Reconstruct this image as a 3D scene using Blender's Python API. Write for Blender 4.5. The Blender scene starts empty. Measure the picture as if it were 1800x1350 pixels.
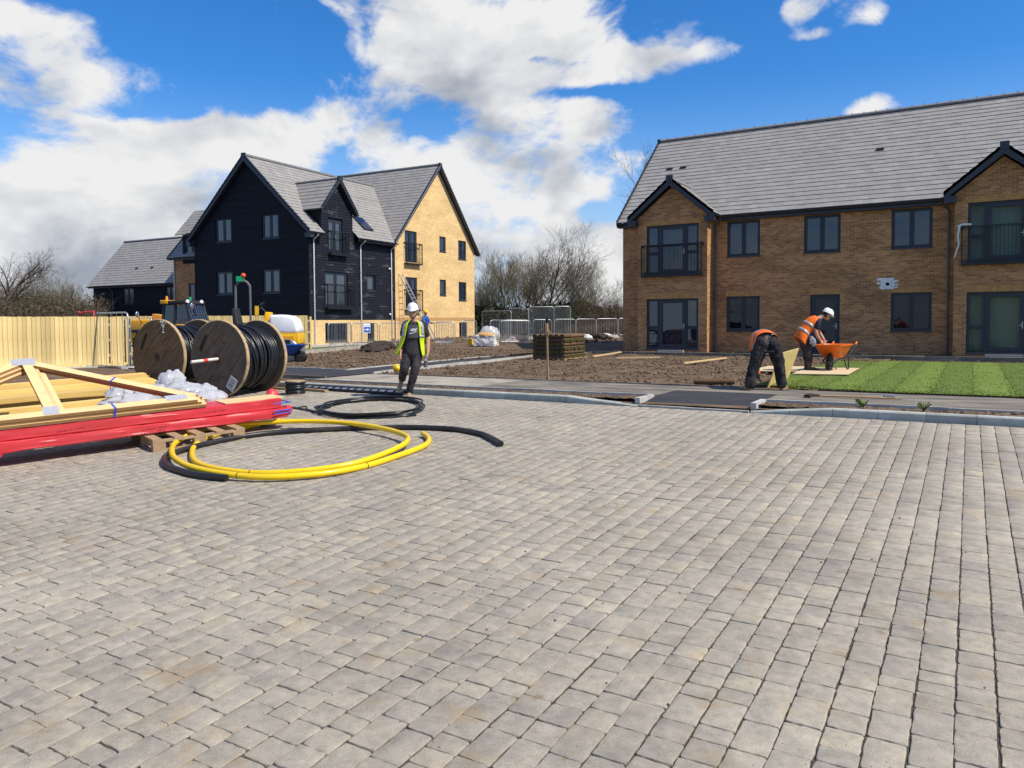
import bpy, math, random
from mathutils import Vector, Matrix, noise as mnoise
from math import sin, cos, pi, radians, sqrt
SC = bpy.context.scene
COL = SC.collection
rnd = random.Random(7)

# ------------------------------------------------------------------ camera
YAW, PITCH, ROLL, CAMH = radians(30.9), radians(2.2), radians(0.35), 1.40
FPX = 1345.0
fwd = Vector((-sin(YAW) * cos(PITCH), cos(YAW) * cos(PITCH), -sin(PITCH)))
rgt0 = Vector((cos(YAW), sin(YAW), 0.0))
up0 = rgt0.cross(fwd)
rgt = rgt0 * cos(ROLL) - up0 * sin(ROLL)
upv = rgt0 * sin(ROLL) + up0 * cos(ROLL)
cd = bpy.data.cameras.new('camera')
cam = bpy.data.objects.new('camera', cd)
COL.objects.link(cam)
M = Matrix((rgt, upv, -fwd)).transposed().to_4x4()
M.translation = Vector((0, 0, CAMH))
cam.matrix_world = M
cd.sensor_width = 36.0
cd.lens = 36.0 * FPX / 1800.0
cd.shift_y = -(675 - 567 - FPX * math.tan(PITCH)) / 1800.0
cd.clip_start, cd.clip_end = 0.1, 6000.0
SC.camera = cam

# ------------------------------------------------------------------ sun, exposure
SUN_EL = radians(51.0)
SUN_AZ = radians(2.7)            # angle from +X towards +Y
sundir = Vector((cos(SUN_EL) * cos(SUN_AZ), cos(SUN_EL) * sin(SUN_AZ), sin(SUN_EL)))
sd = bpy.data.lights.new('sun', 'SUN')
sd.energy, sd.angle, sd.color = 4.3, radians(0.53), (1.0, 0.92, 0.79)
sun = bpy.data.objects.new('sun', sd)
COL.objects.link(sun)
sun.rotation_mode = 'QUATERNION'
sun.rotation_quaternion = sundir.to_track_quat('Z', 'Y')
SC.view_settings.view_transform = 'Standard'
SC.view_settings.look = 'None'
SC.view_settings.exposure = 0.35
SC.view_settings.gamma = 1.0
SC.view_settings.use_curve_mapping = False

# ------------------------------------------------------------------ world: Nishita sky with a broken cumulus layer
world = bpy.data.worlds.new('World')
SC.world = world
world.use_nodes = True
wt = world.node_tree
wt.nodes.clear()
WN = wt.nodes.new
WL = wt.links.new


def px_dir(px, py):
    d = fwd + rgt * ((px - 900) / FPX) + upv * ((675 - (675 - 567 - FPX * math.tan(PITCH)) - py) / FPX)
    return d.normalized()


def azel(px, py):
    d = px_dir(px, py)
    return math.atan2(d.x * cos(YAW) + d.y * sin(YAW), -d.x * sin(YAW) + d.y * cos(YAW)), math.asin(d.z)


def cloud_group():
    g = bpy.data.node_groups.new('cloud_density', 'ShaderNodeTree')
    g.interface.new_socket('Dir', in_out='INPUT', socket_type='NodeSocketVector')
    g.interface.new_socket('Density', in_out='OUTPUT', socket_type='NodeSocketFloat')
    g.interface.new_socket('Noise', in_out='OUTPUT', socket_type='NodeSocketFloat')
    N, L = g.nodes.new, g.links.new
    gi, go = N('NodeGroupInput'), N('NodeGroupOutput')

    def mth(op, a, b=None, c=None, clamp=False):
        n = N('ShaderNodeMath'); n.operation = op; n.use_clamp = clamp
        for i, v in enumerate((a, b, c)):
            if v is None: continue
            if isinstance(v, (int, float)): n.inputs[i].default_value = v
            else: L(v, n.inputs[i])
        return n.outputs[0]

    def dot(v):
        n = N('ShaderNodeVectorMath'); n.operation = 'DOT_PRODUCT'
        L(gi.outputs[0], n.inputs[0]); n.inputs[1].default_value = v
        return n.outputs['Value']
    a = dot((cos(YAW), sin(YAW), 0)); c = dot((-sin(YAW), cos(YAW), 0)); z = dot((0, 0, 1))
    az = mth('ARCTAN2', a, c)
    el = mth('ARCSINE', z)
    # domain-warped fractal noise so cloud edges billow
    w = N('ShaderNodeTexNoise'); w.inputs['Scale'].default_value = 3.2; w.inputs['Detail'].default_value = 3
    L(gi.outputs[0], w.inputs['Vector'])
    ws = N('ShaderNodeVectorMath'); ws.operation = 'SCALE'; L(w.outputs['Color'], ws.inputs[0]); ws.inputs['Scale'].default_value = 0.16
    wa = N('ShaderNodeVectorMath'); wa.operation = 'ADD'; L(ws.outputs[0], wa.inputs[0]); L(gi.outputs[0], wa.inputs[1])
    st = N('ShaderNodeVectorMath'); st.operation = 'MULTIPLY'; L(wa.outputs[0], st.inputs[0]); st.inputs[1].default_value = (1, 1, 1.55)
    n1 = N('ShaderNodeTexNoise'); n1.inputs['Scale'].default_value = 6.0; n1.inputs['Detail'].default_value = 12
    n1.inputs['Roughness'].default_value = 0.6
    L(st.outputs[0], n1.inputs['Vector'])
    tot = mth('MULTIPLY', mth('SUBTRACT', n1.outputs['Fac'], 0.5), 6.6)
    tot = mth('ADD', tot, 0.0)
    comb = N('ShaderNodeCombineXYZ'); L(az, comb.inputs[0]); L(el, comb.inputs[1])
    for (px, py, rx, ry, wgt) in BLOBS:
        ca, ce = azel(px, py)
        a2, _ = azel(px + rx, py); _, e2 = azel(px, py - ry)
        ra, re = abs(a2 - ca), abs(e2 - ce)
        s = N('ShaderNodeVectorMath'); s.operation = 'SUBTRACT'; L(comb.outputs[0], s.inputs[0]); s.inputs[1].default_value = (ca, ce, 0)
        m = N('ShaderNodeVectorMath'); m.operation = 'MULTIPLY'; L(s.outputs[0], m.inputs[0]); m.inputs[1].default_value = (1 / ra, 1 / re, 0)
        d = N('ShaderNodeVectorMath'); d.operation = 'DOT_PRODUCT'; L(m.outputs[0], d.inputs[0]); L(m.outputs[0], d.inputs[1])
        ex = mth('POWER', 2.718, mth('MULTIPLY', d.outputs['Value'], -0.9))
        tot = mth('MULTIPLY_ADD', ex, wgt, tot)
    n2 = N('ShaderNodeTexNoise'); n2.inputs['Scale'].default_value = 10.0; n2.inputs['Detail'].default_value = 7; n2.inputs['Roughness'].default_value = 0.5; L(st.outputs[0], n2.inputs['Vector'])
    L(tot, go.inputs[0]); L(n2.outputs['Fac'], go.inputs[1])
    return g


BLOBS = [  # photo-frame position, radii, weight of the large cloud masses and gaps
    (40, 160, 190, 75, 1.0), (190, 215, 90, 28, 0.7), (100, 330, 260, 90, 1.0), (330, 400, 260, 80, 0.8), (440, 260, 130, 45, 0.8), (640, 240, 190, 75, 0.9),
    (700, 60, 200, 85, 1.1), (960, 70, 230, 80, 1.1), (1190, 95, 110, 38, 1.4), (860, 130, 130, 50, 0.7), (1020, 240, 140, 70, 1.1), (940, 380, 200, 90, 0.8), (1040, 320, 100, 50, 0.6),
    (1050, 450, 120, 70, 0.7), (300, 500, 700, 60, 0.9), (1100, 520, 300, 50, 0.7), (50, 25, 130, 34, 0.9), (285, 112, 34, 36, 1.2), (1392, 22, 40, 26, 1.1), (1430, 62, 55, 14, 1.0), (1530, 26, 46, 20, 0.9), (1400, 98, 34, 14, 1.0),
    (1530, 178, 65, 26, 2.0), (1480, 200, 60, 12, 1.0), (720, 420, 200, 80, 0.6),
    (350, 60, 140, 90, -2.2), (215, 200, 75, 16, -1.3), (300, 190, 60, 24, -1.5), (390, 130, 60, 40, -1.1), (500, 225, 120, 45, 1.2), (400, 240, 80, 25, 0.6), (1560, 120, 330, 110, -1.3), (1330, 230, 150, 60, -1.5), (1250, 170, 80, 40, -1.2), (1330, 30, 60, 40, -1.2),
    (1045, 372, 40, 16, -1.8), (762, 222, 30, 18, -1.3), (935, 104, 30, 10, -1.0), (1150, 162, 110, 14, -1.4), (1020, 160, 70, 10, -0.8), (1800, 250, 250, 200, -1.0), (560, 60, 40, 50, -0.5), (480, 150, 50, 25, -0.8), (1110, 330, 30, 30, -0.6),
]
tc = WN('ShaderNodeTexCoord')
nrm = WN('ShaderNodeVectorMath'); nrm.operation = 'NORMALIZE'; WL(tc.outputs['Generated'], nrm.inputs[0])
cg = cloud_group()
g1 = WN('ShaderNodeGroup'); g1.node_tree = cg; WL(nrm.outputs[0], g1.inputs[0])
off = WN('ShaderNodeVectorMath'); off.operation = 'ADD'; WL(nrm.outputs[0], off.inputs[0])
off.inputs[1].default_value = Vector((0.02, 0.0, 0.062))
nr2 = WN('ShaderNodeVectorMath'); nr2.operation = 'NORMALIZE'; WL(off.outputs[0], nr2.inputs[0])
g2 = WN('ShaderNodeGroup'); g2.node_tree = cg; WL(nr2.outputs[0], g2.inputs[0])
cov = WN('ShaderNodeMapRange'); cov.interpolation_type = 'SMOOTHSTEP'
WL(g1.outputs[0], cov.inputs['Value'])
cov.inputs['From Min'].default_value = 0.05; cov.inputs['From Max'].default_value = 1.0
thick = WN('ShaderNodeMapRange'); WL(g2.outputs[0], thick.inputs['Value'])
thick.inputs['From Min'].default_value = 0.2; thick.inputs['From Max'].default_value = 2.6
thick.inputs['To Min'].default_value = 1.0; thick.inputs['To Max'].default_value = 0.36
rel = WN('ShaderNodeMath'); rel.operation = 'SUBTRACT'; WL(g1.outputs[1], rel.inputs[0]); WL(g2.outputs[1], rel.inputs[1])
rel2 = WN('ShaderNodeMath'); rel2.operation = 'MULTIPLY_ADD'; rel2.use_clamp = True; WL(rel.outputs[0], rel2.inputs[0]); rel2.inputs[1].default_value = 1.8; WL(thick.outputs[0], rel2.inputs[2])
crmp = WN('ShaderNodeValToRGB'); WL(rel2.outputs[0], crmp.inputs[0])
e = crmp.color_ramp.elements
e[0].position, e[0].color = 0.0, (0.42, 0.47, 0.56, 1)
e[1].position, e[1].color = 1.0, (1.04, 1.04, 1.04, 1)
e.new(0.3).color = (0.60, 0.64, 0.71, 1)
e.new(0.6).color = (0.80, 0.825, 0.87, 1)
csc = WN('ShaderNodeVectorMath'); csc.operation = 'SCALE'; WL(crmp.outputs[0], csc.inputs[0]); csc.inputs['Scale'].default_value = 5.65
sky = WN('ShaderNodeTexSky'); sky.sky_type = 'NISHITA'; sky.sun_disc = False
sky.sun_elevation = SUN_EL
sky.sun_rotation = radians(90) - SUN_AZ
sky.altitude = 50; sky.air_density = 1.0; sky.dust_density = 0.1; sky.ozone_density = 3.0
hsv = WN('ShaderNodeHueSaturation'); WL(sky.outputs[0], hsv.inputs['Color'])
hsv.inputs['Saturation'].default_value = 1.3; hsv.inputs['Value'].default_value = 1.0
tint = WN('ShaderNodeMix'); tint.data_type = 'RGBA'; tint.blend_type = 'MULTIPLY'; tint.inputs[0].default_value = 1.0
WL(hsv.outputs[0], tint.inputs[6]); tint.inputs[7].default_value = (0.60, 0.88, 1.1, 1)
# pale band of distant air low over the horizon, all the way round
sep = WN('ShaderNodeSeparateXYZ'); WL(nrm.outputs[0], sep.inputs[0])
lowf = WN('ShaderNodeMapRange'); lowf.interpolation_type = 'SMOOTHSTEP'; WL(sep.outputs['Z'], lowf.inputs['Value'])
lowf.inputs['From Min'].default_value = -0.02; lowf.inputs['From Max'].default_value = 0.30; lowf.inputs['To Min'].default_value = 0.95; lowf.inputs['To Max'].default_value = 0.0
lowm = WN('ShaderNodeMix'); lowm.data_type = 'RGBA'; WL(lowf.outputs[0], lowm.inputs[0]); WL(tint.outputs[2], lowm.inputs[6]); lowm.inputs[7].default_value = (3.6, 4.6, 6.0, 1)
mixc = WN('ShaderNodeMix'); mixc.data_type = 'RGBA'
WL(cov.outputs[0], mixc.inputs[0]); WL(lowm.outputs[2], mixc.inputs[6]); WL(csc.outputs[0], mixc.inputs[7])
bg = WN('ShaderNodeBackground'); bg.inputs['Strength'].default_value = 0.115
WL(mixc.outputs[2], bg.inputs['Color'])
wo = WN('ShaderNodeOutputWorld'); WL(bg.outputs[0], wo.inputs['Surface'])

# ------------------------------------------------------------------ materials
MATS = {}


def nodes_of(name):
    m = bpy.data.materials.new(name); m.use_nodes = True
    nt = m.node_tree
    b = nt.nodes.get('Principled BSDF')
    return m, nt, b


def mat(name, col, rough=0.7, metal=0.0, var=0.0, scale=8.0, bump=0.0, bscale=None, spec=0.4, col2=None, coords='Object', stretch=None, detail=6, tone=0.0, tone_obj=False, coat=0.0, dirt=0.0, trans=0.0, rot=None):
    """colour with noise variation (towards col2), fine relief, optional per-piece tone attribute"""
    m, nt, b = nodes_of(name)
    N, L = nt.nodes.new, nt.links.new
    b.inputs['Roughness'].default_value = rough
    b.inputs['Metallic'].default_value = metal
    b.inputs['Specular IOR Level'].default_value = spec
    if coat: b.inputs['Coat Weight'].default_value = coat
    if trans: b.inputs['Transmission Weight'].default_value = trans
    c = (*col, 1)
    b.inputs['Base Color'].default_value = c
    if not (var or bump or tone or col2 or dirt):
        MATS[name] = m
        return m
    if coords == 'World':
        gp = N('ShaderNodeNewGeometry'); vec = gp.outputs['Position']
    elif coords == 'UV':
        tcn = N('ShaderNodeTexCoord'); vec = tcn.outputs['UV']
    else:
        tcn = N('ShaderNodeTexCoord'); vec = tcn.outputs['Object']
    if stretch:
        mp = N('ShaderNodeMapping'); mp.inputs['Scale'].default_value = stretch
        if rot:
            m0 = N('ShaderNodeMapping'); m0.inputs['Rotation'].default_value = rot; L(vec, m0.inputs['Vector']); vec = m0.outputs[0]
        L(vec, mp.inputs['Vector']); vec = mp.outputs[0]
    nz = N('ShaderNodeTexNoise'); nz.inputs['Scale'].default_value = scale; nz.inputs['Detail'].default_value = detail
    nz.inputs['Roughness'].default_value = 0.6
    L(vec, nz.inputs['Vector'])
    c2 = col2 or tuple(min(1, x * (1 - var)) for x in col)
    c1 = col if col2 else tuple(min(1, x * (1 + var)) for x in col)
    mx = N('ShaderNodeMix'); mx.data_type = 'RGBA'
    mr = N('ShaderNodeMapRange'); mr.inputs['From Min'].default_value = 0.32; mr.inputs['From Max'].default_value = 0.68
    L(nz.outputs['Fac'], mr.inputs['Value']); L(mr.outputs[0], mx.inputs[0])
    mx.inputs[6].default_value = (*c2, 1); mx.inputs[7].default_value = (*c1, 1)
    out = mx.outputs[2]
    if tone:
        at = N('ShaderNodeAttribute'); at.attribute_name = 'tone'
        at.attribute_type = 'OBJECT' if tone_obj else 'GEOMETRY'
        t2 = N('ShaderNodeMapRange'); L(at.outputs['Fac'], t2.inputs['Value'])
        t2.inputs['To Min'].default_value = 1 - tone; t2.inputs['To Max'].default_value = 1 + tone
        sc = N('ShaderNodeVectorMath'); sc.operation = 'SCALE'; L(out, sc.inputs[0]); L(t2.outputs[0], sc.inputs['Scale'])
        out = sc.outputs[0]
    if dirt:
        nd = N('ShaderNodeTexNoise'); nd.inputs['Scale'].default_value = 1.7; nd.inputs['Detail'].default_value = 8
        L(vec, nd.inputs['Vector'])
        md = N('ShaderNodeMapRange'); md.inputs['From Min'].default_value = 0.48; md.inputs['From Max'].default_value = 0.72; md.inputs['To Max'].default_value = dirt
        L(nd.outputs['Fac'], md.inputs['Value'])
        m3 = N('ShaderNodeMix'); m3.data_type = 'RGBA'; L(md.outputs[0], m3.inputs[0]); L(out, m3.inputs[6])
        m3.inputs[7].default_value = (0.17, 0.13, 0.09, 1)
        out = m3.outputs[2]
    L(out, b.inputs['Base Color'])
    if bump:
        nb = nz
        if bscale:
            nb = N('ShaderNodeTexNoise'); nb.inputs['Scale'].default_value = bscale; nb.inputs['Detail'].default_value = 5
            L(vec, nb.inputs['Vector'])
        bp = N('ShaderNodeBump'); bp.inputs['Strength'].default_value = min(1.0, bump * 20); bp.inputs['Distance'].default_value = bump
        L(nb.outputs['Fac'], bp.inputs['Height']); L(bp.outputs[0], b.inputs['Normal'])
    MATS[name] = m
    return m


def brick_mat(name, ca, cb, mortar, blotch):
    m, nt, b = nodes_of(name)
    N, L = nt.nodes.new, nt.links.new
    tcn = N('ShaderNodeTexCoord')
    bt = N('ShaderNodeTexBrick')
    bt.inputs['Scale'].default_value = 1.0
    bt.inputs['Brick Width'].default_value = 0.225; bt.inputs['Row Height'].default_value = 0.075
    bt.inputs['Mortar Size'].default_value = 0.006; bt.inputs['Mortar Smooth'].default_value = 0.2; bt.inputs['Bias'].default_value = 0.0
    bt.inputs['Color1'].default_value = (*ca, 1); bt.inputs['Color2'].default_value = (*cb, 1); bt.inputs['Mortar'].default_value = (*mortar, 1)
    L(tcn.outputs['UV'], bt.inputs['Vector'])
    # broad batches of differently fired brick, and a fine grain
    mp = N('ShaderNodeMapping'); mp.inputs['Scale'].default_value = (0.55, 1.5, 1); L(tcn.outputs['UV'], mp.inputs['Vector'])
    n1 = N('ShaderNodeTexNoise'); n1.inputs['Scale'].default_value = 1.0; n1.inputs['Detail'].default_value = 5; L(mp.outputs[0], n1.inputs['Vector'])
    r1 = N('ShaderNodeMapRange'); r1.inputs['From Min'].default_value = 0.3; r1.inputs['From Max'].default_value = 0.7
    r1.inputs['To Min'].default_value = 1 - blotch; r1.inputs['To Max'].default_value = 1 + blotch; L(n1.outputs['Fac'], r1.inputs['Value'])
    n2 = N('ShaderNodeTexNoise'); n2.inputs['Scale'].default_value = 30; n2.inputs['Detail'].default_value = 4; L(tcn.outputs['UV'], n2.inputs['Vector'])
    r2 = N('ShaderNodeMapRange'); r2.inputs['To Min'].default_value = 0.72; r2.inputs['To Max'].default_value = 1.28; L(n2.outputs['Fac'], r2.inputs['Value'])
    mm = N('ShaderNodeMath'); mm.operation = 'MULTIPLY'; L(r1.outputs[0], mm.inputs[0]); L(r2.outputs[0], mm.inputs[1])
    sc = N('ShaderNodeVectorMath'); sc.operation = 'SCALE'; L(bt.outputs['Color'], sc.inputs[0]); L(mm.outputs[0], sc.inputs['Scale'])
    L(sc.outputs[0], b.inputs['Base Color'])
    b.inputs['Roughness'].default_value = 0.9; b.inputs['Specular IOR Level'].default_value = 0.2
    bp = N('ShaderNodeBump'); bp.inputs['Strength'].default_value = 0.7; bp.inputs['Distance'].default_value = 0.006; bp.invert = True
    L(bt.outputs['Fac'], bp.inputs['Height']); L(bp.outputs[0], b.inputs['Normal'])
    MATS[name] = m
    return m


def paver_mat(name, on_object):
    m, nt, b = nodes_of(name)
    N, L = nt.nodes.new, nt.links.new
    gp = N('ShaderNodeNewGeometry'); P = gp.outputs['Position']
    at = N('ShaderNodeAttribute'); at.attribute_name = 'tone'; at.attribute_type = 'OBJECT' if on_object else 'GEOMETRY'
    cr = N('ShaderNodeValToRGB')
    el = cr.color_ramp.elements
    el[0].position, el[0].color = 0.0, (0.244, 0.220, 0.181, 1)
    el[1].position, el[1].color = 1.0, (0.433, 0.355, 0.243, 1)
    el.new(0.25).color = (0.298, 0.269, 0.220, 1)
    el.new(0.55).color = (0.338, 0.302, 0.242, 1)
    el.new(0.8).color = (0.380, 0.333, 0.255, 1)

    def nz(s, d=4, rr=0.6):
        n = N('ShaderNodeTexNoise'); n.inputs['Scale'].default_value = s; n.inputs['Detail'].default_value = d; n.inputs['Roughness'].default_value = rr
        L(P, n.inputs['Vector']); return n.outputs['Fac']

    def rng(v, a, bb, c, d):
        n = N('ShaderNodeMapRange'); L(v, n.inputs['Value'])
        for k, x in zip(('From Min', 'From Max', 'To Min', 'To Max'), (a, bb, c, d)): n.inputs[k].default_value = x
        return n.outputs[0]

    def mul(a, bb):
        n = N('ShaderNodeMath'); n.operation = 'MULTIPLY'; L(a, n.inputs[0]); L(bb, n.inputs[1]); return n.outputs[0]
    fa = N('ShaderNodeMath'); fa.operation = 'MULTIPLY_ADD'; L(at.outputs['Fac'], fa.inputs[0]); fa.inputs[1].default_value = 0.55; L(rng(nz(5.5, 5), 0.3, 0.7, -0.08, 0.52), fa.inputs[2]); L(fa.outputs[0], cr.inputs[0])
    grain = rng(nz(210, 4), 0.3, 0.7, 0.72, 1.28)
    mott = rng(nz(16, 7), 0.3, 0.7, 0.84, 1.16)
    big = rng(nz(0.55, 6), 0.3, 0.7, 0.84, 1.14)
    k = mul(mul(grain, mott), big)
    sc = N('ShaderNodeVectorMath'); sc.operation = 'SCALE'; L(cr.outputs[0], sc.inputs[0]); L(k, sc.inputs['Scale'])
    # brown clay smears and dropped-mud spots with their own shapes
    st = rng(nz(3.4, 7, 0.62), 0.57, 0.70, 0, 0.5)
    m1 = N('ShaderNodeMix'); m1.data_type = 'RGBA'; L(st, m1.inputs[0]); L(sc.outputs[0], m1.inputs[6]); m1.inputs[7].default_value = (0.30, 0.215, 0.115, 1)
    vo = N('ShaderNodeTexVoronoi'); vo.inputs['Scale'].default_value = 2.3; L(P, vo.inputs['Vector'])
    vn = N('ShaderNodeMath'); vn.operation = 'ADD'; L(vo.outputs['Distance'], vn.inputs[0]); L(rng(nz(40, 3), 0, 1, -0.06, 0.06), vn.inputs[1])
    sp = rng(vn.outputs[0], 0.045, 0.08, 0.7, 0.0)
    m2 = N('ShaderNodeMix'); m2.data_type = 'RGBA'; L(sp, m2.inputs[0]); L(m1.outputs[2], m2.inputs[6]); m2.inputs[7].default_value = (0.22, 0.15, 0.08, 1)
    v3 = N('ShaderNodeTexVoronoi'); v3.inputs['Scale'].default_value = 13; L(P, v3.inputs['Vector'])
    s3 = rng(v3.outputs['Distance'], 0.03, 0.07, 0.75, 0.0)
    m3 = N('ShaderNodeMix'); m3.data_type = 'RGBA'; L(s3, m3.inputs[0]); L(m2.outputs[2], m3.inputs[6]); m3.inputs[7].default_value = (0.06, 0.05, 0.045, 1)
    L(m3.outputs[2], b.inputs['Base Color'])
    b.inputs['Roughness'].default_value = 0.85; b.inputs['Specular IOR Level'].default_value = 0.3
    bp = N('ShaderNodeBump'); bp.inputs['Strength'].default_value = 0.6; bp.inputs['Distance'].default_value = 0.003
    L(nz(120, 5), bp.inputs['Height']); L(bp.outputs[0], b.inputs['Normal'])
    MATS[name] = m
    return m


def glass_mat(name, tint, spec_ior=1.9, see=0.0):
    m, nt, b = nodes_of(name)
    b.inputs['Base Color'].default_value = (*tint, 1)
    b.inputs['Roughness'].default_value = 0.03
    b.inputs['IOR'].default_value = spec_ior
    b.inputs['Specular IOR Level'].default_value = 0.5
    gp = nt.nodes.new('ShaderNodeNewGeometry'); gz = nt.nodes.new('ShaderNodeTexNoise'); gz.inputs['Scale'].default_value = 1.3; gz.inputs['Detail'].default_value = 1.0
    nt.links.new(gp.outputs['Position'], gz.inputs['Vector'])
    gb = nt.nodes.new('ShaderNodeBump'); gb.inputs['Strength'].default_value = 0.5; gb.inputs['Distance'].default_value = 0.03
    nt.links.new(gz.outputs['Fac'], gb.inputs['Height']); nt.links.new(gb.outputs[0], b.inputs['Normal'])
    if see:
        N, L = nt.nodes.new, nt.links.new
        tr = N('ShaderNodeBsdfTransparent'); tr.inputs[0].default_value = (0.8, 0.86, 0.84, 1)
        mx = N('ShaderNodeMixShader'); mx.inputs[0].default_value = see
        L(b.outputs[0], mx.inputs[1]); L(tr.outputs[0], mx.inputs[2])
        L(mx.outputs[0], nt.nodes['Material Output'].inputs['Surface'])
    MATS[name] = m
    return m


def osb_mat(name, ca, cb):
    m, nt, b = nodes_of(name)
    N, L = nt.nodes.new, nt.links.new
    tcn = N('ShaderNodeTexCoord')
    nz = N('ShaderNodeTexNoise'); nz.inputs['Scale'].default_value = 6; L(tcn.outputs['Object'], nz.inputs['Vector'])
    ad = N('ShaderNodeMix'); ad.data_type = 'VECTOR'; ad.inputs[0].default_value = 0.25
    L(tcn.outputs['Object'], ad.inputs[4]); L(nz.outputs['Color'], ad.inputs[5])
    vo = N('ShaderNodeTexVoronoi'); vo.inputs['Scale'].default_value = 16; L(ad.outputs[1], vo.inputs['Vector'])
    cr = N('ShaderNodeValToRGB'); L(vo.outputs['Color'], cr.inputs[0])
    cr.color_ramp.elements[0].color = (*ca, 1); cr.color_ramp.elements[1].color = (*cb, 1)
    L(cr.outputs[0], b.inputs['Base Color']); b.inputs['Roughness'].default_value = 0.75
    MATS[name] = m
    return m


brick_mat('buff_brick', (0.80, 0.555, 0.25), (0.66, 0.43, 0.17), (0.75, 0.59, 0.35), 0.13)
brick_mat('brown_brick', (0.52, 0.258, 0.108), (0.27, 0.127, 0.058), (0.55, 0.36, 0.195), 0.24)
mat('brown_soldier', (0.50, 0.255, 0.092), 0.9, var=0.25, scale=9, coords='World')
mat('buff_soldier', (0.52, 0.31, 0.12), 0.9, var=0.2, scale=9, coords='World')
paver_mat('paver', True); paver_mat('paver_far', False)
mat('joint', (0.066, 0.055, 0.042), 0.95, var=0.6, scale=60, bump=0.004, coords='World')
mat('tile', (0.275, 0.262, 0.245), 0.75, var=0.08, scale=3, bump=0.002, bscale=60, tone=0.11, spec=0.35)
mat('tile_ridge', (0.19, 0.185, 0.185), 0.75, var=0.12, scale=5)
mat('weatherboard', (0.0068, 0.008, 0.014), 0.7, var=0.35, scale=4, bump=0.002, bscale=30, stretch=(1, 1, 12), spec=0.22, tone=0.3)
def limewash():
    """black boards with chalky scuffs"""
    m, nt, b = nodes_of('weatherboard_scuffed')
    N, L = nt.nodes.new, nt.links.new
    tcn = N('ShaderNodeTexCoord'); mp = N('ShaderNodeMapping'); mp.inputs['Scale'].default_value = (1, 0.9, 3.2); L(tcn.outputs['Object'], mp.inputs['Vector'])
    n1 = N('ShaderNodeTexNoise'); n1.inputs['Scale'].default_value = 0.85; n1.inputs['Detail'].default_value = 9; n1.inputs['Roughness'].default_value = 0.66; L(mp.outputs[0], n1.inputs['Vector'])
    r = N('ShaderNodeMapRange'); r.inputs['From Min'].default_value = 0.56; r.inputs['From Max'].default_value = 0.72; r.inputs['To Max'].default_value = 0.55; L(n1.outputs['Fac'], r.inputs['Value'])
    mx = N('ShaderNodeMix'); mx.data_type = 'RGBA'; L(r.outputs[0], mx.inputs[0]); mx.inputs[6].default_value = (0.0085, 0.010, 0.017, 1); mx.inputs[7].default_value = (0.19, 0.2, 0.215, 1)
    L(mx.outputs[2], b.inputs['Base Color']); b.inputs['Roughness'].default_value = 0.65; b.inputs['Specular IOR Level'].default_value = 0.25
    MATS['weatherboard_scuffed'] = m
limewash()
mat('frame', (0.024, 0.029, 0.042), 0.42, var=0.1, scale=5)
mat('fascia', (0.026, 0.030, 0.043), 0.35)
mat('gutter', (0.030, 0.033, 0.044), 0.3)
mat('downpipe_grey', (0.10, 0.10, 0.105), 0.35)
mat('iron', (0.012, 0.013, 0.016), 0.4)
mat('sill', (0.05, 0.055, 0.07), 0.5)
glass_mat('glass_dark', (0.010, 0.016, 0.034), 1.75)
glass_mat('glass_pale', (0.055, 0.065, 0.08), 1.8)
glass_mat('glass_black', (0.004, 0.006, 0.011), 1.45)
glass_mat('glass_clear', (0.04, 0.05, 0.05), 1.5, 0.8)
mat('panel_cream', (0.62, 0.60, 0.42), 0.8, var=0.10, scale=1.2)
mat('dust_sheet', (0.55, 0.58, 0.56), 0.8, var=0.12, scale=2.5)
mat('room_floor', (0.35, 0.30, 0.2), 0.6, var=0.1)
mat('white_plastic', (0.75, 0.75, 0.74), 0.4)
mat('mortar_pale', (0.78, 0.78, 0.78), 0.85, var=0.3, scale=14)
mat('black_hole', (0.01, 0.01, 0.01), 0.8)
mat('kerb_concrete', (0.40, 0.415, 0.37), 0.85, var=0.14, scale=7, bump=0.002, bscale=140, tone=0.16, tone_obj=True, dirt=0.35)
mat('edging_concrete', (0.46, 0.45, 0.41), 0.9, var=0.18, scale=9, bump=0.002, bscale=120, dirt=0.4)
mat('tarmac_new', (0.042, 0.041, 0.042), 0.8, scale=2.5, col2=(0.024, 0.024, 0.026), detail=12, bump=0.004, bscale=160, coords='World', spec=0.45)
mat('tarmac_dusty', (0.27, 0.235, 0.18), 0.95, var=0.25, scale=1.5, bump=0.005, bscale=90, coords='World', col2=(0.085, 0.08, 0.072), detail=12, stretch=(.7, 2.0, 1))
mat('tarmac_pale', (0.42, 0.375, 0.29), 0.95, scale=1.7, bump=0.003, bscale=150, coords='World', col2=(0.22, 0.20, 0.165))
mat('soil', (0.180, 0.126, 0.082), 0.95, scale=1.1, col2=(0.090, 0.062, 0.042), detail=10, bump=0.02, bscale=18, coords='World', spec=0.15)
mat('clod', (0.195, 0.137, 0.090), 0.95, scale=1.6, col2=(0.10, 0.07, 0.047), detail=10, coords='World', spec=0.15, tone=0.35)
mat('field', (0.07, 0.075, 0.035), 0.95, scale=0.4, col2=(0.10, 0.085, 0.05), coords='World')
mat('turf', (0.150, 0.205, 0.040), 0.85, scale=9, col2=(0.105, 0.158, 0.029), bump=0.005, bscale=60, coords='World', tone=0.24, tone_obj=True, spec=0.2)
mat('grass_blade', (0.14, 0.195, 0.036), 0.8, tone=0.22, var=0.2, spec=0.2)
mat('verge_grass', (0.11, 0.135, 0.03), 0.9, scale=4, col2=(0.07, 0.08, 0.025), bump=0.01, bscale=60, coords='World')
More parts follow.
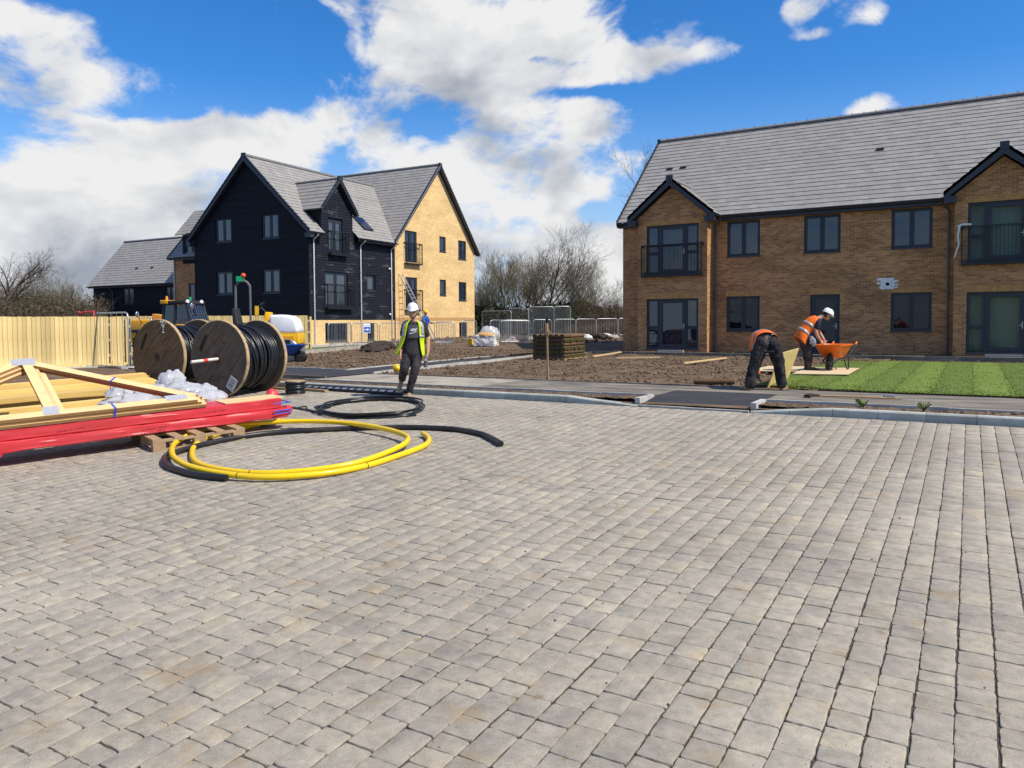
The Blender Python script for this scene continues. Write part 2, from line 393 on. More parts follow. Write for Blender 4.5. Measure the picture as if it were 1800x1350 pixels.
mat('fence_board', (0.74, 0.575, 0.26), 0.8, scale=2.5, col2=(0.58, 0.42, 0.165), stretch=(6, 6, 0.8), tone=0.2, tone_obj=True, bump=0.001, bscale=40)
mat('pine', (0.74, 0.56, 0.29), 0.7, scale=3, col2=(0.62, 0.43, 0.19), stretch=(14, 1.0, 14), tone=0.13, tone_obj=True, bump=0.001, bscale=25)
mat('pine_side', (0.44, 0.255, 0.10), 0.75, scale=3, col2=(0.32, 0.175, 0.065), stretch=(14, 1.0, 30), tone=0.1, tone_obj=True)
mat('yellow_timber', (0.74, 0.51, 0.16), 0.65, scale=3, col2=(0.60, 0.39, 0.11), stretch=(10, 0.8, 10), tone=0.22, tone_obj=True)
mat('brown_timber', (0.24, 0.09, 0.03), 0.7, var=0.15)
mat('pallet_wood', (0.42, 0.29, 0.165), 0.85, scale=4, col2=(0.30, 0.20, 0.11), stretch=(3, 8, 8))
mat('drum_wood', (0.165, 0.104, 0.052), 0.85, scale=2.2, col2=(0.06, 0.037, 0.021), stretch=(1.1, 3.0, 8.0), rot=(0, radians(38), 0), bump=0.003, bscale=9, dirt=0.4, detail=9)
mat('drum_wood_grey', (0.14, 0.105, 0.074), 0.85, scale=2.2, col2=(0.05, 0.038, 0.030), stretch=(1.1, 3.0, 8.0), rot=(0, radians(50), 0), bump=0.003, bscale=9, dirt=0.25, detail=9)
mat('drum_edge', (0.42, 0.30, 0.165), 0.85, var=0.3, scale=12)
mat('rust', (0.07, 0.032, 0.02), 0.8, var=0.4, scale=14)
mat('cable_black', (0.012, 0.0125, 0.015), 0.33, spec=0.5, var=0.2, scale=6)
mat('duct_black', (0.017, 0.0165, 0.018), 0.42, var=0.3, scale=5, dirt=0.25)
mat('pipe_yellow', (0.84, 0.56, 0.003), 0.32, var=0.05, scale=4, dirt=0.10, spec=0.5)
mat('red_wrap', (0.58, 0.030, 0.040), 0.45, var=0.12, scale=4, bump=0.012, bscale=5, stretch=(1, 0.25, 1), spec=0.5, dirt=0.12)
mat('print_black', (0.04, 0.01, 0.01), 0.6)
mat('blue_strap', (0.05, 0.10, 0.55), 0.45)
mat('galv', (0.46, 0.47, 0.48), 0.42, metal=0.75, var=0.15, scale=10)
mat('galv_plate', (0.50, 0.50, 0.53), 0.5, metal=0.3, var=0.25, scale=70)
mat('alu', (0.62, 0.61, 0.58), 0.4, metal=0.6)
mat('ladder_wood', (0.42, 0.25, 0.10), 0.7, var=0.2)
mat('plant_yellow', (0.83, 0.47, 0.012), 0.35, var=0.06, scale=3, dirt=0.2)
mat('plant_orange', (0.80, 0.36, 0.01), 0.38, var=0.06, scale=3, dirt=0.2)
mat('plant_white', (0.80, 0.80, 0.78), 0.35, var=0.04, dirt=0.06)
mat('plant_black', (0.018, 0.018, 0.019), 0.55)
mat('plant_grey', (0.11, 0.12, 0.12), 0.5)
mat('rubber', (0.02, 0.019, 0.018), 0.85, var=0.3, scale=20)
mat('lamp_white', (0.8, 0.8, 0.8), 0.2)
mat('beacon_amber', (0.85, 0.28, 0.01), 0.2)
mat('beacon_red', (0.72, 0.09, 0.02), 0.25)
mat('beacon_green', (0.0, 0.35, 0.13), 0.3)
mat('mirror', (0.6, 0.62, 0.65), 0.1, metal=0.9)
mat('barrow_orange', (0.80, 0.155, 0.012), 0.42, var=0.06, scale=6, dirt=0.12)
mat('barrow_blue', (0.012, 0.075, 0.33), 0.4, var=0.1)
osb_mat('osb', (0.60, 0.42, 0.145), (0.76, 0.57, 0.25)); osb_mat('ply', (0.60, 0.46, 0.27), (0.66, 0.52, 0.32))
mat('turf_soil', (0.145, 0.082, 0.045), 0.95, scale=6, col2=(0.085, 0.05, 0.03), bump=0.01, bscale=30, tone=0.25, tone_obj=True)
mat('turf_green', (0.13, 0.115, 0.028), 0.9, scale=14, col2=(0.06, 0.045, 0.016), bump=0.008, bscale=50)
mat('skin', (0.52, 0.29, 0.19), 0.55, var=0.08, scale=12, spec=0.35)
mat('skin_shade', (0.44, 0.25, 0.17), 0.55, var=0.08, scale=12, spec=0.35)
mat('hair', (0.035, 0.022, 0.014), 0.75)
mat('beard', (0.14, 0.075, 0.045), 0.8, var=0.3, scale=60)
mat('eye_white', (0.7, 0.68, 0.65), 0.3)
mat('helmet', (0.82, 0.82, 0.81), 0.3, spec=0.5)
mat('helmet_yellow', (0.85, 0.52, 0.01), 0.3, spec=0.5)
mat('hi_vis_yellow', (0.58, 0.74, 0.0), 0.65, var=0.12, scale=2, bump=0.01, bscale=4, stretch=(4, 4, 4), dirt=0.18)
mat('hi_vis_orange', (0.90, 0.155, 0.005), 0.65, var=0.12, scale=2, bump=0.01, bscale=4, stretch=(4, 4, 4), dirt=0.3)
mat('hi_vis_band', (0.42, 0.43, 0.42), 0.4, metal=0.3)
mat('tee_black', (0.030, 0.027, 0.029), 0.85, var=0.3, scale=9, bump=0.012, bscale=12)
mat('tee_navy', (0.012, 0.014, 0.03), 0.85, var=0.3, scale=9, bump=0.012, bscale=12)
mat('tee_grey', (0.085, 0.08, 0.085), 0.8)
mat('tee_white', (0.72, 0.72, 0.74), 0.7)
mat('jogger', (0.024, 0.022, 0.026), 0.85, var=0.35, scale=1.5, bump=0.02, bscale=3, stretch=(4, 4, 3), dirt=0.3)
mat('work_trouser', (0.010, 0.010, 0.014), 0.85, var=0.35, scale=1.5, bump=0.02, bscale=3, stretch=(4, 4, 3), dirt=0.3)
mat('boot_tan', (0.33, 0.235, 0.13), 0.8, var=0.2, scale=14)
mat('boot_brown', (0.085, 0.052, 0.03), 0.7, var=0.2, scale=14)
mat('boot_sole', (0.03, 0.028, 0.026), 0.8)
mat('glove_grey', (0.33, 0.33, 0.36), 0.7, var=0.25, scale=25)
mat('glove_orange', (0.85, 0.16, 0.02), 0.6)
mat('bottle_clear', (0.75, 0.8, 0.85), 0.08, trans=0.85)
mat('cola', (0.02, 0.01, 0.008), 0.15)
mat('cap_blue', (0.06, 0.07, 0.5), 0.4)
mat('film', (0.60, 0.61, 0.63), 0.22, bump=0.012, bscale=22, trans=0.3, spec=0.6)
mat('bag_white', (0.62, 0.60, 0.57), 0.6, bump=0.02, bscale=7, var=0.12, scale=3)
mat('sand_orange', (0.52, 0.30, 0.11), 0.9, var=0.3, scale=18, bump=0.02, bscale=25)
mat('block', (0.38, 0.35, 0.29), 0.9, var=0.15, scale=5, tone=0.12, tone_obj=True, bump=0.003, bscale=50)
mat('paving_slab', (0.40, 0.38, 0.34), 0.9, var=0.1, scale=3, coords='World')
mat('sign_white', (0.8, 0.8, 0.8), 0.4)
mat('sign_blue', (0.01, 0.09, 0.55), 0.4)
mat('label_white', (0.62, 0.60, 0.58), 0.6, dirt=0.2)
mat('ink', (0.02, 0.02, 0.02), 0.6)
mat('paint_red', (0.72, 0.06, 0.05), 0.5)
mat('tube_pale', (0.62, 0.58, 0.53), 0.5, var=0.15, scale=9)
mat('bark', (0.115, 0.092, 0.070), 0.95, var=0.3, scale=3, tone=0.3)
mat('bark_olive', (0.135, 0.115, 0.062), 0.95, var=0.3, scale=3, tone=0.3)
mat('bark_grey', (0.165, 0.150, 0.125), 0.95, var=0.3, scale=3, tone=0.3)
mat('evergreen', (0.026, 0.036, 0.012), 0.9, tone=0.5, var=0.3, scale=2)
mat('brush', (0.10, 0.078, 0.05), 0.95, tone=0.45, var=0.3, scale=2)
mat('dark_mat', (0.045, 0.033, 0.026), 0.95, var=0.4, scale=10)
mat('far_woods', (0.075, 0.06, 0.045), 0.95, var=0.3, scale=0.3)

# ------------------------------------------------------------------ mesh helpers


class MB:
    """collects shapes and links them as ONE mesh object"""

    def __init__(s):
        s.v, s.f, s.m, s.t, s.uv = [], [], [], [], {}

    def add(s, vs, fs, mi=0, tone=0.5):
        o = len(s.v)
        s.v.extend(vs)
        for f in fs:
            s.f.append([o + i for i in f]); s.m.append(mi); s.t.append(tone)

    def box(s, x0, x1, y0, y1, z0, z1, mi=0, tone=0.5):
        s.add([(x0, y0, z0), (x1, y0, z0), (x1, y1, z0), (x0, y1, z0), (x0, y0, z1), (x1, y0, z1), (x1, y1, z1), (x0, y1, z1)],
              [(0, 3, 2, 1), (4, 5, 6, 7), (0, 1, 5, 4), (1, 2, 6, 5), (2, 3, 7, 6), (3, 0, 4, 7)], mi, tone)
        return s

    def obox(s, c, ax, ay, az, mi=0, tone=0.5):
        c, ax, ay, az = Vector(c), Vector(ax), Vector(ay), Vector(az)
        vs = [c + ax * i + ay * j + az * k for k in (-1, 1) for (i, j) in ((-1, -1), (1, -1), (1, 1), (-1, 1))]
        s.add([tuple(v) for v in vs], [(0, 3, 2, 1), (4, 5, 6, 7), (0, 1, 5, 4), (1, 2, 6, 5), (2, 3, 7, 6), (3, 0, 4, 7)], mi, tone)
        return s

    def beam(s, p, q, w, h, up=(0, 0, 1), mi=0, tone=0.5):
        p, q, up = Vector(p), Vector(q), Vector(up)
        d = (q - p); n = d.normalized()
        sx = n.cross(up).normalized(); sz = sx.cross(n)
        return s.obox((p + q) / 2, d / 2, sx * (w / 2), sz * (h / 2), mi, tone)

    def tube(s, pts, r, n=8, mi=0, cap=True, closed=False, tone=0.5):
        P = [Vector(p) for p in pts]; k = len(P)
        R = [r] * k if isinstance(r, (int, float)) else list(r)
        ref = None; vs = []
        for i in range(k):
            if closed: t = P[(i + 1) % k] - P[i - 1]
            else: t = P[min(i + 1, k - 1)] - P[max(i - 1, 0)]
            t.normalize()
            if ref is None:
                ref = Vector((0, 0, 1)) if abs(t.z) < 0.9 else Vector((1, 0, 0))
            a = (ref - t * ref.dot(t))
            if a.length < 1e-6: a = t.orthogonal()
            a.normalize(); ref = a; b = t.cross(a)
            for j in range(n):
                an = 2 * pi * j / n
                vs.append(tuple(P[i] + (a * cos(an) + b * sin(an)) * R[i]))
        fs = []
        for i in range(k if closed else k - 1):
            for j in range(n):
                i2 = (i + 1) % k
                fs.append((i * n + j, i * n + (j + 1) % n, i2 * n + (j + 1) % n, i2 * n + j))
        if cap and not closed:
            fs.append(tuple(reversed(range(n)))); fs.append(tuple((k - 1) * n + j for j in range(n)))
        s.add(vs, fs, mi, tone)
        return s

    def lathe(s, prof, n=24, o=(0, 0, 0), axis=(0, 0, 1), xdir=None, mi=0, tone=0.5, arc=None):
        """prof: [(radius, along-axis)]"""
        o, ax = Vector(o), Vector(axis).normalized()
        a = Vector(xdir).normalized() if xdir else ax.orthogonal().normalized()
        b = ax.cross(a); vs = []; k = len(prof)
        for (r, h) in prof:
            for j in range(n):
                an = 2 * pi * j / n
                vs.append(tuple(o + ax * h + (a * cos(an) + b * sin(an)) * r))
        fs = []
        for i in range(k - 1):
            for j in range(n):
                fs.append((i * n + j, i * n + (j + 1) % n, (i + 1) * n + (j + 1) % n, (i + 1) * n + j))
        if prof[0][0] > 1e-4: fs.append(tuple(reversed(range(n))))
        if prof[-1][0] > 1e-4: fs.append(tuple((k - 1) * n + j for j in range(n)))
        s.add(vs, fs, mi, tone)
        return s

    def prism(s, poly, z0, z1, mi=0, tone=0.5, T=None):
        """poly: counter-clockwise [(x, y)], extruded in z; T maps (x,y,z) to a point"""
        n = len(poly); T = T or (lambda x, y, z: (x, y, z))
        vs = [tuple(T(x, y, z0)) for x, y in poly] + [tuple(T(x, y, z1)) for x, y in poly]
        fs = [tuple(reversed(range(n))), tuple(range(n, 2 * n))] + [(i, (i + 1) % n, n + (i + 1) % n, n + i) for i in range(n)]
        s.add(vs, fs, mi, tone)
        return s

    def loft(s, rings, n=14, mi=0, tone=0.5):
        """rings: [(centre, x half-axis, y half-axis)] closed at both ends"""
        vs, fs = [], []
        k = len(rings)
        for c, a, b in rings:
            c, a, b = Vector(c), Vector(a), Vector(b)
            for j in range(n):
                an = 2 * pi * j / n
                vs.append(tuple(c + a * cos(an) + b * sin(an)))
        for i in range(k - 1):
            for j in range(n):
                fs.append((i * n + j, i * n + (j + 1) % n, (i + 1) * n + (j + 1) % n, (i + 1) * n + j))
        fs.append(tuple(reversed(range(n)))); fs.append(tuple((k - 1) * n + j for j in range(n)))
        s.add(vs, fs, mi, tone)
        return s

    def ball(s, c, r, n=10, mi=0, sq=(1, 1, 1), tone=0.5):
        pr = [(max(1e-5, sin(pi * i / n)), -cos(pi * i / n)) for i in range(n + 1)]
        vs, fs = [], []; m = 2 * n
        for (q, h) in pr:
            for j in range(m):
                an = 2 * pi * j / m
                vs.append((c[0] + r * sq[0] * q * cos(an), c[1] + r * sq[1] * q * sin(an), c[2] + r * sq[2] * h))
        for i in range(n):
            for j in range(m):
                fs.append((i * m + j, i * m + (j + 1) % m, (i + 1) * m + (j + 1) % m, (i + 1) * m + j))
        s.add(vs, fs, mi, tone)
        return s

    def mesh(s, name, mats, smooth=None):
        me = bpy.data.meshes.new(name)
        me.from_pydata(s.v, [], s.f)
        if isinstance(mats, str): mats = [mats]
        for m in mats: me.materials.append(MATS[m])
        me.polygons.foreach_set('material_index', s.m)
        at = me.attributes.new('tone', 'FLOAT', 'FACE'); at.data.foreach_set('value', s.t)
        if s.uv:
            ul = me.uv_layers.new(name='uv')
            for p in me.polygons:
                u = s.uv.get(p.index)
                if u:
                    for li, q in zip(p.loop_indices, u): ul.data[li].uv = q
        if smooth is not None:
            me.polygons.foreach_set('use_smooth', [True] * len(me.polygons))
            me.set_sharp_from_angle(angle=radians(smooth))
        me.update()
        return me

    def build(s, name, mats, parent=None, smooth=None, loc=None, kind=None):
        o = bpy.data.objects.new(name, s.mesh(name, mats, smooth))
        COL.objects.link(o)
        if parent is not None: o.parent = parent
        if loc: o.location = loc
        if kind: o['kind'] = kind
        return o


def thing(name, label, cat, loc=(0, 0, 0), rz=0.0, group=None):
    o = bpy.data.objects.new(name, None); COL.objects.link(o)
    o.location = loc; o.rotation_euler = (0, 0, rz); o.empty_display_size = 0.2
    o['label'] = label; o['category'] = cat
    if group: o['group'] = group
    return o


def tag(o, label, cat, group=None, kind=None):
    o['label'] = label; o['category'] = cat
    if group: o['group'] = group
    if kind: o['kind'] = kind
    return o


def inst(name, me, parent=None, loc=(0, 0, 0), rot=(0, 0, 0), tone=None):
    o = bpy.data.objects.new(name, me); COL.objects.link(o)
    o.location = loc; o.rotation_euler = rot
    if parent is not None: o.parent = parent
    if tone is not None: o['tone'] = tone
    return o


def copy_tree(root, label=None, loc=None, rz=None, group=None):
    kids = {}
    for o in COL.objects:
        if o.parent: kids.setdefault(o.parent.name, []).append(o)

    def rec(o, par):
        c = o.copy(); COL.objects.link(c)
        if par is not None: c.parent = par
        for k in kids.get(o.name, []): rec(k, c)
        return c
    r = rec(root, None)
    if label: r['label'] = label
    if group: r['group'] = group
    if loc is not None: r.location = loc
    if rz is not None: r.rotation_euler = (0, 0, rz)
    return r


def smooth_path(pts, per=6, closed=False):
    """Catmull-Rom through the points"""
    P = [Vector(p) for p in pts]; n = len(P); out = []
    for i in range(n if closed else n - 1):
        g = (lambda k: P[k % n]) if closed else (lambda k: P[max(0, min(n - 1, k))])
        a, b, c, d = g(i - 1), g(i), g(i + 1), g(i + 2)
        for j in range(per):
            t = j / per
            out.append(0.5 * ((2 * b) + (c - a) * t + (2 * a - 5 * b + 4 * c - d) * t * t + (3 * b - a - 3 * c + d) * t ** 3))
    if not closed: out.append(P[-1])
    return out


def fbm(x, y, s, o=4):
    v, a, t = 0.0, 1.0, 0.0
    for k in range(o):
        v += a * mnoise.noise(Vector((x * s, y * s, 7.3 * k))); t += a
        a *= 0.55; s *= 2.1
    return v / t
# ================================================================== GROUND
SLOPE = 0.045                    # the car park falls away from the kerb (Y = 11.9) towards the camera


def fall(y):
    return SLOPE * (y - 11.9) if y < 11.9 else 0.0


def structure(name, mb, m, smooth=None):
    o = mb.build(name, m, smooth=smooth); o['kind'] = 'structure'
    return o


def sheet(name, m, poly, z):
    b = MB(); b.add([(x, y, z) for x, y in poly], [tuple(range(len(poly)))])
    return structure(name, b, m)


def grid(name, m, x0, x1, y0, y1, step, zf, kind='structure'):
    nx, ny = max(1, int((x1 - x0) / step)), max(1, int((y1 - y0) / step))
    b = MB()
    vs = [(x0 + (x1 - x0) * i / nx, y0 + (y1 - y0) * j / ny) for j in range(ny + 1) for i in range(nx + 1)]
    b.v = [(x, y, zf(x, y)) for x, y in vs]
    b.f = [[j * (nx + 1) + i, j * (nx + 1) + i + 1, (j + 1) * (nx + 1) + i + 1, (j + 1) * (nx + 1) + i] for j in range(ny) for i in range(nx)]
    b.m = [0] * len(b.f); b.t = [0.5] * len(b.f)
    o = b.build(name, m, smooth=180); o['kind'] = kind
    return o


def rise(x, y):
    z = 0.0
    if y > 26.5: z += 0.10 * min(1, (y - 26.5) / 3.5)
    if y > 30: z += 0.17 * min(1, (y - 30) / 5.0)
    if y > 38: z += 0.2 * min(1, (y - 38) / 20.0)
    if x < -14 and y > 20: z = max(z, 0.12 * min(1, (y - 20) / 10.0))
    return z


def spot(px, D):
    """ground point D metres ahead of the camera, in the direction of that column of the photograph"""
    r = (px - 900) / FPX * D
    return (cos(YAW) * r - sin(YAW) * D, sin(YAW) * r + cos(YAW) * D)


b = MB(); b.add([(-2500, -300, fall(-300) - .12), (2500, -300, fall(-300) - .12), (2500, 11.9, -.08), (-2500, 11.9, -.08), (2500, 3500, -.06), (-2500, 3500, -.06)], [(0, 1, 2, 3), (3, 2, 4, 5)]); structure('ground', b, 'field')
grid('site_ground', 'soil', -75, 25, 11.98, 92, 0.8, lambda x, y: 0.045 + rise(x, y) + 0.02 * fbm(x, y, 0.5))
grid('soil_bed', 'soil', -13.45, -2.2, 15.06, 29.6, 0.085, lambda x, y: 0.085 + rise(x, y) + 0.05 * fbm(x, y, 0.7) + 0.055 * fbm(x, y, 4.2, 3))
grid('soil_bed', 'soil', -26.0, -15.1, 15.9, 29.4, 0.15, lambda x, y: 0.09 + rise(x, y) + 0.06 * fbm(x, y, 0.6) + 0.05 * fbm(x, y, 3.2, 3))
grid('soil_yard', 'soil', -45, -15.6, -3, 13.4, 0.16, lambda x, y: fall(y) + 0.03 + 0.09 * min(1, max(0, (-15.6 - x) / 1.5)) * (0.9 + 0.6 * fbm(x, y, 0.6) + 0.5 * fbm(x, y, 3.0, 3)))
grid('soil_verge', 'soil', -13.6, -4.78, 12.13, 12.66, 0.045, lambda x, y: 0.095 + 0.02 * fbm(x, y, 1.5) + 0.035 * fbm(x, y, 7, 3))
grid('soil_verge', 'soil', -2.82, 9.0, 12.13, 12.66, 0.045, lambda x, y: 0.095 + 0.02 * fbm(x, y, 1.5) + 0.035 * fbm(x, y, 7, 3))
# footpaths
sheet('footpath', 'tarmac_dusty', [(-8.6, 12.72), (12, 12.72), (12, 14.98), (-8.6, 14.98)], 0.105)
sheet('footpath', 'tarmac_pale', [(-13.2, 12.72), (-8.6, 12.72), (-8.6, 14.98), (-13.2, 14.98)], 0.105)
sheet('new_path', 'tarmac_new', [(-30, 13.55), (-13.25, 13.55), (-13.25, 15.05), (-13.6, 16.5), (-14.3, 24.8), (-14.5, 29.0), (-16.0, 29.0), (-15.7, 26.5), (-15.1, 18.5), (-14.7, 15.65), (-30, 15.75)], 0.118)
b = MB(); b.add([(-4.72, 11.985, .008), (-2.88, 11.985, .008), (-2.88, 12.75, .108), (-4.72, 12.75, .108), (-2.88, 13.9, .111), (-4.72, 13.9, .111)], [(0, 1, 2, 3), (3, 2, 4, 5)]); structure('path_crossing', b, 'tarmac_new')
sheet('service_path', 'tarmac_dusty', [(-13.2, 28.0), (14, 28.0), (14, 28.9), (-13.2, 28.9)], 0.205)

# edging strips: one concrete length after another


def edging(pts, length=0.9, w=0.05, zt=0.135, m='edging_concrete', parent=None):
    for (p, q) in zip(pts[:-1], pts[1:]):
        p, q = Vector((*p, 0)), Vector((*q, 0)); d = q - p; n = max(1, round(d.length / length)); u = d / n
        for i in range(n):
            a, c = p + u * i + u.normalized() * 0.004, p + u * (i + 1) - u.normalized() * 0.004
            b = MB(); dz = rnd.uniform(-0.006, 0.006)
            b.beam((a.x, a.y, zt / 2 + dz), (c.x, c.y, zt / 2 + dz + rnd.uniform(-.003, .003)), w, zt)
            b.build('edging', m, parent)


ek = thing('path_edging', 'thin pale concrete edging strips along both sides of the footpaths', 'edging'); ek['kind'] = 'structure'
edging([(-13.2, 12.69), (-4.75, 12.69)], parent=ek)
edging([(-2.85, 12.69), (8.5, 12.69)], parent=ek)
edging([(-13.0, 15.02), (-3.6, 15.02)], zt=0.125, m='tarmac_dusty', parent=ek)
edging([(-4.75, 12.0), (-4.75, 12.69)], length=0.7, w=0.09, zt=0.132, parent=ek)
edging([(-2.85, 12.0), (-2.85, 12.69)], length=0.7, w=0.09, zt=0.132, parent=ek)
edging([(-30, 15.8), (-14.72, 15.7), (-15.12, 18.5), (-15.72, 26.5), (-16.02, 29)], w=0.07, zt=0.15, parent=ek)
edging([(-13.22, 15.1), (-13.56, 16.5), (-14.26, 24.8), (-14.46, 29)], w=0.07, zt=0.15, parent=ek)
edging([(-30, 13.5), (-13.3, 13.5)], w=0.05, zt=0.135, m='tarmac_dusty', parent=ek)
edging([(-13.0, 27.95), (10.5, 27.95)], w=0.05, zt=0.235, m='tarmac_dusty', parent=ek)
edging([(-4.7, 11.93), (-2.9, 11.93)], length=0.92, w=0.07, zt=0.028, parent=ek)

# clods of earth
def clods(name, regions):
    b = MB()
    for (x0, x1, y0, y1, n, smin, smax, zb) in regions:
        for _ in range(n):
            x, y = rnd.uniform(x0, x1), rnd.uniform(y0, y1)
            if fbm(x, y, 0.9, 2) < rnd.uniform(-0.6, 0.3): continue
            s = smin * (smax / smin) ** (rnd.random() ** 2.2)
            z = zb + rise(x, y) + fall(y) + s * 0.25
            q = lambda: s * rnd.uniform(0.6, 1.15)
            a = rnd.uniform(0, 6.28); ca, sa = cos(a), sin(a)
            P = [(q(), 0, 0), (0, q(), 0), (-q(), 0, 0), (0, -q(), 0), (rnd.uniform(-.3, .3) * s, rnd.uniform(-.3, .3) * s, q() * .8), (0, 0, -q() * .6)]
            b.add([(x + p[0] * ca - p[1] * sa, y + p[0] * sa + p[1] * ca, z + p[2]) for p in P],
                  [(0, 1, 4), (1, 2, 4), (2, 3, 4), (3, 0, 4), (1, 0, 5), (2, 1, 5), (3, 2, 5), (0, 3, 5)], 0, rnd.random())
    o = b.build(name, 'clod'); o['kind'] = 'stuff'
    tag(o, 'loose brown clods and stones lying over the dug earth', 'earth')
    return o


clods('earth_clods', [(-13.3, -2.6, 15.1, 29.4, 9500, 0.018, 0.075, 0.09), (-25.5, -15.2, 16.0, 29.2, 5200, 0.03, 0.09, 0.10),
                      (-13.5, -4.8, 12.14, 12.64, 1500, 0.012, 0.04, 0.09), (-2.8, 8.5, 12.14, 12.64, 1700, 0.012, 0.045, 0.09),
                      (-26, -17.0, 3, 13, 3200, 0.02, 0.07, 0.09), (-2.5, 9, 28.9, 29.9, 1200, 0.02, 0.07, 0.06), (-34, -16, 36, 58, 2500, 0.05, 0.16, 0.06),
                      (-2.6, 8, 26.6, 27.9, 900, 0.02, 0.06, 0.05)])

# ------------------------------------------------------------------ block paving
PX0, PX1, PY1 = -17.2, 10.5, -.03
o = sheet('paving_bed', 'joint', [(-17.2, -24), (22, -24), (22, 0.08), (-17.2, 0.08)], -0.0085)
o.location = (0, 11.9, 0); o.rotation_euler = (math.atan(SLOPE), 0, 0)
paving = thing('paving', 'weathered grey and buff tumbled block paving of the car park', 'paving'); paving['kind'] = 'structure'
paving.location = (0, 11.9, 0); paving.rotation_euler = (math.atan(SLOPE), 0, 0)
PITCHW = 0.1635


def paver_mesh(L, Wd, seed, coarse=False):
    r = random.Random(seed); b = MB()
    hx, hy = Wd / 2, L / 2; c = 0.0085
    out = [(-hx + c, -hy), (hx - c, -hy), (hx, -hy + c), (hx, hy - c), (hx - c, hy), (-hx + c, hy), (-hx, hy - c), (-hx, -hy + c)]
    j = 0.0025
    if not coarse:
        o2 = []
        for i, p in enumerate(out):
            q = out[(i + 1) % 8]; o2.append(p)
            if i % 2 == 0:
                d = (q[0] - p[0], q[1] - p[1])
                for t in ((0.22, 0.42, 0.6, 0.8) if abs(d[0]) + abs(d[1]) > 0.1 else (0.5,)): o2.append((p[0] + d[0] * t, p[1] + d[1] * t))
        out = o2; j = 0.0027
    out = [(x + r.uniform(-j, j), y + r.uniform(-j, j)) for x, y in out]
    n = len(out)
    def ins(k): return [(x * (1 - k / hx), y * (1 - k / hy)) for x, y in out]
    rings = [(out, -0.05), (out, -0.0045), (ins(0.002), -0.0012), (ins(0.006), 0.0)]
    if coarse: rings = [(out, -0.03), (out, -0.003), (ins(0.004), 0.0)]
    vs = [(x, y, z + (r.uniform(-.0008, .0008) if z > -.005 else 0)) for ring, z in rings for x, y in ring]
    fs = [((i * n + a), (i * n + (a + 1) % n), ((i + 1) * n + (a + 1) % n), ((i + 1) * n + a)) for i in range(len(rings) - 1) for a in range(n)]
    k = len(rings) - 1
    fs.append(tuple(k * n + a for a in range(n)))
    b.add(vs, fs)
    return b


LENS = (0.24, 0.16, 0.12)
pav_b = {}
for li, L in enumerate(LENS):
    for q in range(10): pav_b[(li, q)] = paver_mesh(L - 0.0045, 0.1560, li * 100 + q)
    for q in range(6): pav_b[('c', li, q)] = paver_mesh(L - 0.0045, 0.1560, 500 + li * 100 + q, True)
pav_me = {k: v.mesh('paver', 'paver', 40) for k, v in pav_b.items() if k[0] != 'c'}
PAV = []
nc = int((PX1 - PX0) / PITCHW)
for i in range(nc):
    x = PX0 + (i + 0.5) * PITCHW
    y = PY1 - rnd.uniform(0, 0.12)
    PAV.append((x, (y + PY1) / 2 + 0.0, None, PY1 - y)) if PY1 - y > 0.05 else None
    while y > -13.5:
        li = rnd.choices((0, 1, 2), (0.36, 0.38, 0.26))[0]
        L = LENS[li]
        PAV.append((x, y - L / 2, li, L)); y -= L


def cam_px(x, y, z=0.0):
    d = Vector((x, y, z - CAMH)); w = d.dot(fwd)
    if w < 1.2: return None
    return (900 + FPX * d.dot(rgt) / w, 675 - (675 - 567 - FPX * math.tan(PITCH)) - FPX * d.dot(upv) / w, w)


vis = []
for p in PAV:
    c = cam_px(p[0], 11.9 + p[1], fall(11.9 + p[1]))
    if c is None or c[0] < -1100 or c[0] > 3300 or c[1] > 2300: continue
    inside = -20 < c[0] < 1820 and c[1] < 1362
    vis.append((0 if inside else 1, c[2], p))
vis.sort(key=lambda q: (q[0], q[1]))
far = MB()
npart = 0
for ins_, w, (x, y, li, L) in vis:
    tone = min(1, max(0, rnd.gauss(0.5, 0.2)))
    jx, jy, jz, ja = rnd.gauss(0, .0016), rnd.gauss(0, .0014), rnd.gauss(0, .0016), rnd.gauss(0, 0.0045)
    if not ins_ and npart < 300 and li is not None:
        npart += 1
        inst('paver', pav_me[(li, rnd.randrange(10))], paving, (x + jx, y + jy, jz), (rnd.gauss(0, .004), rnd.gauss(0, .004), ja + pi * rnd.randrange(2)), tone)
    else:
        if li is None:
            hx, hy = 0.0785, L / 2 - 0.002
            far.box(x - hx, x + hx, y - hy, y + hy, -0.03, 0.0, 0, tone); continue
        src = pav_b[(li, rnd.randrange(10)) if w < 5.5 else ('c', li, rnd.randrange(6))]
        ca, sa = cos(ja), sin(ja); tx, ty = rnd.gauss(0, .005), rnd.gauss(0, .005)
        far.add([(x + jx + a * ca - b_ * sa, y + jy + a * sa + b_ * ca, z + jz + a * tx + b_ * ty) for a, b_, z in src.v], src.f, 0, tone)
fo = far.build('pavers', 'paver_far', paving, smooth=40); fo['kind'] = 'stuff'

# grit and leaf litter caught on the paving
b = MB()
for _ in range(420):
    y = rnd.uniform(1.6, 11.5); x = rnd.uniform(-13, 5); f = fall(y)
    s = rnd.uniform(0.004, 0.011)
    b.add([(x - s, y, .002 + f), (x + s * .6, y - s, .003 + f), (x + s, y + s * .5, .002 + f), (x, y + s, .004 + f), (x, y, s * .9 + f)], [(0, 1, 4), (1, 2, 4), (2, 3, 4), (3, 0, 4)], 0, rnd.random())
o = b.build('grit', 'clod'); tag(o, 'dark grit and crumbs of mud scattered over the block paving', 'grit', kind='stuff')

# ------------------------------------------------------------------ kerb stones
kerb = thing('kerb', 'grey concrete kerb stones dropping at the new path crossing', 'kerb'); kerb['kind'] = 'structure'


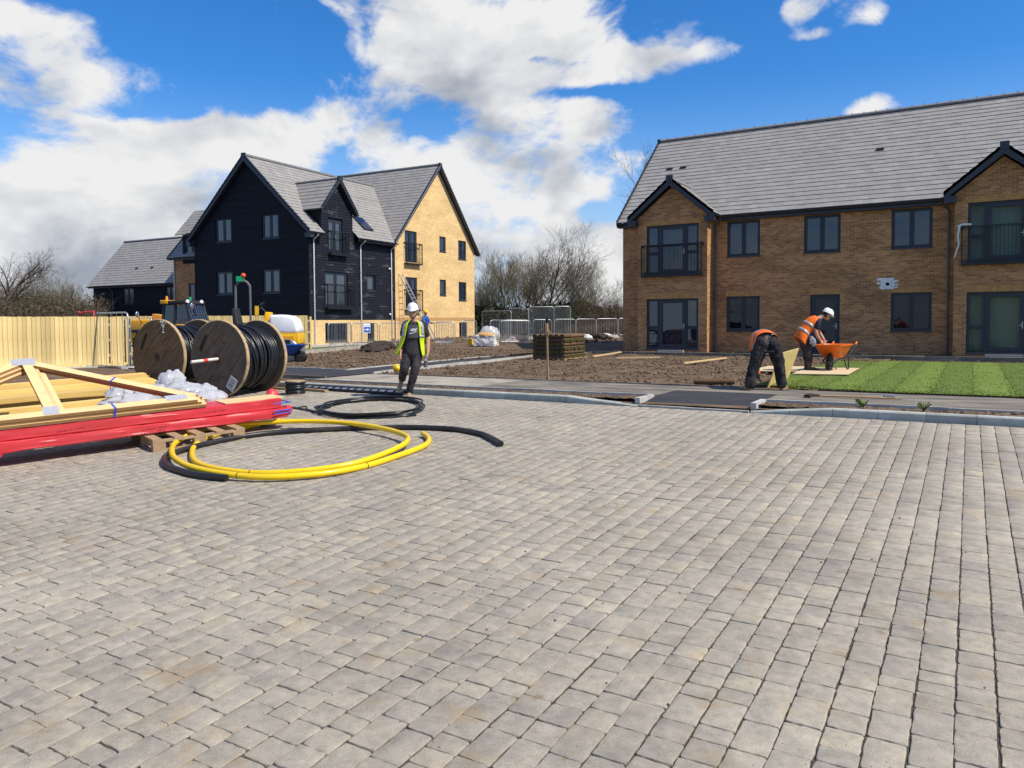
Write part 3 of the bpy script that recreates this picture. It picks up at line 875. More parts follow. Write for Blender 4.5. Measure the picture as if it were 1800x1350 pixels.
def kerb_stone(xa, xb, ha, hb):
    b = MB(); prof = lambda h: [(0, -0.02), (0.004, h - 0.022), (0.016, h - 0.004), (0.03, h), (0.125, h), (0.125, -0.02)]
    A, B = prof(ha), prof(hb); n = 6
    vs = [(xa + .003, 11.93 + y, z) for y, z in A] + [(xb - .003, 11.93 + y, z) for y, z in B]
    b.add(vs, [tuple(range(n)), tuple(reversed(range(n, 2 * n)))] + [(i, n + i, n + (i + 1) % n, (i + 1) % n) for i in range(n)])
    o = b.build('kerb_stone', 'kerb_concrete', kerb); o['tone'] = rnd.uniform(0.1, 0.9)


x = -13.7
while x < -6.3: kerb_stone(x, min(x + 0.915, -6.05), 0.118, 0.118); x += 0.915
kerb_stone(-6.05, -5.4, 0.118, 0.065); kerb_stone(-5.4, -4.72, 0.065, 0.02)
kerb_stone(-2.88, -2.3, 0.02, 0.07); kerb_stone(-2.3, -1.7, 0.07, 0.118)
x = -1.7
while x < 8: kerb_stone(x, x + (0.915 if x > 0.2 else 0.6), 0.118, 0.118); x += 0.915 if x > 0.2 else 0.6

# ------------------------------------------------------------------ turf laid in strips
lawn = thing('lawn', 'freshly laid bright green turf in light and dark strips beside the brick building', 'lawn'); lawn['kind'] = 'structure'
x = -3.65; k = 0
while x < 9:
    w = 0.62; yb = 26.4 + rnd.uniform(-.1, .1)
    ya = 14.92 + rnd.choice((0, 0.05, 0.2)) + rnd.uniform(0, .05)
    if x < -3.0: ya = 15.45; yb = 25.6
    pts = []
    b = MB(); ny = 60; nx = 4
    vs = []
    for j in range(ny + 1):
        for i in range(nx + 1):
            xx = x + 0.003 + (w - 0.006) * i / nx; yy = ya + (yb - ya) * j / ny
            edge = 0.007 if (i in (0, nx) or j in (0, ny)) else 0
            if j == 0: yy += rnd.uniform(-.03, .03)
            vs.append((xx, yy, 0.146 + 0.012 * fbm(xx, yy, 1.1) - edge))
    b.add(vs, [(j * (nx + 1) + i, j * (nx + 1) + i + 1, (j + 1) * (nx + 1) + i + 1, (j + 1) * (nx + 1) + i) for j in range(ny) for i in range(nx)])
    b.add([(x, ya, .05), (x + w, ya, .05), (x + w, ya, .125), (x, ya, .125)], [(0, 1, 2, 3)], 1)
    o = b.build('turf_strip', ['turf', 'turf_soil'], lawn, smooth=60)
    o['tone'] = (0.30, 0.28, 0.75, 0.25, 0.85, 0.3, 0.8, 0.2, 0.35, 0.9)[k % 10] + rnd.uniform(-.06, .06)
    x += w; k += 1
b = MB()
for _ in range(42000):
    xx = rnd.uniform(-3.6, 8); yy = 14.95 + 11.4 * rnd.random() ** 1.5
    if xx < -3.0 and yy < 15.6: continue
    h = rnd.uniform(.008, .026); a = rnd.uniform(0, 6.28); lx, ly = cos(a) * .009, sin(a) * .009; bx, by = rnd.uniform(-.02, .02), rnd.uniform(-.02, .02)
    b.add([(xx - lx, yy - ly, .135), (xx + lx, yy + ly, .135), (xx + bx, yy + by, .142 + h)], [(0, 1, 2)], 0, rnd.random())
o = b.build('grass_blades', 'grass_blade', lawn); o['kind'] = 'stuff'
# ================================================================== BUILDINGS
class Face:
    """a vertical wall plane: s along it, d outwards, z up (local coordinates of the building)"""

    def __init__(f, ox, oy, ux, uy):
        f.o, f.u, f.n = Vector((ox, oy, 0)), Vector((ux, uy, 0)).normalized(), Vector((uy, -ux, 0)).normalized()

    def __call__(f, s, d, z):
        p = f.o + f.u * s + f.n * d
        return (p.x, p.y, z)

    def box(f, mb, s0, s1, d0, d1, z0, z1, mi=0, tone=0.5):
        mb.add([f(s0, d1, z0), f(s1, d1, z0), f(s1, d0, z0), f(s0, d0, z0), f(s0, d1, z1), f(s1, d1, z1), f(s1, d0, z1), f(s0, d0, z1)],
               [(0, 3, 2, 1), (4, 5, 6, 7), (0, 1, 5, 4), (1, 2, 6, 5), (2, 3, 7, 6), (3, 0, 4, 7)], mi, tone)
        return mb


def top_at(top, s):
    for (a, za), (b, zb) in zip(top[:-1], top[1:]):
        if a <= s <= b: return za + (zb - za) * (s - a) / (b - a)
    return top[-1][1]


def wall(mb, F, top, z0, holes=(), depth=0.09):
    """wall face under the profile top with rectangular openings and their reveals; brick coordinates as UV"""
    cuts = sorted(set([p[0] for p in top] + [h[0] for h in holes] + [h[1] for h in holes]))
    cuts = [c for c in cuts if top[0][0] - 1e-6 <= c <= top[-1][0] + 1e-6]

    def quad(pts, flip=False):
        i = len(mb.f)
        mb.add([F(s, d, z) for s, d, z in pts], [(0, 1, 2, 3)])
        mb.uv[i] = [(s + d, z) for s, d, z in pts]
    for a, b in zip(cuts[:-1], cuts[1:]):
        if b - a < 1e-5: continue
        m = (a + b) / 2
        hs = sorted([(h[2], h[3]) for h in holes if h[0] < m < h[1]])
        lo = z0
        for (ha, hb) in hs:
            if ha > lo + 1e-5: quad([(a, 0, lo), (b, 0, lo), (b, 0, ha), (a, 0, ha)])
            lo = hb
        quad([(a, 0, lo), (b, 0, lo), (b, 0, top_at(top, b - 1e-9)), (a, 0, top_at(top, a + 1e-9))])
    for (a, b, za, zb) in holes:
        quad([(a, 0, za), (a, -depth, za), (a, -depth, zb), (a, 0, zb)])
        quad([(b, -depth, za), (b, 0, za), (b, 0, zb), (b, -depth, zb)])
        quad([(a, -depth, zb), (b, -depth, zb), (b, 0, zb), (a, 0, zb)])
        quad([(a, 0, za), (b, 0, za), (b, -depth, za), (a, -depth, za)])


def boards(mb, F, top, z0, holes=(), row=0.15):
    """lapped weatherboards, cut round the openings"""
    zmax = max(z for _, z in top); k = 0; z = z0
    while z < zmax - 0.02:
        zb = min(z + row, zmax - 1e-3); zm = (z + zb) / 2
        xs = [s for s in [top[0][0] + i * (top[-1][0] - top[0][0]) / 400 for i in range(401)] if top_at(top, s) > zm]
        if not xs: break
        segs = [(min(xs), max(xs))]
        for (a, b, ha, hb) in holes:
            if ha - 0.02 < zm < hb + 0.02:
                ns = []
                for (p, q) in segs:
                    if a - .03 > p: ns.append((p, min(q, a - .03)))
                    if b + .03 < q: ns.append((max(p, b + .03), q))
                segs = [t for t in ns if t[1] - t[0] > 0.02]
        for (p, q) in segs:
            # lengths of up to 3.6 m butt-jointed
            c = p
            while c < q - 1e-4:
                e_ = min(q, c + (rnd.uniform(1.8, 3.6)))
                if q - e_ < .3: e_ = q
                t = rnd.random()
                mb.add([F(c, .034, z), F(e_, .034, z), F(e_, .014, zb + .01), F(c, .014, zb + .01), F(c, .006, z), F(e_, .006, z)],
                       [(0, 1, 2, 3), (4, 5, 1, 0), (0, 3, 4), (1, 5, 2)], 0, t)
                c = e_
        z += row; k += 1


def roof_slope(mb, o, sd_, td, T, smin, smax, course=0.30, tile=0.33, slab=True, lift=0.032):
    o, sd_, td = Vector(o), Vector(sd_).normalized(), Vector(td).normalized()
    n = sd_.cross(td)
    if n.z < 0: n = -n
    P = lambda s, t, h: tuple(o + sd_ * s + td * t + n * h)
    if slab:
        ns = 6; vs = []
        for i in range(ns + 1):
            t = T * i / ns; vs += [P(smin(t), t, -.004), P(smax(t), t, -.004)]
        mb.add(vs, [(2 * i, 2 * i + 1, 2 * i + 3, 2 * i + 2) for i in range(ns)], 0, 0.4)
    k = 0; t = 0.0
    while t < T - 0.02:
        t1 = min(T, t + course + 0.05)
        a, b = min(smin(t), smin(t1)), max(smax(t), smax(t1))
        s = math.floor(a / tile) * tile + (0.5 * tile if k % 2 else 0) - tile
        while s < b:
            l0, l1 = max(s, smin(t)), max(s, smin(t1)); r0, r1 = min(s + tile - .004, smax(t)), min(s + tile - .004, smax(t1))
            if r0 - l0 > .015 or r1 - l1 > .015:
                r0, r1 = max(l0, r0), max(l1, r1)
                j = rnd.uniform(-.003, .003); h0, h1 = lift + j, 0.008 + j
                mb.add([P(l0, t, h0), P(r0, t, h0), P(r1, t1, h1), P(l1, t1, h1), P(l0, t, -.003), P(r0, t, -.003)],
                       [(0, 1, 2, 3), (4, 5, 1, 0), (0, 3, 4), (1, 5, 2)], 0, min(1, max(0, rnd.gauss(.5, .22))))
            s += tile
        t += course; k += 1


def ridge_tiles(mb, p, q, r=0.12, L=0.45):
    p, q = Vector(p), Vector(q); d = q - p; n = max(1, round(d.length / L)); u = d / n
    side = u.cross(Vector((0, 0, 1))).normalized(); up = side.cross(u).normalized()
    for i in range(n):
        a, b = p + u * i, p + u * (i + 1) + u.normalized() * .02
        vs = []
        for c, rr in ((a, r), (b, r * .93)):
            for an in (-0.3, 0.35, 1.57, 2.79, 3.44): vs.append(tuple(c + side * cos(an) * rr + up * (sin(an) * rr - .03)))
        mb.add(vs, [(j, j + 1, 6 + j, 5 + j) for j in range(4)] + [(0, 1, 2, 3, 4), (9, 8, 7, 6, 5)], 0, rnd.random())


def window(par, F, s0, s1, z0, z1, kind='two', glass='glass_dark', rec=0.07, sill=True):
    """frame = part, panes / sill / handle = sub-parts"""
    b = MB(); fw = 0.055; d0, d1 = -rec - .06, -rec
    bx = lambda a, c, e_, g, dd0=d0, dd1=d1: F.box(b, a, c, dd0, dd1, e_, g)
    bx(s0, s0 + fw, z0, z1); bx(s1 - fw, s1, z0, z1); bx(s0 + fw, s1 - fw, z1 - fw, z1); bx(s0 + fw, s1 - fw, z0, z0 + fw)
    panes = []

    def sash(a, c, e_, g, w=0.045, pr=0.012):
        F.box(b, a, a + w, d0 + .01, d1 + pr, e_, g); F.box(b, c - w, c, d0 + .01, d1 + pr, e_, g)
        F.box(b, a + w, c - w, d0 + .01, d1 + pr, g - w, g); F.box(b, a + w, c - w, d0 + .01, d1 + pr, e_, e_ + w)
        panes.append((a + w, c - w, e_ + w, g - w))
    i0, i1, k0, k1 = s0 + fw, s1 - fw, z0 + fw, z1 - fw
    g_ = 0.004
    if kind == 'two':
        m = (i0 + i1) / 2
        bx(m - .03, m + .03, k0, k1)
        sash(i0 + g_, m - .03 - g_, k0 + g_, k1 - g_); sash(m + .03 + g_, i1 - g_, k0 + g_, k1 - g_)
    elif kind == 'one':
        sash(i0 + g_, i1 - g_, k0 + g_, k1 - g_)
    elif kind == 'french':
        m = (i0 + i1) / 2
        bx(m - .02, m + .02, k0, k1)
        sash(i0 + g_, m - .02 - g_, k0 + g_, k1 - g_, 0.085); sash(m + .02 + g_, i1 - g_, k0 + g_, k1 - g_, 0.085)
    elif kind == 'doorset':
        W = i1 - i0; a, c = i0 + W * .225, i1 - W * .225; tz = k0 + (k1 - k0) * .42
        bx(a - .03, a + .03, k0, k1); bx(c - .03, c + .03, k0, k1)
        for (p, q) in ((i0, a - .03), (c + .03, i1)):
            bx(p, q, tz - .03, tz + .03)
            sash(p + g_, q - g_, tz + .03 + g_, k1 - g_, .03); sash(p + g_, q - g_, k0 + g_, tz - .03 - g_, .03)
        sash(a + .03 + g_, c - .03 - g_, k0 + g_, k1 - g_, .12)
    elif kind == 'door':
        sash(i0 + g_, i1 - g_, k0 + g_, k1 - g_, .12)
    fr = b.build('window' if kind in ('two', 'one') else 'glazed_door', 'frame', par)
    for (a, c, e_, g) in panes:
        p = MB(); F.box(p, a - .004, c + .004, d0 + .026, d0 + .038, e_ - .004, g + .004)
        p.build('pane', glass, fr)
    if sill:
        p = MB(); F.box(p, s0 - .03, s1 + .03, d0 + .05, 0.045, z0 - .045, z0 - .003); p.build('sill', 'sill', fr)
    if kind in ('doorset', 'door', 'french'):
        hs = {'doorset': i1 - (i1 - i0) * .225 - .08, 'door': i1 - .07, 'french': (i0 + i1) / 2 + .06}[kind]
        zz = k0 + (k1 - k0) * .45
        p = MB(); F.box(p, hs - .014, hs + .014, d1 + .013, d1 + .03, zz - .11, zz + .11); F.box(p, hs - .09, hs + .01, d1 + .03, d1 + .052, zz - .012, zz + .012)
        p.build('handle', 'galv', fr)
    return fr


def balcony(par, F, s0, s1, z0, z1, out=0.14, name='balcony_railing', step=0.105):
    b = MB()
    F.box(b, s0, s1, out - .02, out + .025, z1 - .045, z1); F.box(b, s0, s1, out - .02, out + .02, z0 + .06, z0 + .095)
    F.box(b, s0 - .02, s1 + .02, 0.002, out + .03, z0 - .06, z0 + .02)
    for s in (s0, s1):
        F.box(b, s - .022, s + .022, out - .022, out + .028, z0 + .021, z1 - .046)
        F.box(b, s - .03, s + .03, .003, out - .021, z1 - .07, z1 - .005); F.box(b, s - .05, s + .05, .001, .012, z1 - .1, z1 + .02)
    r = b.build(name, 'iron', par)
    bb = MB(); F.box(bb, -.007, .007, out - .007, out + .007, z0 + .095, z1 - .045)
    # shared bar, moved along the railing
    me = None
    n = int((s1 - s0) / step)
    for i in range(1, n):
        s = s0 + (s1 - s0) * i / n
        if me is None: me = bb.mesh('baluster', 'iron')
        v = F.u * s
        inst('baluster', me, r, (v.x, v.y, 0))
    return r


def soldier(par, F, s0, s1, z, m='brown_soldier'):
    b = MB(); s = s0
    while s < s1 - .05:
        F.box(b, s, s + .065, -.05, .006, z, z + .215, 0, rnd.random()); s += .0755
    o = b.build('soldier_course', m, par); o['kind'] = 'stuff'
    return o


def downpipe(par, F, s, z0, z1, m='downpipe_grey', out=0.08, swan=None, r=0.036):
    b = MB()
    pts = [F(s, out, z0), F(s, out, z1 - .35)]
    if swan: pts += [F(s, out, z1 - .3), F(s + swan[0], out + swan[1], z1 - .08), F(s + swan[0], out + swan[1], z1)]
    else: pts.append(F(s, out, z1))
    b.tube(pts, r, 10)
    z = z0 + .6
    while z < z1 - .4:
        b.tube([F(s, out, z), F(s, out, z + .06)], r * 1.35, 10); F.box(b, s - .05, s + .05, .002, out, z + .01, z + .05); z += 1.8
    return b.build('downpipe', m, par, smooth=40)


def gutter(par, p, q, m='gutter'):
    b = MB(); p, q = Vector(p), Vector(q); u = (q - p).normalized(); side = u.cross(Vector((0, 0, 1)))
    vs = []
    for c in (p, q):
        for an in [pi + pi * i / 6 for i in range(7)]: vs.append(tuple(c + side * cos(an) * .062 + Vector((0, 0, sin(an) * .062))))
        for an in [2 * pi - pi * i / 6 for i in range(7)]: vs.append(tuple(c + side * cos(an) * .054 + Vector((0, 0, sin(an) * .054 + .001))))
    b.add(vs, [(i, i + 1, 15 + i, 14 + i) for i in range(13)] + [tuple(reversed(range(14))), tuple(range(14, 28))])
    return b.build('gutter', m, par, smooth=40)


def bargeboards(par, F, sl, zl, sm, zm, sr, zr, d=0.30, depth=.22, m='fascia', foot=True):
    b = MB()
    for (a, za, c, zc) in ((sl, zl, sm, zm), (sr, zr, sm, zm)):
        b.add([F(a, d, za), F(c, d, zc), F(c, d, zc - depth * 1.35), F(a, d, za - depth), F(a, d - .03, za), F(c, d - .03, zc), F(c, d - .03, zc - depth * 1.35), F(a, d - .03, za - depth)],
              [(0, 1, 2, 3), (7, 6, 5, 4), (0, 4, 5, 1), (3, 2, 6, 7), (0, 3, 7, 4)])
        # soffit back to the wall
        b.add([F(a, d - .03, za - depth * .7), F(c, d - .03, zc - depth * .95), F(c, -.02, zc - depth * .95), F(a, -.02, za - depth * .7)], [(0, 1, 2, 3)])
        # dry verge units capping the tile edge
        n = max(1, int(Vector((c - a, zc - za)).length / .3))
        for i in range(n):
            t0, t1 = i / n, (i + 1.05) / n
            p0, p1 = (a + (c - a) * t0, za + (zc - za) * t0), (a + (c - a) * t1, za + (zc - za) * t1)
            b.add([F(p0[0], d + .02, p0[1] + .075), F(p1[0], d + .02, p1[1] + .05), F(p1[0], d + .02, p1[1] - .05), F(p0[0], d + .02, p0[1] - .06),
                   F(p0[0], d - .09, p0[1] + .075), F(p1[0], d - .09, p1[1] + .05)], [(0, 1, 2, 3), (0, 4, 5, 1), (3, 2, 1, 0)])
    F.box(b, sm - .13, sm + .13, d - .1, d + .03, zm - .16, zm + .1)
    if foot:
        for (a, za, sg) in ((sl, zl, 1), (sr, zr, -1)):
            lo, hi = sorted((a, a + sg * .36))
            F.box(b, lo, hi, -.02, d + .004, za - depth - .1, za - .1)
    return b.build('bargeboard', m, par)


# ---------------------------------------------------------------- brick block on the right
RB = thing('apartment_building', 'two storey brown brick apartment building with grey tiled roof and gabled bays', 'building', (-12.76, 30.6, 0))
RF = Face(0, 0, 1, 0)
LEN = 23.0
EZ = 5.60
main_holes = [(4.43, 5.71, 3.96, 5.35), (7.33, 8.61, 3.96, 5.35), (10.3, 11.59, 3.96, 5.35), (4.42, 5.71, 1.02, 2.38), (10.31, 11.6, 1.02, 2.38), (7.57, 8.61, .22, 2.38)]
b = MB()
wall(b, RF, [(0, EZ), (1.0, EZ)], -.1)
wall(b, RF, [(3.89, EZ), (12.27, EZ)], -.1, main_holes)
wall(b, RF, [(15.0, EZ), (LEN, EZ)], -.1)
wall(b, Face(0, 9.7, 0, -1), [(0, EZ), (4.85, 9.75), (9.7, EZ)], -.1)
wall(b, Face(LEN, 0, 0, 1), [(0, EZ), (4.85, 9.75), (9.7, EZ)], -.1)
wall(b, Face(LEN, 9.7, -1, 0), [(0, EZ), (LEN, EZ)], -.1)
BAYS = ((1.0, 3.89), (12.27, 15.0))
for bi, (xa, xb) in enumerate(BAYS):
    m = (xa + xb) / 2
    BF = Face(xa, -.85, 1, 0); W = xb - xa
    holes = [(.38, .38 + 2.16, 3.33, 5.28), (.38, .38 + 2.16, .30, 2.32)]
    wall(b, BF, [(0, EZ), (W / 2, EZ + .833 * W / 2 - .02), (W, EZ)], -.1, holes)
    wall(b, Face(xa, 0, 0, -1), [(0, EZ), (.85, EZ)], -.1)
    wall(b, Face(xb, -.85, 0, 1), [(0, EZ), (.85, EZ)], -.1)
b.build('wall', 'brown_brick', RB)
for (a, c, za, zb) in main_holes[:5]: window(RB, RF, a, c, za, zb, 'two', 'glass_black' if zb < 3 else 'glass_dark')
window(RB, RF, *main_holes[5], 'door', 'glass_black')
for (a, c, za, zb) in main_holes[3:]: soldier(RB, RF, a - .02, c + .02, zb)
for bi, (xa, xb) in enumerate(BAYS):
    BF = Face(xa, -.85, 1, 0)
    window(RB, BF, .38, 2.54, 3.33, 5.28, 'doorset', 'glass_dark' if bi == 0 else 'glass_clear')
    window(RB, BF, .38, 2.54, .30, 2.32, 'doorset', 'glass_dark' if bi == 0 else 'glass_clear')
    soldier(RB, BF, .3, 2.62, 5.28); soldier(RB, BF, .3, 2.62, 2.32)
    balcony(RB, BF, .22, 2.70, 3.27, 4.50)
    b = MB(); BF.box(b, .92, 1.98, 0.0, .2, .17, .25); b.build('door_step', 'paving_slab', RB)
    # bay roof: two slopes dying into the main roof
    m = (xb - xa) / 2; rid = EZ + .833 * (m + .33)
    ov = .33; y0 = -.85 - .30
    yr = -.27 + (rid - 5.58) / .857
    sl = math.atan(.833); T = (m + ov) / cos(sl)
    rb = MB()
    for sg in (-1, 1):
        ox = xa + m + sg * (m + ov)
        roof_slope(rb, (ox, y0, EZ), (0, 1, 0), (-sg * cos(sl), 0, sin(sl)), T, lambda t: 0.0, lambda t: (-.27 - y0 + .05) + (yr + .27) * t / T, lift=.03)
    ridge_tiles(rb, (xa + m, y0, rid + .03), (xa + m, yr, rid + .03))
    o = rb.build('bay_roof', 'tile', RB); o['kind'] = 'stuff'
    bargeboards(RB, Face(xa, -.85, 1, 0), -ov, EZ + .01, m, rid + .02, 2 * m + ov, EZ + .01)
    for sg, ox in ((-1, -ov), (1, 2 * m + ov)):
        gutter(RB, (xa + ox, -1.13, EZ - .05), (xa + ox, -.3, EZ - .05))
    # fascia along the bay sides
    for ox in (-ov + .06, 2 * m + ov - .09):
        fb = MB(); fb.box(xa + ox, xa + ox + .03, -1.12, -.3, EZ - .2, EZ - .01); fb.build('fascia', 'fascia', RB)
# main roof
rb = MB(); sl = math.atan(.857); T = 5.13 / cos(sl)
roof_slope(rb, (-.19, -.27, 5.58), (1, 0, 0), (0, cos(sl), sin(sl)), T, lambda t: 0.0, lambda t: LEN + .38)
roof_slope(rb, (-.19, 9.99, 5.58), (1, 0, 0), (0, -cos(sl), sin(sl)), T, lambda t: 0.0, lambda t: LEN + .38)
o = rb.build('roof', 'tile', RB); o['kind'] = 'stuff'
rb = MB(); ridge_tiles(rb, (-.19, 4.86, 10.03), (LEN + .19, 4.86, 10.03))
n = int((LEN + .38) / .45)
for i in range(n): rb.box(-.19 + .45 * i - .012, -.19 + .45 * i + .012, 4.83, 4.89, 10.1, 10.155)
rb.build('ridge_tile', 'tile_ridge', RB)
vb = None
for (vx, vt) in ((1.1, 4.03), (1.72, 4.03), (9.66, 3.73)):
    c = Vector((vx, -.27 + vt * cos(sl), 5.58 + vt * sin(sl))); nn = Vector((0, -sin(sl), cos(sl))); td = Vector((0, cos(sl), sin(sl)))
    b = MB(); b.obox(c + nn * .06, (.14, 0, 0), td * .05, nn * .022); b.build('roof_vent', 'black_hole', RB)
for (a, c) in ((-.15, .62), (4.28, 11.9), (15.4, LEN)):
    b = MB(); b.prism([(-.22, 5.37), (-.001, 5.37), (-.001, 5.385), (-.19, 5.385), (-.19, 5.56), (-.22, 5.56)], a, c, T=lambda x, y, z: (z, x, y)); b.build('fascia', 'fascia', RB)
for (a, c) in ((-.17, .62), (4.26, 11.9), (15.4, LEN)): gutter(RB, (a, -.29, 5.53), (c, -.29, 5.53))
bargeboards(RB, Face(0, 9.7, 0, -1), -.29, 5.6, 4.85, 10.0, 9.99, 5.6, d=.17, foot=False)
downpipe(RB, RF, 4.0, .1, 5.5, swan=(.27, .2)); downpipe(RB, RF, 12.08, .1, 5.5, swan=(-.24, .2)); downpipe(RB, RF, .86, 5.0, 5.5, swan=(-.2, .2))
# unfinished vent opening smeared with mortar, flood-light bracket on the bay railing
b = MB(); r2 = random.Random(4)
for i in range(9):
    z = 2.92 - i * .045; a, c = 9.90 + r2.uniform(-.08, .08), 10.48 + r2.uniform(-.1, .1)
    RF.box(b, a, c, .001, .008 + r2.uniform(0, .006), z - .042, z)
b.build('mortar_patch', 'mortar_pale', RB)
b = MB(); b.lathe([(.06, 0), (.06, .02), (.045, .03)], 16, RF(10.2, .012, 2.7), (0, -1, 0)); b.build('pipe_hole', 'black_hole', RB)
# pale panels added close behind the right-hand bay's glass to brighten the panes
BF = Face(12.27, -.85, 1, 0)
for (za, zb, m) in ((.34, 2.28, 'panel_cream'), (3.37, 5.24, 'dust_sheet')):
    b = MB(); n = 24; vs = []
    for i in range(n + 1):
        s_ = .42 + 2.08 * i / n; d_ = -.26 + .03 * sin(i * 1.9) * (m == 'dust_sheet')
        vs += [BF(s_, d_, za), BF(s_, d_, zb)]
    b.add(vs, [(2 * i, 2 * i + 2, 2 * i + 3, 2 * i + 1) for i in range(n)]); b.build('pale_backing', m, RB, smooth=60)
# cloth and tape caught on the rail end
b = MB(); b.tube([(12.36, -1.02, 4.5), (12.5, -1.06, 4.56), (12.75, -1.02, 4.55)], .035, 7); b.tube([(12.42, -1.04, 4.52), (12.37, -1.07, 4.2), (12.4, -1.05, 3.9), (12.3, -1.06, 3.55), (12.27, -1.05, 3.45)], [.035, .03, .025, .02, .01], 6)
o = b.build('cable_tail', 'white_plastic', None, smooth=60, loc=(-12.76, 30.6, 0)); tag(o, 'pale cable end tied over the railing of the right-hand bay', 'cable')

# ---------------------------------------------------------------- black and buff house on the left
LB = thing('apartment_house', 'three storey house of black weatherboard and buff brick with steep grey tiled gables', 'building', (-30.55, 29.83, 0), radians(2.5))
GF, SF = Face(-8.9, 0, 1, 0), Face(0, 0, 0, 1)
PL = 1.60
g_holes = [(8.9 + a, 8.9 + c, za, zb) for a, c, za, zb in ((-7.09, -5.8, 6.14, 7.5), (-3.37, -2.13, 6.14, 7.5), (-7.11, -5.79, 3.12, 4.43), (-3.4, -2.1, 3.12, 4.43))]
s_holes = [(1.53, 2.7, 5.42, 7.21), (1.2, 3.09, 2.35, 4.3), (4.85, 5.58, 3.35, 4.27)]
p_holes = [(1.2, 3.05, .42, 1.44), (4.83, 5.47, .42, 1.44)]
tg = .934
g_top = [(0, 6.62), (4.45, 6.62 + 4.45 * tg), (8.9, 6.62)]
s_top = [(0, 6.55), (.95, 6.55), (.951, 7.75), (2.3, 9.35), (3.6, 7.75), (3.601, 6.55), (7.45, 6.55)]
bk = MB(); bd = MB(); bs = MB()
wall(bk, Face(-8.9, .03, 1, 0), g_top, PL, [(h[0], h[1], h[2], h[3]) for h in g_holes])   # backing behind the boards
wall(bk, Face(-.03, 0, 0, 1), s_top, PL, s_holes)
wall(bk, Face(-8.87, 7.5, 0, -1), [(0, 6.6), (7.5, 6.6)], PL)
boards(bd, GF, g_top, PL, g_holes); boards(bs, SF, s_top, PL, s_holes)
boards(bd, Face(-8.9, 7.5, 0, -1), [(0, 6.6), (7.5, 6.6)], PL)
# corner posts
bd.box(-.03, .035, -.035, .03, PL, 6.6, 0, .2); bd.box(-8.935, -8.87, -.035, .03, PL, 6.6, 0, .2)
o = bd.build('weatherboarding', 'weatherboard', LB); o['kind'] = 'stuff'
o = bs.build('weatherboarding', 'weatherboard_scuffed', LB); o['kind'] = 'stuff'
bk.build('wall', 'weatherboard', LB)
# brick plinth and brick wing
bw = MB()
wall(bw, Face(-8.95, -.05, 1, 0), [(0, PL), (9.0, PL)], -.2)
wall(bw, Face(.05, -.05, 0, 1), [(0, PL), (7.5, PL)], -.2, p_holes)
BX = .14
BG = Face(BX, 7.42, 0, 1)
bw_holes = [(a - 7.42, c - 7.42, za, zb) for a, c, za, zb in ((8.46, 9.76, 5.3, 7.3), (12.4, 13.17, 6.27, 7.28), (14.76, 15.81, 5.92, 7.23),
            (8.49, 9.75, 2.34, 4.34), (12.39, 13.16, 3.3, 4.36), (14.78, 15.8, 3.0, 4.3), (14.81, 15.83, .38, 1.44))]
bt = 1.11
wall(bw, BG, [(0, 6.65), (4.78, 6.65 + 4.78 * bt), (9.5, 6.65)], -.2, bw_holes)
lw = MB(); wall(lw, Face(-20.4, 7.42, 1, 0), [(0, 6.65), (20.5, 6.65)], -.2, [(1.6, 2.9, 3.12, 4.43)]); lw.build('wall', 'brown_brick', LB)  # front wall's shade put into the colour: darker brown brick on the buff wing
wall(bw, Face(-20.4, 16.92, 0, -1), [(0, 6.65), (4.78, 6.65 + 4.78 * bt), (9.5, 6.65)], -.2)
wall(bw, Face(BX, 16.92, -1, 0), [(0, 6.65), (20.54, 6.65)], -.2)
bw.build('wall', 'buff_brick', LB)
b = MB()
for (s0, s1) in ((-.1, 9.6),):
    s = s0 + .1
    while s < 9.4: BG.box(b, s, s + .065, -.02, .008, 1.56, 1.775, 0, rnd.random()); s += .0755
o = b.build('soldier_course', 'buff_soldier', LB); o['kind'] = 'stuff'
for h in g_holes: window(LB, GF, *h, 'two', 'glass_pale', rec=.03)
window(LB, SF, *s_holes[0], 'french', 'glass_pale', rec=.05, sill=False); window(LB, SF, *s_holes[1], 'french', 'glass_pale', rec=.05, sill=False); window(LB, SF, *s_holes[2], 'one', 'glass_pale', rec=.05)
for h in p_holes: window(LB, Face(.05, -.05, 0, 1), *h, 'two' if h[1] - h[0] > 1 else 'one', 'glass_black')
balcony(LB, SF, 1.5, 3.0, 5.27, 6.55, out=.26); balcony(LB, SF, 1.16, 3.37, 2.27, 3.6, out=.26)
for i, h in enumerate(bw_holes): window(LB, BG, *h, 'french' if i in (0, 3) else ('two' if i in (2, 5, 6) else 'one'), 'glass_dark', sill=i not in (0, 3))
balcony(LB, BG, .95, 2.62, 5.21, 6.52, out=.22); balcony(LB, BG, .95, 2.62, 2.25, 3.55, out=.22)
window(LB, Face(-20.4, 7.42, 1, 0), 1.6, 2.9, 3.12, 4.43, 'two', 'glass_dark')
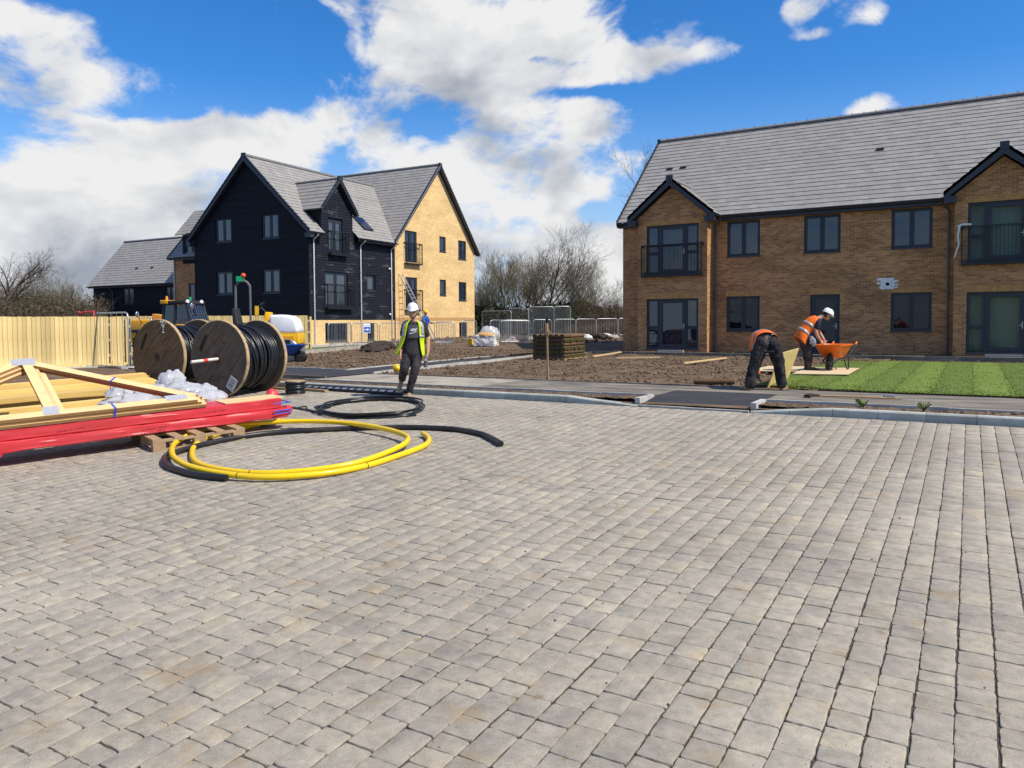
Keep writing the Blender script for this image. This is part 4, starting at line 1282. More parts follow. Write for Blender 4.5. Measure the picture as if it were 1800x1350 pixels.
# roofs
lean = lambda k: math.atan(k)
rb = MB(); a = lean(tg); T = (4.45 + .38) / cos(a)
ZE = 6.62 - .38 * tg + .06
yv = lambda z: 7.42 - .3 + (z - (6.65 - .3 * bt + .05)) / bt          # where the brick-wing roof reaches height z
zt = lambda t: ZE + t * sin(a)
kd, DZ, DW = 1.21, 9.52, 1.52                                          # wall dormer: pitch, ridge height, half width
ya_ = lambda t: (2.28 - DW + .12) if zt(t) < DZ - DW * kd else min(2.28, 2.28 - (DZ - zt(t)) / kd + .12)
yb_ = lambda t: 4.56 - ya_(t)
TD = (DZ - ZE) / sin(a)
end_ = lambda t: yv(zt(t)) + .32
roof_slope(rb, (.38, 0, ZE), (0, 1, 0), (-cos(a), 0, sin(a)), TD, lambda t: -.32, ya_)
roof_slope(rb, (.38, 0, ZE), (0, 1, 0), (-cos(a), 0, sin(a)), TD, yb_, end_)
kT = math.ceil(TD / .30) * .30 - .30 * 0
roof_slope(rb, (.38 - TD * cos(a), 0, ZE + TD * sin(a)), (0, 1, 0), (-cos(a), 0, sin(a)), T - TD, lambda t: -.32, lambda t: end_(t + TD))
roof_slope(rb, (-9.28, -.32, ZE), (0, 1, 0), (cos(a), 0, sin(a)), T, lambda t: 0.0, lambda t: yv(zt(t)) + .42)
o = rb.build('roof', 'tile', LB); o['kind'] = 'stuff'
RZ = ZE + T * sin(a)
rb = MB(); ridge_tiles(rb, (-4.45, -.32, RZ + .04), (-4.45, yv(RZ) + .1, RZ + .04)); rb.build('ridge_tile', 'tile_ridge', LB)
rb = MB(); a2 = lean(bt); T2 = (4.78 + .3) / cos(a2); ZB = 6.65 - .3 * bt + .05
roof_slope(rb, (-20.75, 7.12, ZB), (1, 0, 0), (0, cos(a2), sin(a2)), T2, lambda t: 0.0, lambda t: 21.25)
roof_slope(rb, (-20.75, 17.22, ZB), (1, 0, 0), (0, -cos(a2), sin(a2)), T2, lambda t: 0.0, lambda t: 21.25)
o = rb.build('roof', 'tile', LB); o['kind'] = 'stuff'
rb = MB(); ridge_tiles(rb, (-20.75, 12.2, ZB + T2 * sin(a2) + .04), (.5, 12.2, ZB + T2 * sin(a2) + .04)); rb.build('ridge_tile', 'tile_ridge', LB)
# dormer
rb = MB(); kd = 1.21; ad = lean(kd); DZ = 9.52; DW = 1.52
xm = lambda z: .38 - (z - ZE) / tg                                     # main roof: x at height z
Td = DW / cos(ad)
for sg in (-1, 1):
    ze = DZ - DW * kd
    roof_slope(rb, (.32, 2.28 + sg * DW, ze), (-1, 0, 0), (0, -sg * cos(ad), sin(ad)), Td, lambda t: 0.0, lambda t: .32 - xm(DZ - DW * kd + t * sin(ad)) + .05)
ridge_tiles(rb, (.32, 2.28, DZ + .04), (xm(DZ), 2.28, DZ + .04), .1)
o = rb.build('dormer_roof', 'tile', LB); o['kind'] = 'stuff'
for y in (.96, 3.6):
    b = MB(); b.box(xm(7.75), -.02, y - .012, y + .012, 6.7, 7.75); b.build('dormer_cheek', 'weatherboard', LB)
bargeboards(LB, SF, .76, DZ - DW * kd + .02, 2.28, DZ + .03, 3.80, DZ - DW * kd + .02, d=.3, depth=.18, foot=False)
for y in (.72, 3.84): gutter(LB, (.3, y, 7.66), (xm(7.7), y, 7.66))
bargeboards(LB, GF, -.4, ZE + .03, 4.45, RZ + .03, 9.3, ZE + .03, d=.32, depth=.24)
bargeboards(LB, BG, -.32, ZB + .03, 4.78, ZB + T2 * sin(a2) + .03, 9.82, ZB + .03, d=.3, depth=.2, foot=False)
bargeboards(LB, Face(-20.4, 16.92, 0, -1), -.32, ZB + .03, 4.72, ZB + T2 * sin(a2) + .03, 9.82, ZB + .03, d=.3, depth=.2, foot=False)
for (y0, y1) in ((-.28, .82), (3.74, 7.35)):
    b = MB(); b.prism([(.03, ZE - .19), (.33, ZE - .19), (.33, ZE - .01), (.30, ZE - .01), (.30, ZE - .175), (.03, ZE - .175)], y0, y1, T=lambda x, y, z: (x, z, y)); b.build('fascia', 'fascia', LB)
gutter(LB, (.42, -.3, ZE - .04), (.42, .82, ZE - .04)); gutter(LB, (.42, 3.74, ZE - .04), (.42, 7.4, ZE - .04))
b = MB(); b.box(-20.6, -8.9, 7.14, 7.17, ZB - .19, ZB - .01); b.build('fascia', 'fascia', LB); gutter(LB, (-20.7, 7.06, ZB - .04), (-8.9, 7.06, ZB - .04))
for y in (.3, 4.2, 7.12): downpipe(LB, SF, y, .2, 6.25, 'alu' if y else 'alu', out=.09, swan=(0, .33), r=.042)
downpipe(LB, Face(-20.4, 7.42, 1, 0), .15, .2, 6.3, 'alu', out=.09)
# roof light and vent pipe
nn = Vector((sin(a), 0, cos(a))); td = Vector((-cos(a), 0, sin(a)))
c = Vector((-.72, 5.4, ZE + (.38 + .72) * tg)) + nn * .07
b = MB(); b.obox(c, (0, .42, 0), td * .6, nn * .05); rl = b.build('roof_light', 'frame', LB)
b = MB(); b.obox(c + nn * .055, (0, .35, 0), td * .52, nn * .004); b.build('pane', 'glass_dark', rl)
b = MB(); b.lathe([(.055, 0), (.055, .75), (.075, .76), (.075, .86), (.03, .9)], 12, (-3.46, 6.78, ZE + (.38 + 3.46) * tg - .05)); b.build('vent_pipe', 'iron', LB, smooth=40)
# small dormer at the back left, its window above the brick wall
DF = Face(-19.2, 7.30, 1, 0)
b = MB(); wall(b, DF, [(0, 8.0), (2.9, 8.0)], 5.9, [(.3, 1.7, 6.2, 7.5)]); b.add([(-19.2, 7.30, 6), (-19.2, 7.30, 8), (-19.2, 8.5, 8), (-19.2, 8.5, 6)], [(0, 1, 2, 3)]); b.build('dormer_wall', 'weatherboard', LB)
window(LB, DF, .3, 1.7, 6.2, 7.5, 'two', 'glass_dark')
rb = MB(); roof_slope(rb, (-19.5, 6.95, 8.05), (1, 0, 0), (0, cos(a2), sin(a2)), 2.6, lambda t: 0.0, lambda t: 3.4); o = rb.build('dormer_roof', 'tile', LB); o['kind'] = 'stuff'
gutter(LB, (-19.5, 6.9, 8.0), (-16.2, 6.9, 8.0))
# wall lamps and mortar scabs
for (y, z) in ((6.95, 4.75), (6.95, 1.95)):
    b = MB(); b.ball(SF(y, .08, z), .07, 6); b.build('wall_lamp', 'lamp_white', LB, smooth=60)

# ---------------------------------------------------------------- single-storey black wing beyond
AB = thing('single_storey_house', 'low black weatherboarded house with long grey tiled roof behind the timber fence', 'building', (-30.55, 29.83, 0), radians(2.5))
AF = Face(-34.1, 10, 1, 0)
a_holes = [(4.0, 5.4, 3.14, 4.46), (9.4, 10.5, 3.14, 4.46)]
b = MB(); wall(b, Face(-34.1, 10.03, 1, 0), [(0, 4.9), (13.6, 4.9)], -.2, a_holes); wall(b, Face(-34.07, 16.6, 0, -1), [(0, 4.9), (3.3, 8.6), (6.6, 4.9)], -.2); wall(b, Face(-20.5, 16.6, -1, 0), [(0, 4.9), (13.6, 4.9)], -.2); b.build('wall', 'weatherboard', AB)
b = MB(); boards(b, AF, [(0, 4.9), (13.6, 4.9)], .9, a_holes); o = b.build('weatherboarding', 'weatherboard', AB); o['kind'] = 'stuff'
for h in a_holes: window(AB, AF, *h, 'two', 'glass_pale', rec=.03)
rb = MB(); a3 = lean(1.13); T3 = 3.65 / cos(a3); ZA = 4.72
roof_slope(rb, (-34.5, 9.65, ZA), (1, 0, 0), (0, cos(a3), sin(a3)), T3, lambda t: 0.0, lambda t: 14.05); roof_slope(rb, (-34.5, 16.95, ZA), (1, 0, 0), (0, -cos(a3), sin(a3)), T3, lambda t: 0.0, lambda t: 14.05)
o = rb.build('roof', 'tile', AB); o['kind'] = 'stuff'
rb = MB(); ridge_tiles(rb, (-34.5, 13.3, ZA + T3 * sin(a3) + .04), (-20.45, 13.3, ZA + T3 * sin(a3) + .04)); rb.build('ridge_tile', 'tile_ridge', AB)
b = MB(); b.box(-34.4, -20.5, 9.7, 9.73, ZA - .18, ZA - .01); b.build('fascia', 'fascia', AB); gutter(AB, (-34.5, 9.6, ZA - .04), (-20.5, 9.6, ZA - .04))
downpipe(AB, AF, 2.7, .1, 4.6, 'downpipe_grey', out=.09, swan=(0, .3), r=.045)
for vx in (5.0, 7.0):
    c = Vector((-34.5 + vx, 9.65 + 1.9 * cos(a3), ZA + 1.9 * sin(a3))); b = MB(); b.obox(c + Vector((0, -sin(a3), cos(a3))) * .06, (.14, 0, 0), Vector((0, cos(a3), sin(a3))) * .05, (0, -.02, .02)); b.build('roof_vent', 'black_hole', AB)
# ================================================================== FENCES
def close_board_fence(name, label, pts, z0, z1, front=1, pitch=0.118, rails_front=False, grp=None):
    t = thing(name, label, 'fence', group=grp)
    bm_ = MB(); h = z1 - z0
    bm_.add([(0, 0, 0), (.128, 0, 0), (.128, 0, h), (0, 0, h), (0, -.020, 0), (.128, -.009, 0), (.128, -.009, h), (0, -.020, h)],
            [(4, 5, 6, 7), (3, 2, 1, 0), (0, 1, 5, 4), (2, 3, 7, 6), (1, 2, 6, 5), (3, 0, 4, 7)])
    me = bm_.mesh('fence_board', 'fence_board')
    for (p, q) in zip(pts[:-1], pts[1:]):
        p, q = Vector(p), Vector(q); d = q - p; L = d.length; u = d / L; ang = math.atan2(u.y, u.x)
        n = int(L / pitch)
        for i in range(n):
            c = p + u * (i * pitch)
            inst('fence_board', me, t, (c.x + rnd.uniform(-.003, .003), c.y, z0 + rnd.uniform(-.006, .006)), (0, rnd.gauss(0, .004), ang + .055), rnd.random())
        nv = Vector((u.y, -u.x)) * (1 if not rails_front else -1)
        for zz in (z0 + .25, (z0 + z1) / 2, z1 - .25):
            b = MB(); o = nv * -.05
            b.beam((p.x + o.x, p.y + o.y, zz), (q.x + o.x, q.y + o.y, zz), .07, .08); b.build('rail', 'fence_board', t)['tone'] = .4
        b = MB(); b.beam((p.x - nv.x * -.01, p.y - nv.y * -.01, z0 - .075), (q.x - nv.x * -.01, q.y - nv.y * -.01, z0 - .175), .03, .348); b.build('gravel_board', 'fence_board', t)['tone'] = .65
        m = max(1, round(L / 2.4))
        for i in range(m + 1):
            c = p + u * (L * i / m) - nv * .13
            b = MB(); b.box(c.x - .05, c.x + .05, c.y - .05, c.y + .05, 0, z1 - .05); b.build('post', 'fence_board', t)['tone'] = .3
    return t


f1 = close_board_fence('timber_fence', 'new pale timber close-board fence at the far left edge of the paving', [(-27.2, 4.6), (-22.95, 14.0), (-23.05, 14.55)], .21, 1.66)
f1b = close_board_fence('timber_fence', 'short return of pale timber fence showing its rails beside the left cable drum', [(-24.9, 15.9), (-23.35, 14.95)], .21, 1.6, rails_front=True)
f2 = close_board_fence('timber_fence', 'pale timber fence running behind the yellow machines and cable drums', [spot(205, 33.6), spot(545, 35.0)], .25, 1.78)
b = MB(); b.beam((-26.9, 4.7, .05), (-22.6, 14.25, .05), .35, .16); o = b.build('fence_footing', 'edging_concrete'); o['kind'] = 'structure'

# ================================================================== CABLE DRUMS


def drum(label, loc, rz, R, W, rc, wood, turns, pole=False):
    t = thing('cable_drum', label, 'cable drum', loc, rz, 'wooden cable drums beside the timber stack')
    n = 48
    for (y0, y1) in ((0, .075), (W - .075, W)):
        b = MB()
        pr = [(.0001, 0), (R - .015, 0), (R, .012), (R, .063), (R - .015, .075), (.0001, .075)]
        b.lathe(pr, n, (0, y0, R), (0, 1, 0), (1, 0, 0))
        for i in range(len(b.f)):
            zc = b.v[b.f[i][0]]
            r_ = sqrt((zc[0]) ** 2 + (zc[2] - R) ** 2)
            k = i // n
            b.m[i] = 1 if 1 <= k <= 3 else 0
        # rough chips on the rim
        for i in range(len(b.v)):
            x, y, z = b.v[i]; r_ = sqrt(x * x + (z - R) ** 2)
            if r_ > R - .02:
                k = 1 + .006 * mnoise.noise(Vector((x * 5, y * 9, z * 5 + loc[0])))
                b.v[i] = (x * k, y, R + (z - R) * k)
        b.build('flange', [wood, 'drum_edge'], t, smooth=35)
    b = MB(); b.lathe([(rc - .05, .076), (rc - .05, W - .076)], 32, (0, 0, R), (0, 1, 0)); b.build('core', 'cable_black', t, smooth=40)
    b = MB(); d = (W - .17) / turns; r2 = random.Random(int(R * 1000))
    for i in range(turns):
        y = .085 + d * (i + .5); ph = r2.uniform(0, 6.28); am = r2.uniform(.004, .02); lean_ = r2.uniform(-.02, .05)
        pts = [((rc + am * sin(2 * a + ph)) * cos(a), y + lean_ * sin(a + ph) * .4, R + (rc + am * sin(2 * a + ph)) * sin(a)) for a in [2 * pi * k / 36 for k in range(36)]]
        b.tube(pts, d * .50, 8, closed=True)
    for i in range(6):   # looser outer turns
        y = r2.uniform(.2, W - .2); ph = r2.uniform(0, 6.28); tilt = r2.uniform(-.28, .28)
        pts = [((rc + d * .85 + .012 * sin(3 * a + ph)) * cos(a), min(W - .11, max(.11, y + tilt * sin(a + ph))), R + (rc + d * .85) * sin(a)) for a in [2 * pi * k / 36 for k in range(36)]]
        b.tube(pts, d * .48, 8, closed=True)
    o = b.build('cable', 'cable_black', t, smooth=60); o['kind'] = 'stuff'
    # centre plate, bolts, slot
    b = MB(); c45, s45 = cos(.25), sin(.25)
    b.obox((0, -.006, R), (.085 * c45, 0, .085 * s45), (0, .006, 0), (-.085 * s45, 0, .085 * c45)); b.build('hub_plate', 'rust', t)
    b = MB(); b.lathe([(.042, 0), (.042, .012)], 20, (0, -.014, R), (0, 1, 0)); b.build('hub_hole', 'black_hole', t)
    me = MB(); me.lathe([(.034, 0), (.034, .006), (.016, .007), (.016, .022), (.002, .024)], 12, (0, 0, 0), (0, -1, 0)); me = me.mesh('bolt', 'rust', 40)
    for k in range(8):
        a = .35 + 2 * pi * k / 8; inst('bolt', me, t, (R * .46 * cos(a), -.001, R + R * .46 * sin(a)))
    b = MB(); a = radians(62); cx, cz = -R * .52, R + R * .40
    b.obox((cx, -.004, cz), (.19 * cos(a), 0, .19 * sin(a)), (0, .005, 0), (-.032 * sin(a), 0, .032 * cos(a))); b.build('slot', 'black_hole', t)
    return t


d1 = drum('large weathered brown cable drum nearest the timber fence with white paint drips', (-14.90, 10.14, -.079), radians(5), .80, 1.14, .61, 'drum_wood', 22)
b = MB(); r2 = random.Random(3)
for i in range(16):
    a, z = r2.gauss(.19, .035), 1.55 - r2.random() ** 1.6 * .32; s = r2.uniform(.008, .026)
    b.lathe([(s, 0), (s * .6, .003)], 7, (a, -.002, min(z + .08,   .80 + sqrt(max(.01, .755 ** 2 - a * a)))), (0, -1, 0))
o = b.build('paint_drip', 'plant_white', d1); o['kind'] = 'stuff'
d2 = drum('large greyer cable drum with a pale pole through its hub and a white label', (-13.02, 10.20, -.076), radians(5), .785, 1.14, .62, 'drum_wood_grey', 21)
b = MB(); b.tube([(-.02, .3, .74), (0, -.02, .735), (-.06, -.62, .70)], .032, 12); o = b.build('pole', 'tube_pale', None, smooth=50, loc=(-13.02, 10.20, -.033)); o.rotation_euler = (0, 0, radians(5)); tag(o, 'pale tube stuck through the hub of the greyer cable drum', 'tube')
b = MB(); b.lathe([(.0335, .24), (.0335, .34)], 12, (0, -.02, .735), (-.1, -1, -.06)); b.build('paint_mark', 'paint_red', o, smooth=50)
b = MB(); a = radians(-32); ux, uz = (cos(a), sin(a)), (-sin(a), cos(a)); cx, cz = .36, .785 - .50
b.obox((cx, -.004, cz), (.105 * ux[0], 0, .105 * ux[1]), (0, .002, 0), (.135 * uz[0], 0, .135 * uz[1])); lb = b.build('label', 'label_white', d2)
b = MB()
for i in range(15):
    s = -.075 + i * .009
    if i % 4 != 3: b.obox((cx + ux[0] * s + uz[0] * -.04, -.0068, cz + ux[1] * s + uz[1] * -.04), (.003 * ux[0], 0, .003 * ux[1]), (0, .0004, 0), (.03 * uz[0], 0, .03 * uz[1]))
for k, (w_, zz) in enumerate(((.08, .10), (.06, .07), (.085, .04), (.05, .015), (.09, -.095))):
    b.obox((cx + uz[0] * zz, -.0068, cz + uz[1] * zz), (w_ * ux[0], 0, w_ * ux[1]), (0, .0004, 0), (.005 * uz[0], 0, .005 * uz[1]))
o = b.build('print', 'ink', lb); o['kind'] = 'stuff'
# chocks and a plank under the drums
for i, (x, y, L, a) in enumerate(((-13.2, 11.55, 1.3, .06), (-11.95, 11.62, 1.15, -.12), (-13.4, 11.35, .7, .1))):
    b = MB(); b.box(-L / 2, L / 2, -.05, .05, 0, .045); o = b.build('plank', 'pallet_wood', loc=(x, y, fall(y) + .002)); o.rotation_euler = (0, 0, a)
    tag(o, ('brown batten on the paving behind the greyer cable drum', 'brown plank lying beside the small cable reel by the kerb', 'short batten wedged under the back of the cable drums')[i], 'plank')
# small reel
t = thing('cable_reel', 'small black cable reel with a round wooden top standing by the kerb', 'cable reel', (-11.80, 11.1, -.036))
b = MB()
for i in range(7): b.tube([((.175 + .012 * sin(i * 2.3)) * cos(a), (.175 + .012 * sin(i * 2.3)) * sin(a), .03 + i * .036) for a in [2 * pi * k / 24 for k in range(24)]], .024, 7, closed=True)
b.lathe([(.165, .01), (.165, .26)], 20); o = b.build('cable', 'cable_black', t, smooth=60)
b = MB(); b.lathe([(.2, .262), (.2, .28), (.03, .281), (.03, .27)], 28); b.build('top_disc', 'drum_edge', t, smooth=35)
b = MB(); b.lathe([(.2, 0), (.2, .014), (.05, .015)], 28); b.build('bottom_disc', 'drum_edge', t, smooth=35)

# ================================================================== PIPES ON THE PAVING
zs = .046


def on_fall(p):
    """old level measurement -> the sloping paving along the same sight line"""
    k = (CAMH + SLOPE * 11.9) / (CAMH + SLOPE * p[1])
    return (p[0] * k, p[1] * k, fall(p[1] * k) + .036 + (p[2] - .046) * .72 if p[2] > .03 else fall(p[1] * k) + p[2])


Y = [(-8.29, 7.49, .07), (-8.20, 6.95, .06), (-8.02, 6.22, zs), (-7.62, 5.66, zs), (-7.12, 5.22, zs), (-6.55, 4.86, zs), (-6.0, 4.74, zs), (-5.52, 4.82, .05), (-5.16, 5.2, .07), (-5.06, 5.7, .1), (-5.32, 6.6, .13), (-5.85, 7.12, .14), (-6.9, 7.45, .145),
     (-7.78, 7.22, .15), (-8.22, 6.35, .14), (-7.78, 5.55, .12), (-7.12, 4.98, .135), (-6.55, 4.66, .12), (-6.02, 4.55, .09), (-5.41, 4.62, .07), (-5.05, 5.0, .06), (-4.97, 5.5, zs), (-5.03, 6.0, zs), (-5.2, 6.75, zs), (-5.46, 7.2, .05), (-5.77, 7.49, .06)]
t = thing('yellow_pipe', 'thick yellow plastic pipe lying in one and a half coils on the paving', 'pipe')
b = MB(); P = smooth_path([on_fall(q) for q in Y], 9); b.tube(P, .035, 14); b.build('pipe', 'pipe_yellow', t, smooth=50)
b = MB(); b.tube(P[4:8], .038, 14); b.build('tape', 'cable_black', t, smooth=50)
for e_, s_ in ((P[0], P[1]), (P[-1], P[-2])):
    u = (e_ - s_).normalized(); b = MB(); b.lathe([(.028, .0005), (.028, .002)], 14, e_, u); b.build('bore', 'black_hole', t)
b = MB()
for k in (60, 93, 168, 190): b.tube([P[k], P[k] + (P[k + 1] - P[k]).normalized() * .012], .0355, 14)
o = b.build('print', 'print_black', t, smooth=50); o['kind'] = 'stuff'
t = thing('black_duct', 'black plastic duct curling under and behind the yellow pipe on the paving', 'duct')
Bp = [(-5.67, 4.50, .05), (-6.02, 4.46, .05), (-6.58, 4.58, .05), (-6.96, 4.78, .05), (-7.24, 5.05, .05), (-7.50, 5.69, .05), (-7.58, 6.35, .05), (-7.42, 6.84, .05), (-6.92, 7.42, .05), (-6.39, 7.84, .05), (-5.72, 8.02, .05), (-5.17, 7.85, .05), (-4.78, 7.55, .05), (-4.52, 7.3, .05)]
P = smooth_path([on_fall(q) for q in Bp], 8); b = MB(); b.tube(P, .037, 14); b.build('pipe', 'duct_black', t, smooth=50)
for e_, s_ in ((P[0], P[1]), (P[-1], P[-2])):
    u = (e_ - s_).normalized(); b = MB(); b.lathe([(.030, .0005), (.030, .002)], 14, e_, u); b.build('bore', 'black_hole', t)
t = thing('black_cable_coil', 'thin black cable laid in a loose ring on the paving near the kerb', 'cable')
b = MB(); r2 = random.Random(11); pts = []
base = [(-9.59, 8.95), (-8.9, 8.74), (-8.2, 8.4), (-7.75, 8.4), (-7.38, 8.66), (-7.3, 9.1), (-7.59, 9.8), (-8.21, 10.48), (-8.85, 10.72), (-9.25, 10.35), (-9.3, 9.7), (-9.1, 9.3)]
for lap in range(4):
    for k, (x, y) in enumerate(base[1:] if lap else base): pts.append((x + r2.gauss(0, .035), y + r2.gauss(0, .035), .016 + lap * .022 + r2.uniform(0, .008)))
pts += [(-8.85, 8.85, .05), (-8.3, 8.5, .03), (-7.6, 8.62, .014), (-7.15, 9.12, .014)]
pts = [(lambda k: (q[0] * k, q[1] * k, fall(q[1] * k) + q[2]))((CAMH + SLOPE * 11.9) / (CAMH + SLOPE * q[1])) for q in pts]
b.tube(smooth_path(pts, 5), .0165, 7); b.build('cable', 'cable_black', t, smooth=60)
b = MB(); b.tube(smooth_path([(q[0] * 1.075, q[1] * 1.075, fall(q[1] * 1.075) + q[2]) for q in ((-9.95, 8.7, .012), (-9.75, 8.98, .03), (-9.55, 8.86, .014), (-9.4, 9.05, .03), (-9.2, 8.9, .016), (-8.95, 8.8, .02))], 6), .013, 7); b.build('loose_tail', 'cable_black', t, smooth=60)
# black plastic channel by the kerb
t = thing('drain_channel', 'black plastic drainage channel with open cells lying along the kerb foot', 'drain channel', (-12.55, 11.84, 0), -.035)
b = MB(); L = 3.1
b.box(0, L, -.10, -.085, .004, .05); b.box(0, L, .045, .06, .03, .085); b.box(0, L, -.085, .045, .004, .012); b.build('frame', 'plant_black', t)
me = MB(); me.obox((0, -.02, .05), (.012, 0, 0), (0, .075, .03), (0, -.006, .012)); me = me.mesh('rib', 'plant_black')
for i in range(15): inst('rib', me, t, (.08 + i * .21, 0, 0))
me = MB(); me.obox((0, -.02, .045), (.075, 0, 0), (0, .062, .024), (0, -.001, .003)); me = me.mesh('cell_plate', 'galv')
for i in range(14): inst('cell_plate', me, t, (.185 + i * .21, 0, 0))

# ================================================================== TIMBER STACK
before = set(o.name for o in COL.objects)
t = thing('timber_pack', 'long pack of timber wrapped in red plastic lying on a pallet', 'timber pack', (0, 0, 0))


def wrap(y0, y1, x0, x1, z0, z1, seed, amp=.012):
    b = MB(); n = 150
    prof = [(x0, z0), (x0, z1 - .006), (x0 + .008, z1), (x0 + .2, z1 + .004), ((x0 + x1) / 2, z1), (x1 - .16, z1 + .003), (x1 - .012, z1), (x1 - .002, z1 - .008), (x1, z1 - .03), (x1 + .003, (z0 + z1) / 2 + .01), (x1 - .003, (z0 + z1) / 2 - .02), (x1, z0 + .012), (x1 - .01, z0)]
    k = len(prof); vs = []
    for i in range(n + 1):
        y = y0 + (y1 - y0) * i / n
        for (x, z) in prof:
            q = Vector((x * 6 + seed, y * 1.6, z * 16)); w = mnoise.noise(q) + .6 * mnoise.noise(q * 2.7) + .4 * mnoise.noise(Vector((seed, y * 6, x * 3 + z * 30)))
            q3 = 1 - 2 * abs(mnoise.noise(Vector((x * 4 + seed, y * 3.1, z * 5 + y * 4)))); w += .5 * max(0, q3)
            vs.append((x + amp * w * .6, y, z + amp * w * .8))
    b.add(vs, [(i * k + j, i * k + j + 1, (i + 1) * k + j + 1, (i + 1) * k + j) for i in range(n) for j in range(k - 1)] + [tuple(n * k + j for j in reversed(range(k)))] + [(i * k + k - 1, i * k, (i + 1) * k, (i + 1) * k + k - 1) for i in range(n)])
    return b


wrap(-1.6, 7.36, -8.75, -8.09, .148, .262, 1.0).build('wrapping', 'red_wrap', t, smooth=32)
wrap(-1.6, 7.29, -8.76, -8.135, .264, .385, 5.0).build('wrapping', 'red_wrap', t, smooth=32)
# torn open end with bare wood, crumpled flaps
b = MB(); b.box(-8.62, -8.2, 6.6, 7.36, .388, .40); b.build('bare_timber', 'pine', t)['tone'] = .6
for k, (cx, cy, cz, s) in enumerate(((-8.66, 7.38, .39, .075), (-8.2, 7.4, .22, .06))):
    b = MB(); b.ball((0, 0, 0), s, 9); r2 = random.Random(k)
    b.v = [tuple(Vector(v) * (1 + .35 * mnoise.noise(Vector(v) * 14 + Vector((k * 9, 0, 0)))) * 1.0) for v in b.v]
    b.v = [(cx + v[0] * .9, cy + v[1] * 1.1, max(.15, cz + v[2] * 1.0)) for v in b.v]
    b.build('wrapping_flap', 'red_wrap', t, smooth=50)
for zz in (.20, .235, .33):
    b = MB(); b.tube([(-8.45, 7.4, zz), (-8.07, 7.39, zz + .012), (-8.062, 7.16, zz + .01)], .007, 6); b.build('strap', 'blue_strap', t)
b = MB(); b.tube([(-8.075, 4.15, .15), (-8.07, 4.18, .12), (-8.07, 4.22, .125), (-8.07, 4.24, .15)], .014, 6); b.build('plastic_tag', 'red_wrap', t)
b = MB(); r2 = random.Random(5)
for (y, z) in ((3.05, .31), (4.75, .315), (6.3, .33), (3.9, .205), (5.6, .215), (3.0, .19)):
    for i in range(9):
        if i in (5,): continue
        b.box(-8.058, -8.055, y + i * .03, y + i * .03 + r2.uniform(.008, .018), z - .008 + i * .0015, z + .004 + i * .0015)
o = b.build('print', 'print_black', t); o['kind'] = 'stuff'


def pallet(label, x0, x1, y0, y1, z0=0.0, grp='wooden pallets under the timber'):
    t = thing('pallet', label, 'pallet', (0, 0, 0), 0, grp)
    n = 5
    for i in range(n):
        y = y0 + (y1 - y0 - .1) * i / (n - 1)
        b = MB(); b.box(x0, x1, y, y + .1, z0 + .122, z0 + .142); b.build('slat', 'pallet_wood', t)
    for x in (x0, (x0 + x1 - .1) / 2, x1 - .1):
        b = MB(); b.box(x, x + .1, y0, y1, z0 + .10, z0 + .1215); b.build('bearer', 'pallet_wood', t)
        b = MB(); b.box(x, x + .1, y0, y1, z0 + .001, z0 + .02); b.build('bottom_board', 'pallet_wood', t)
        for y in (y0, (y0 + y1 - .14) / 2, y1 - .14):
            b = MB(); b.box(x + .002, x + .098, y + .002, y + .138, z0 + .021, z0 + .0995); b.build('block', 'pallet_wood', t)
    return t


pallet('pallet sticking out from under the red timber pack beside the yellow pipe', -8.80, -7.74, 5.62, 6.66)
pallet('pallet hidden in the shade under the left part of the red timber pack', -8.85, -8.16, 1.4, 2.5)
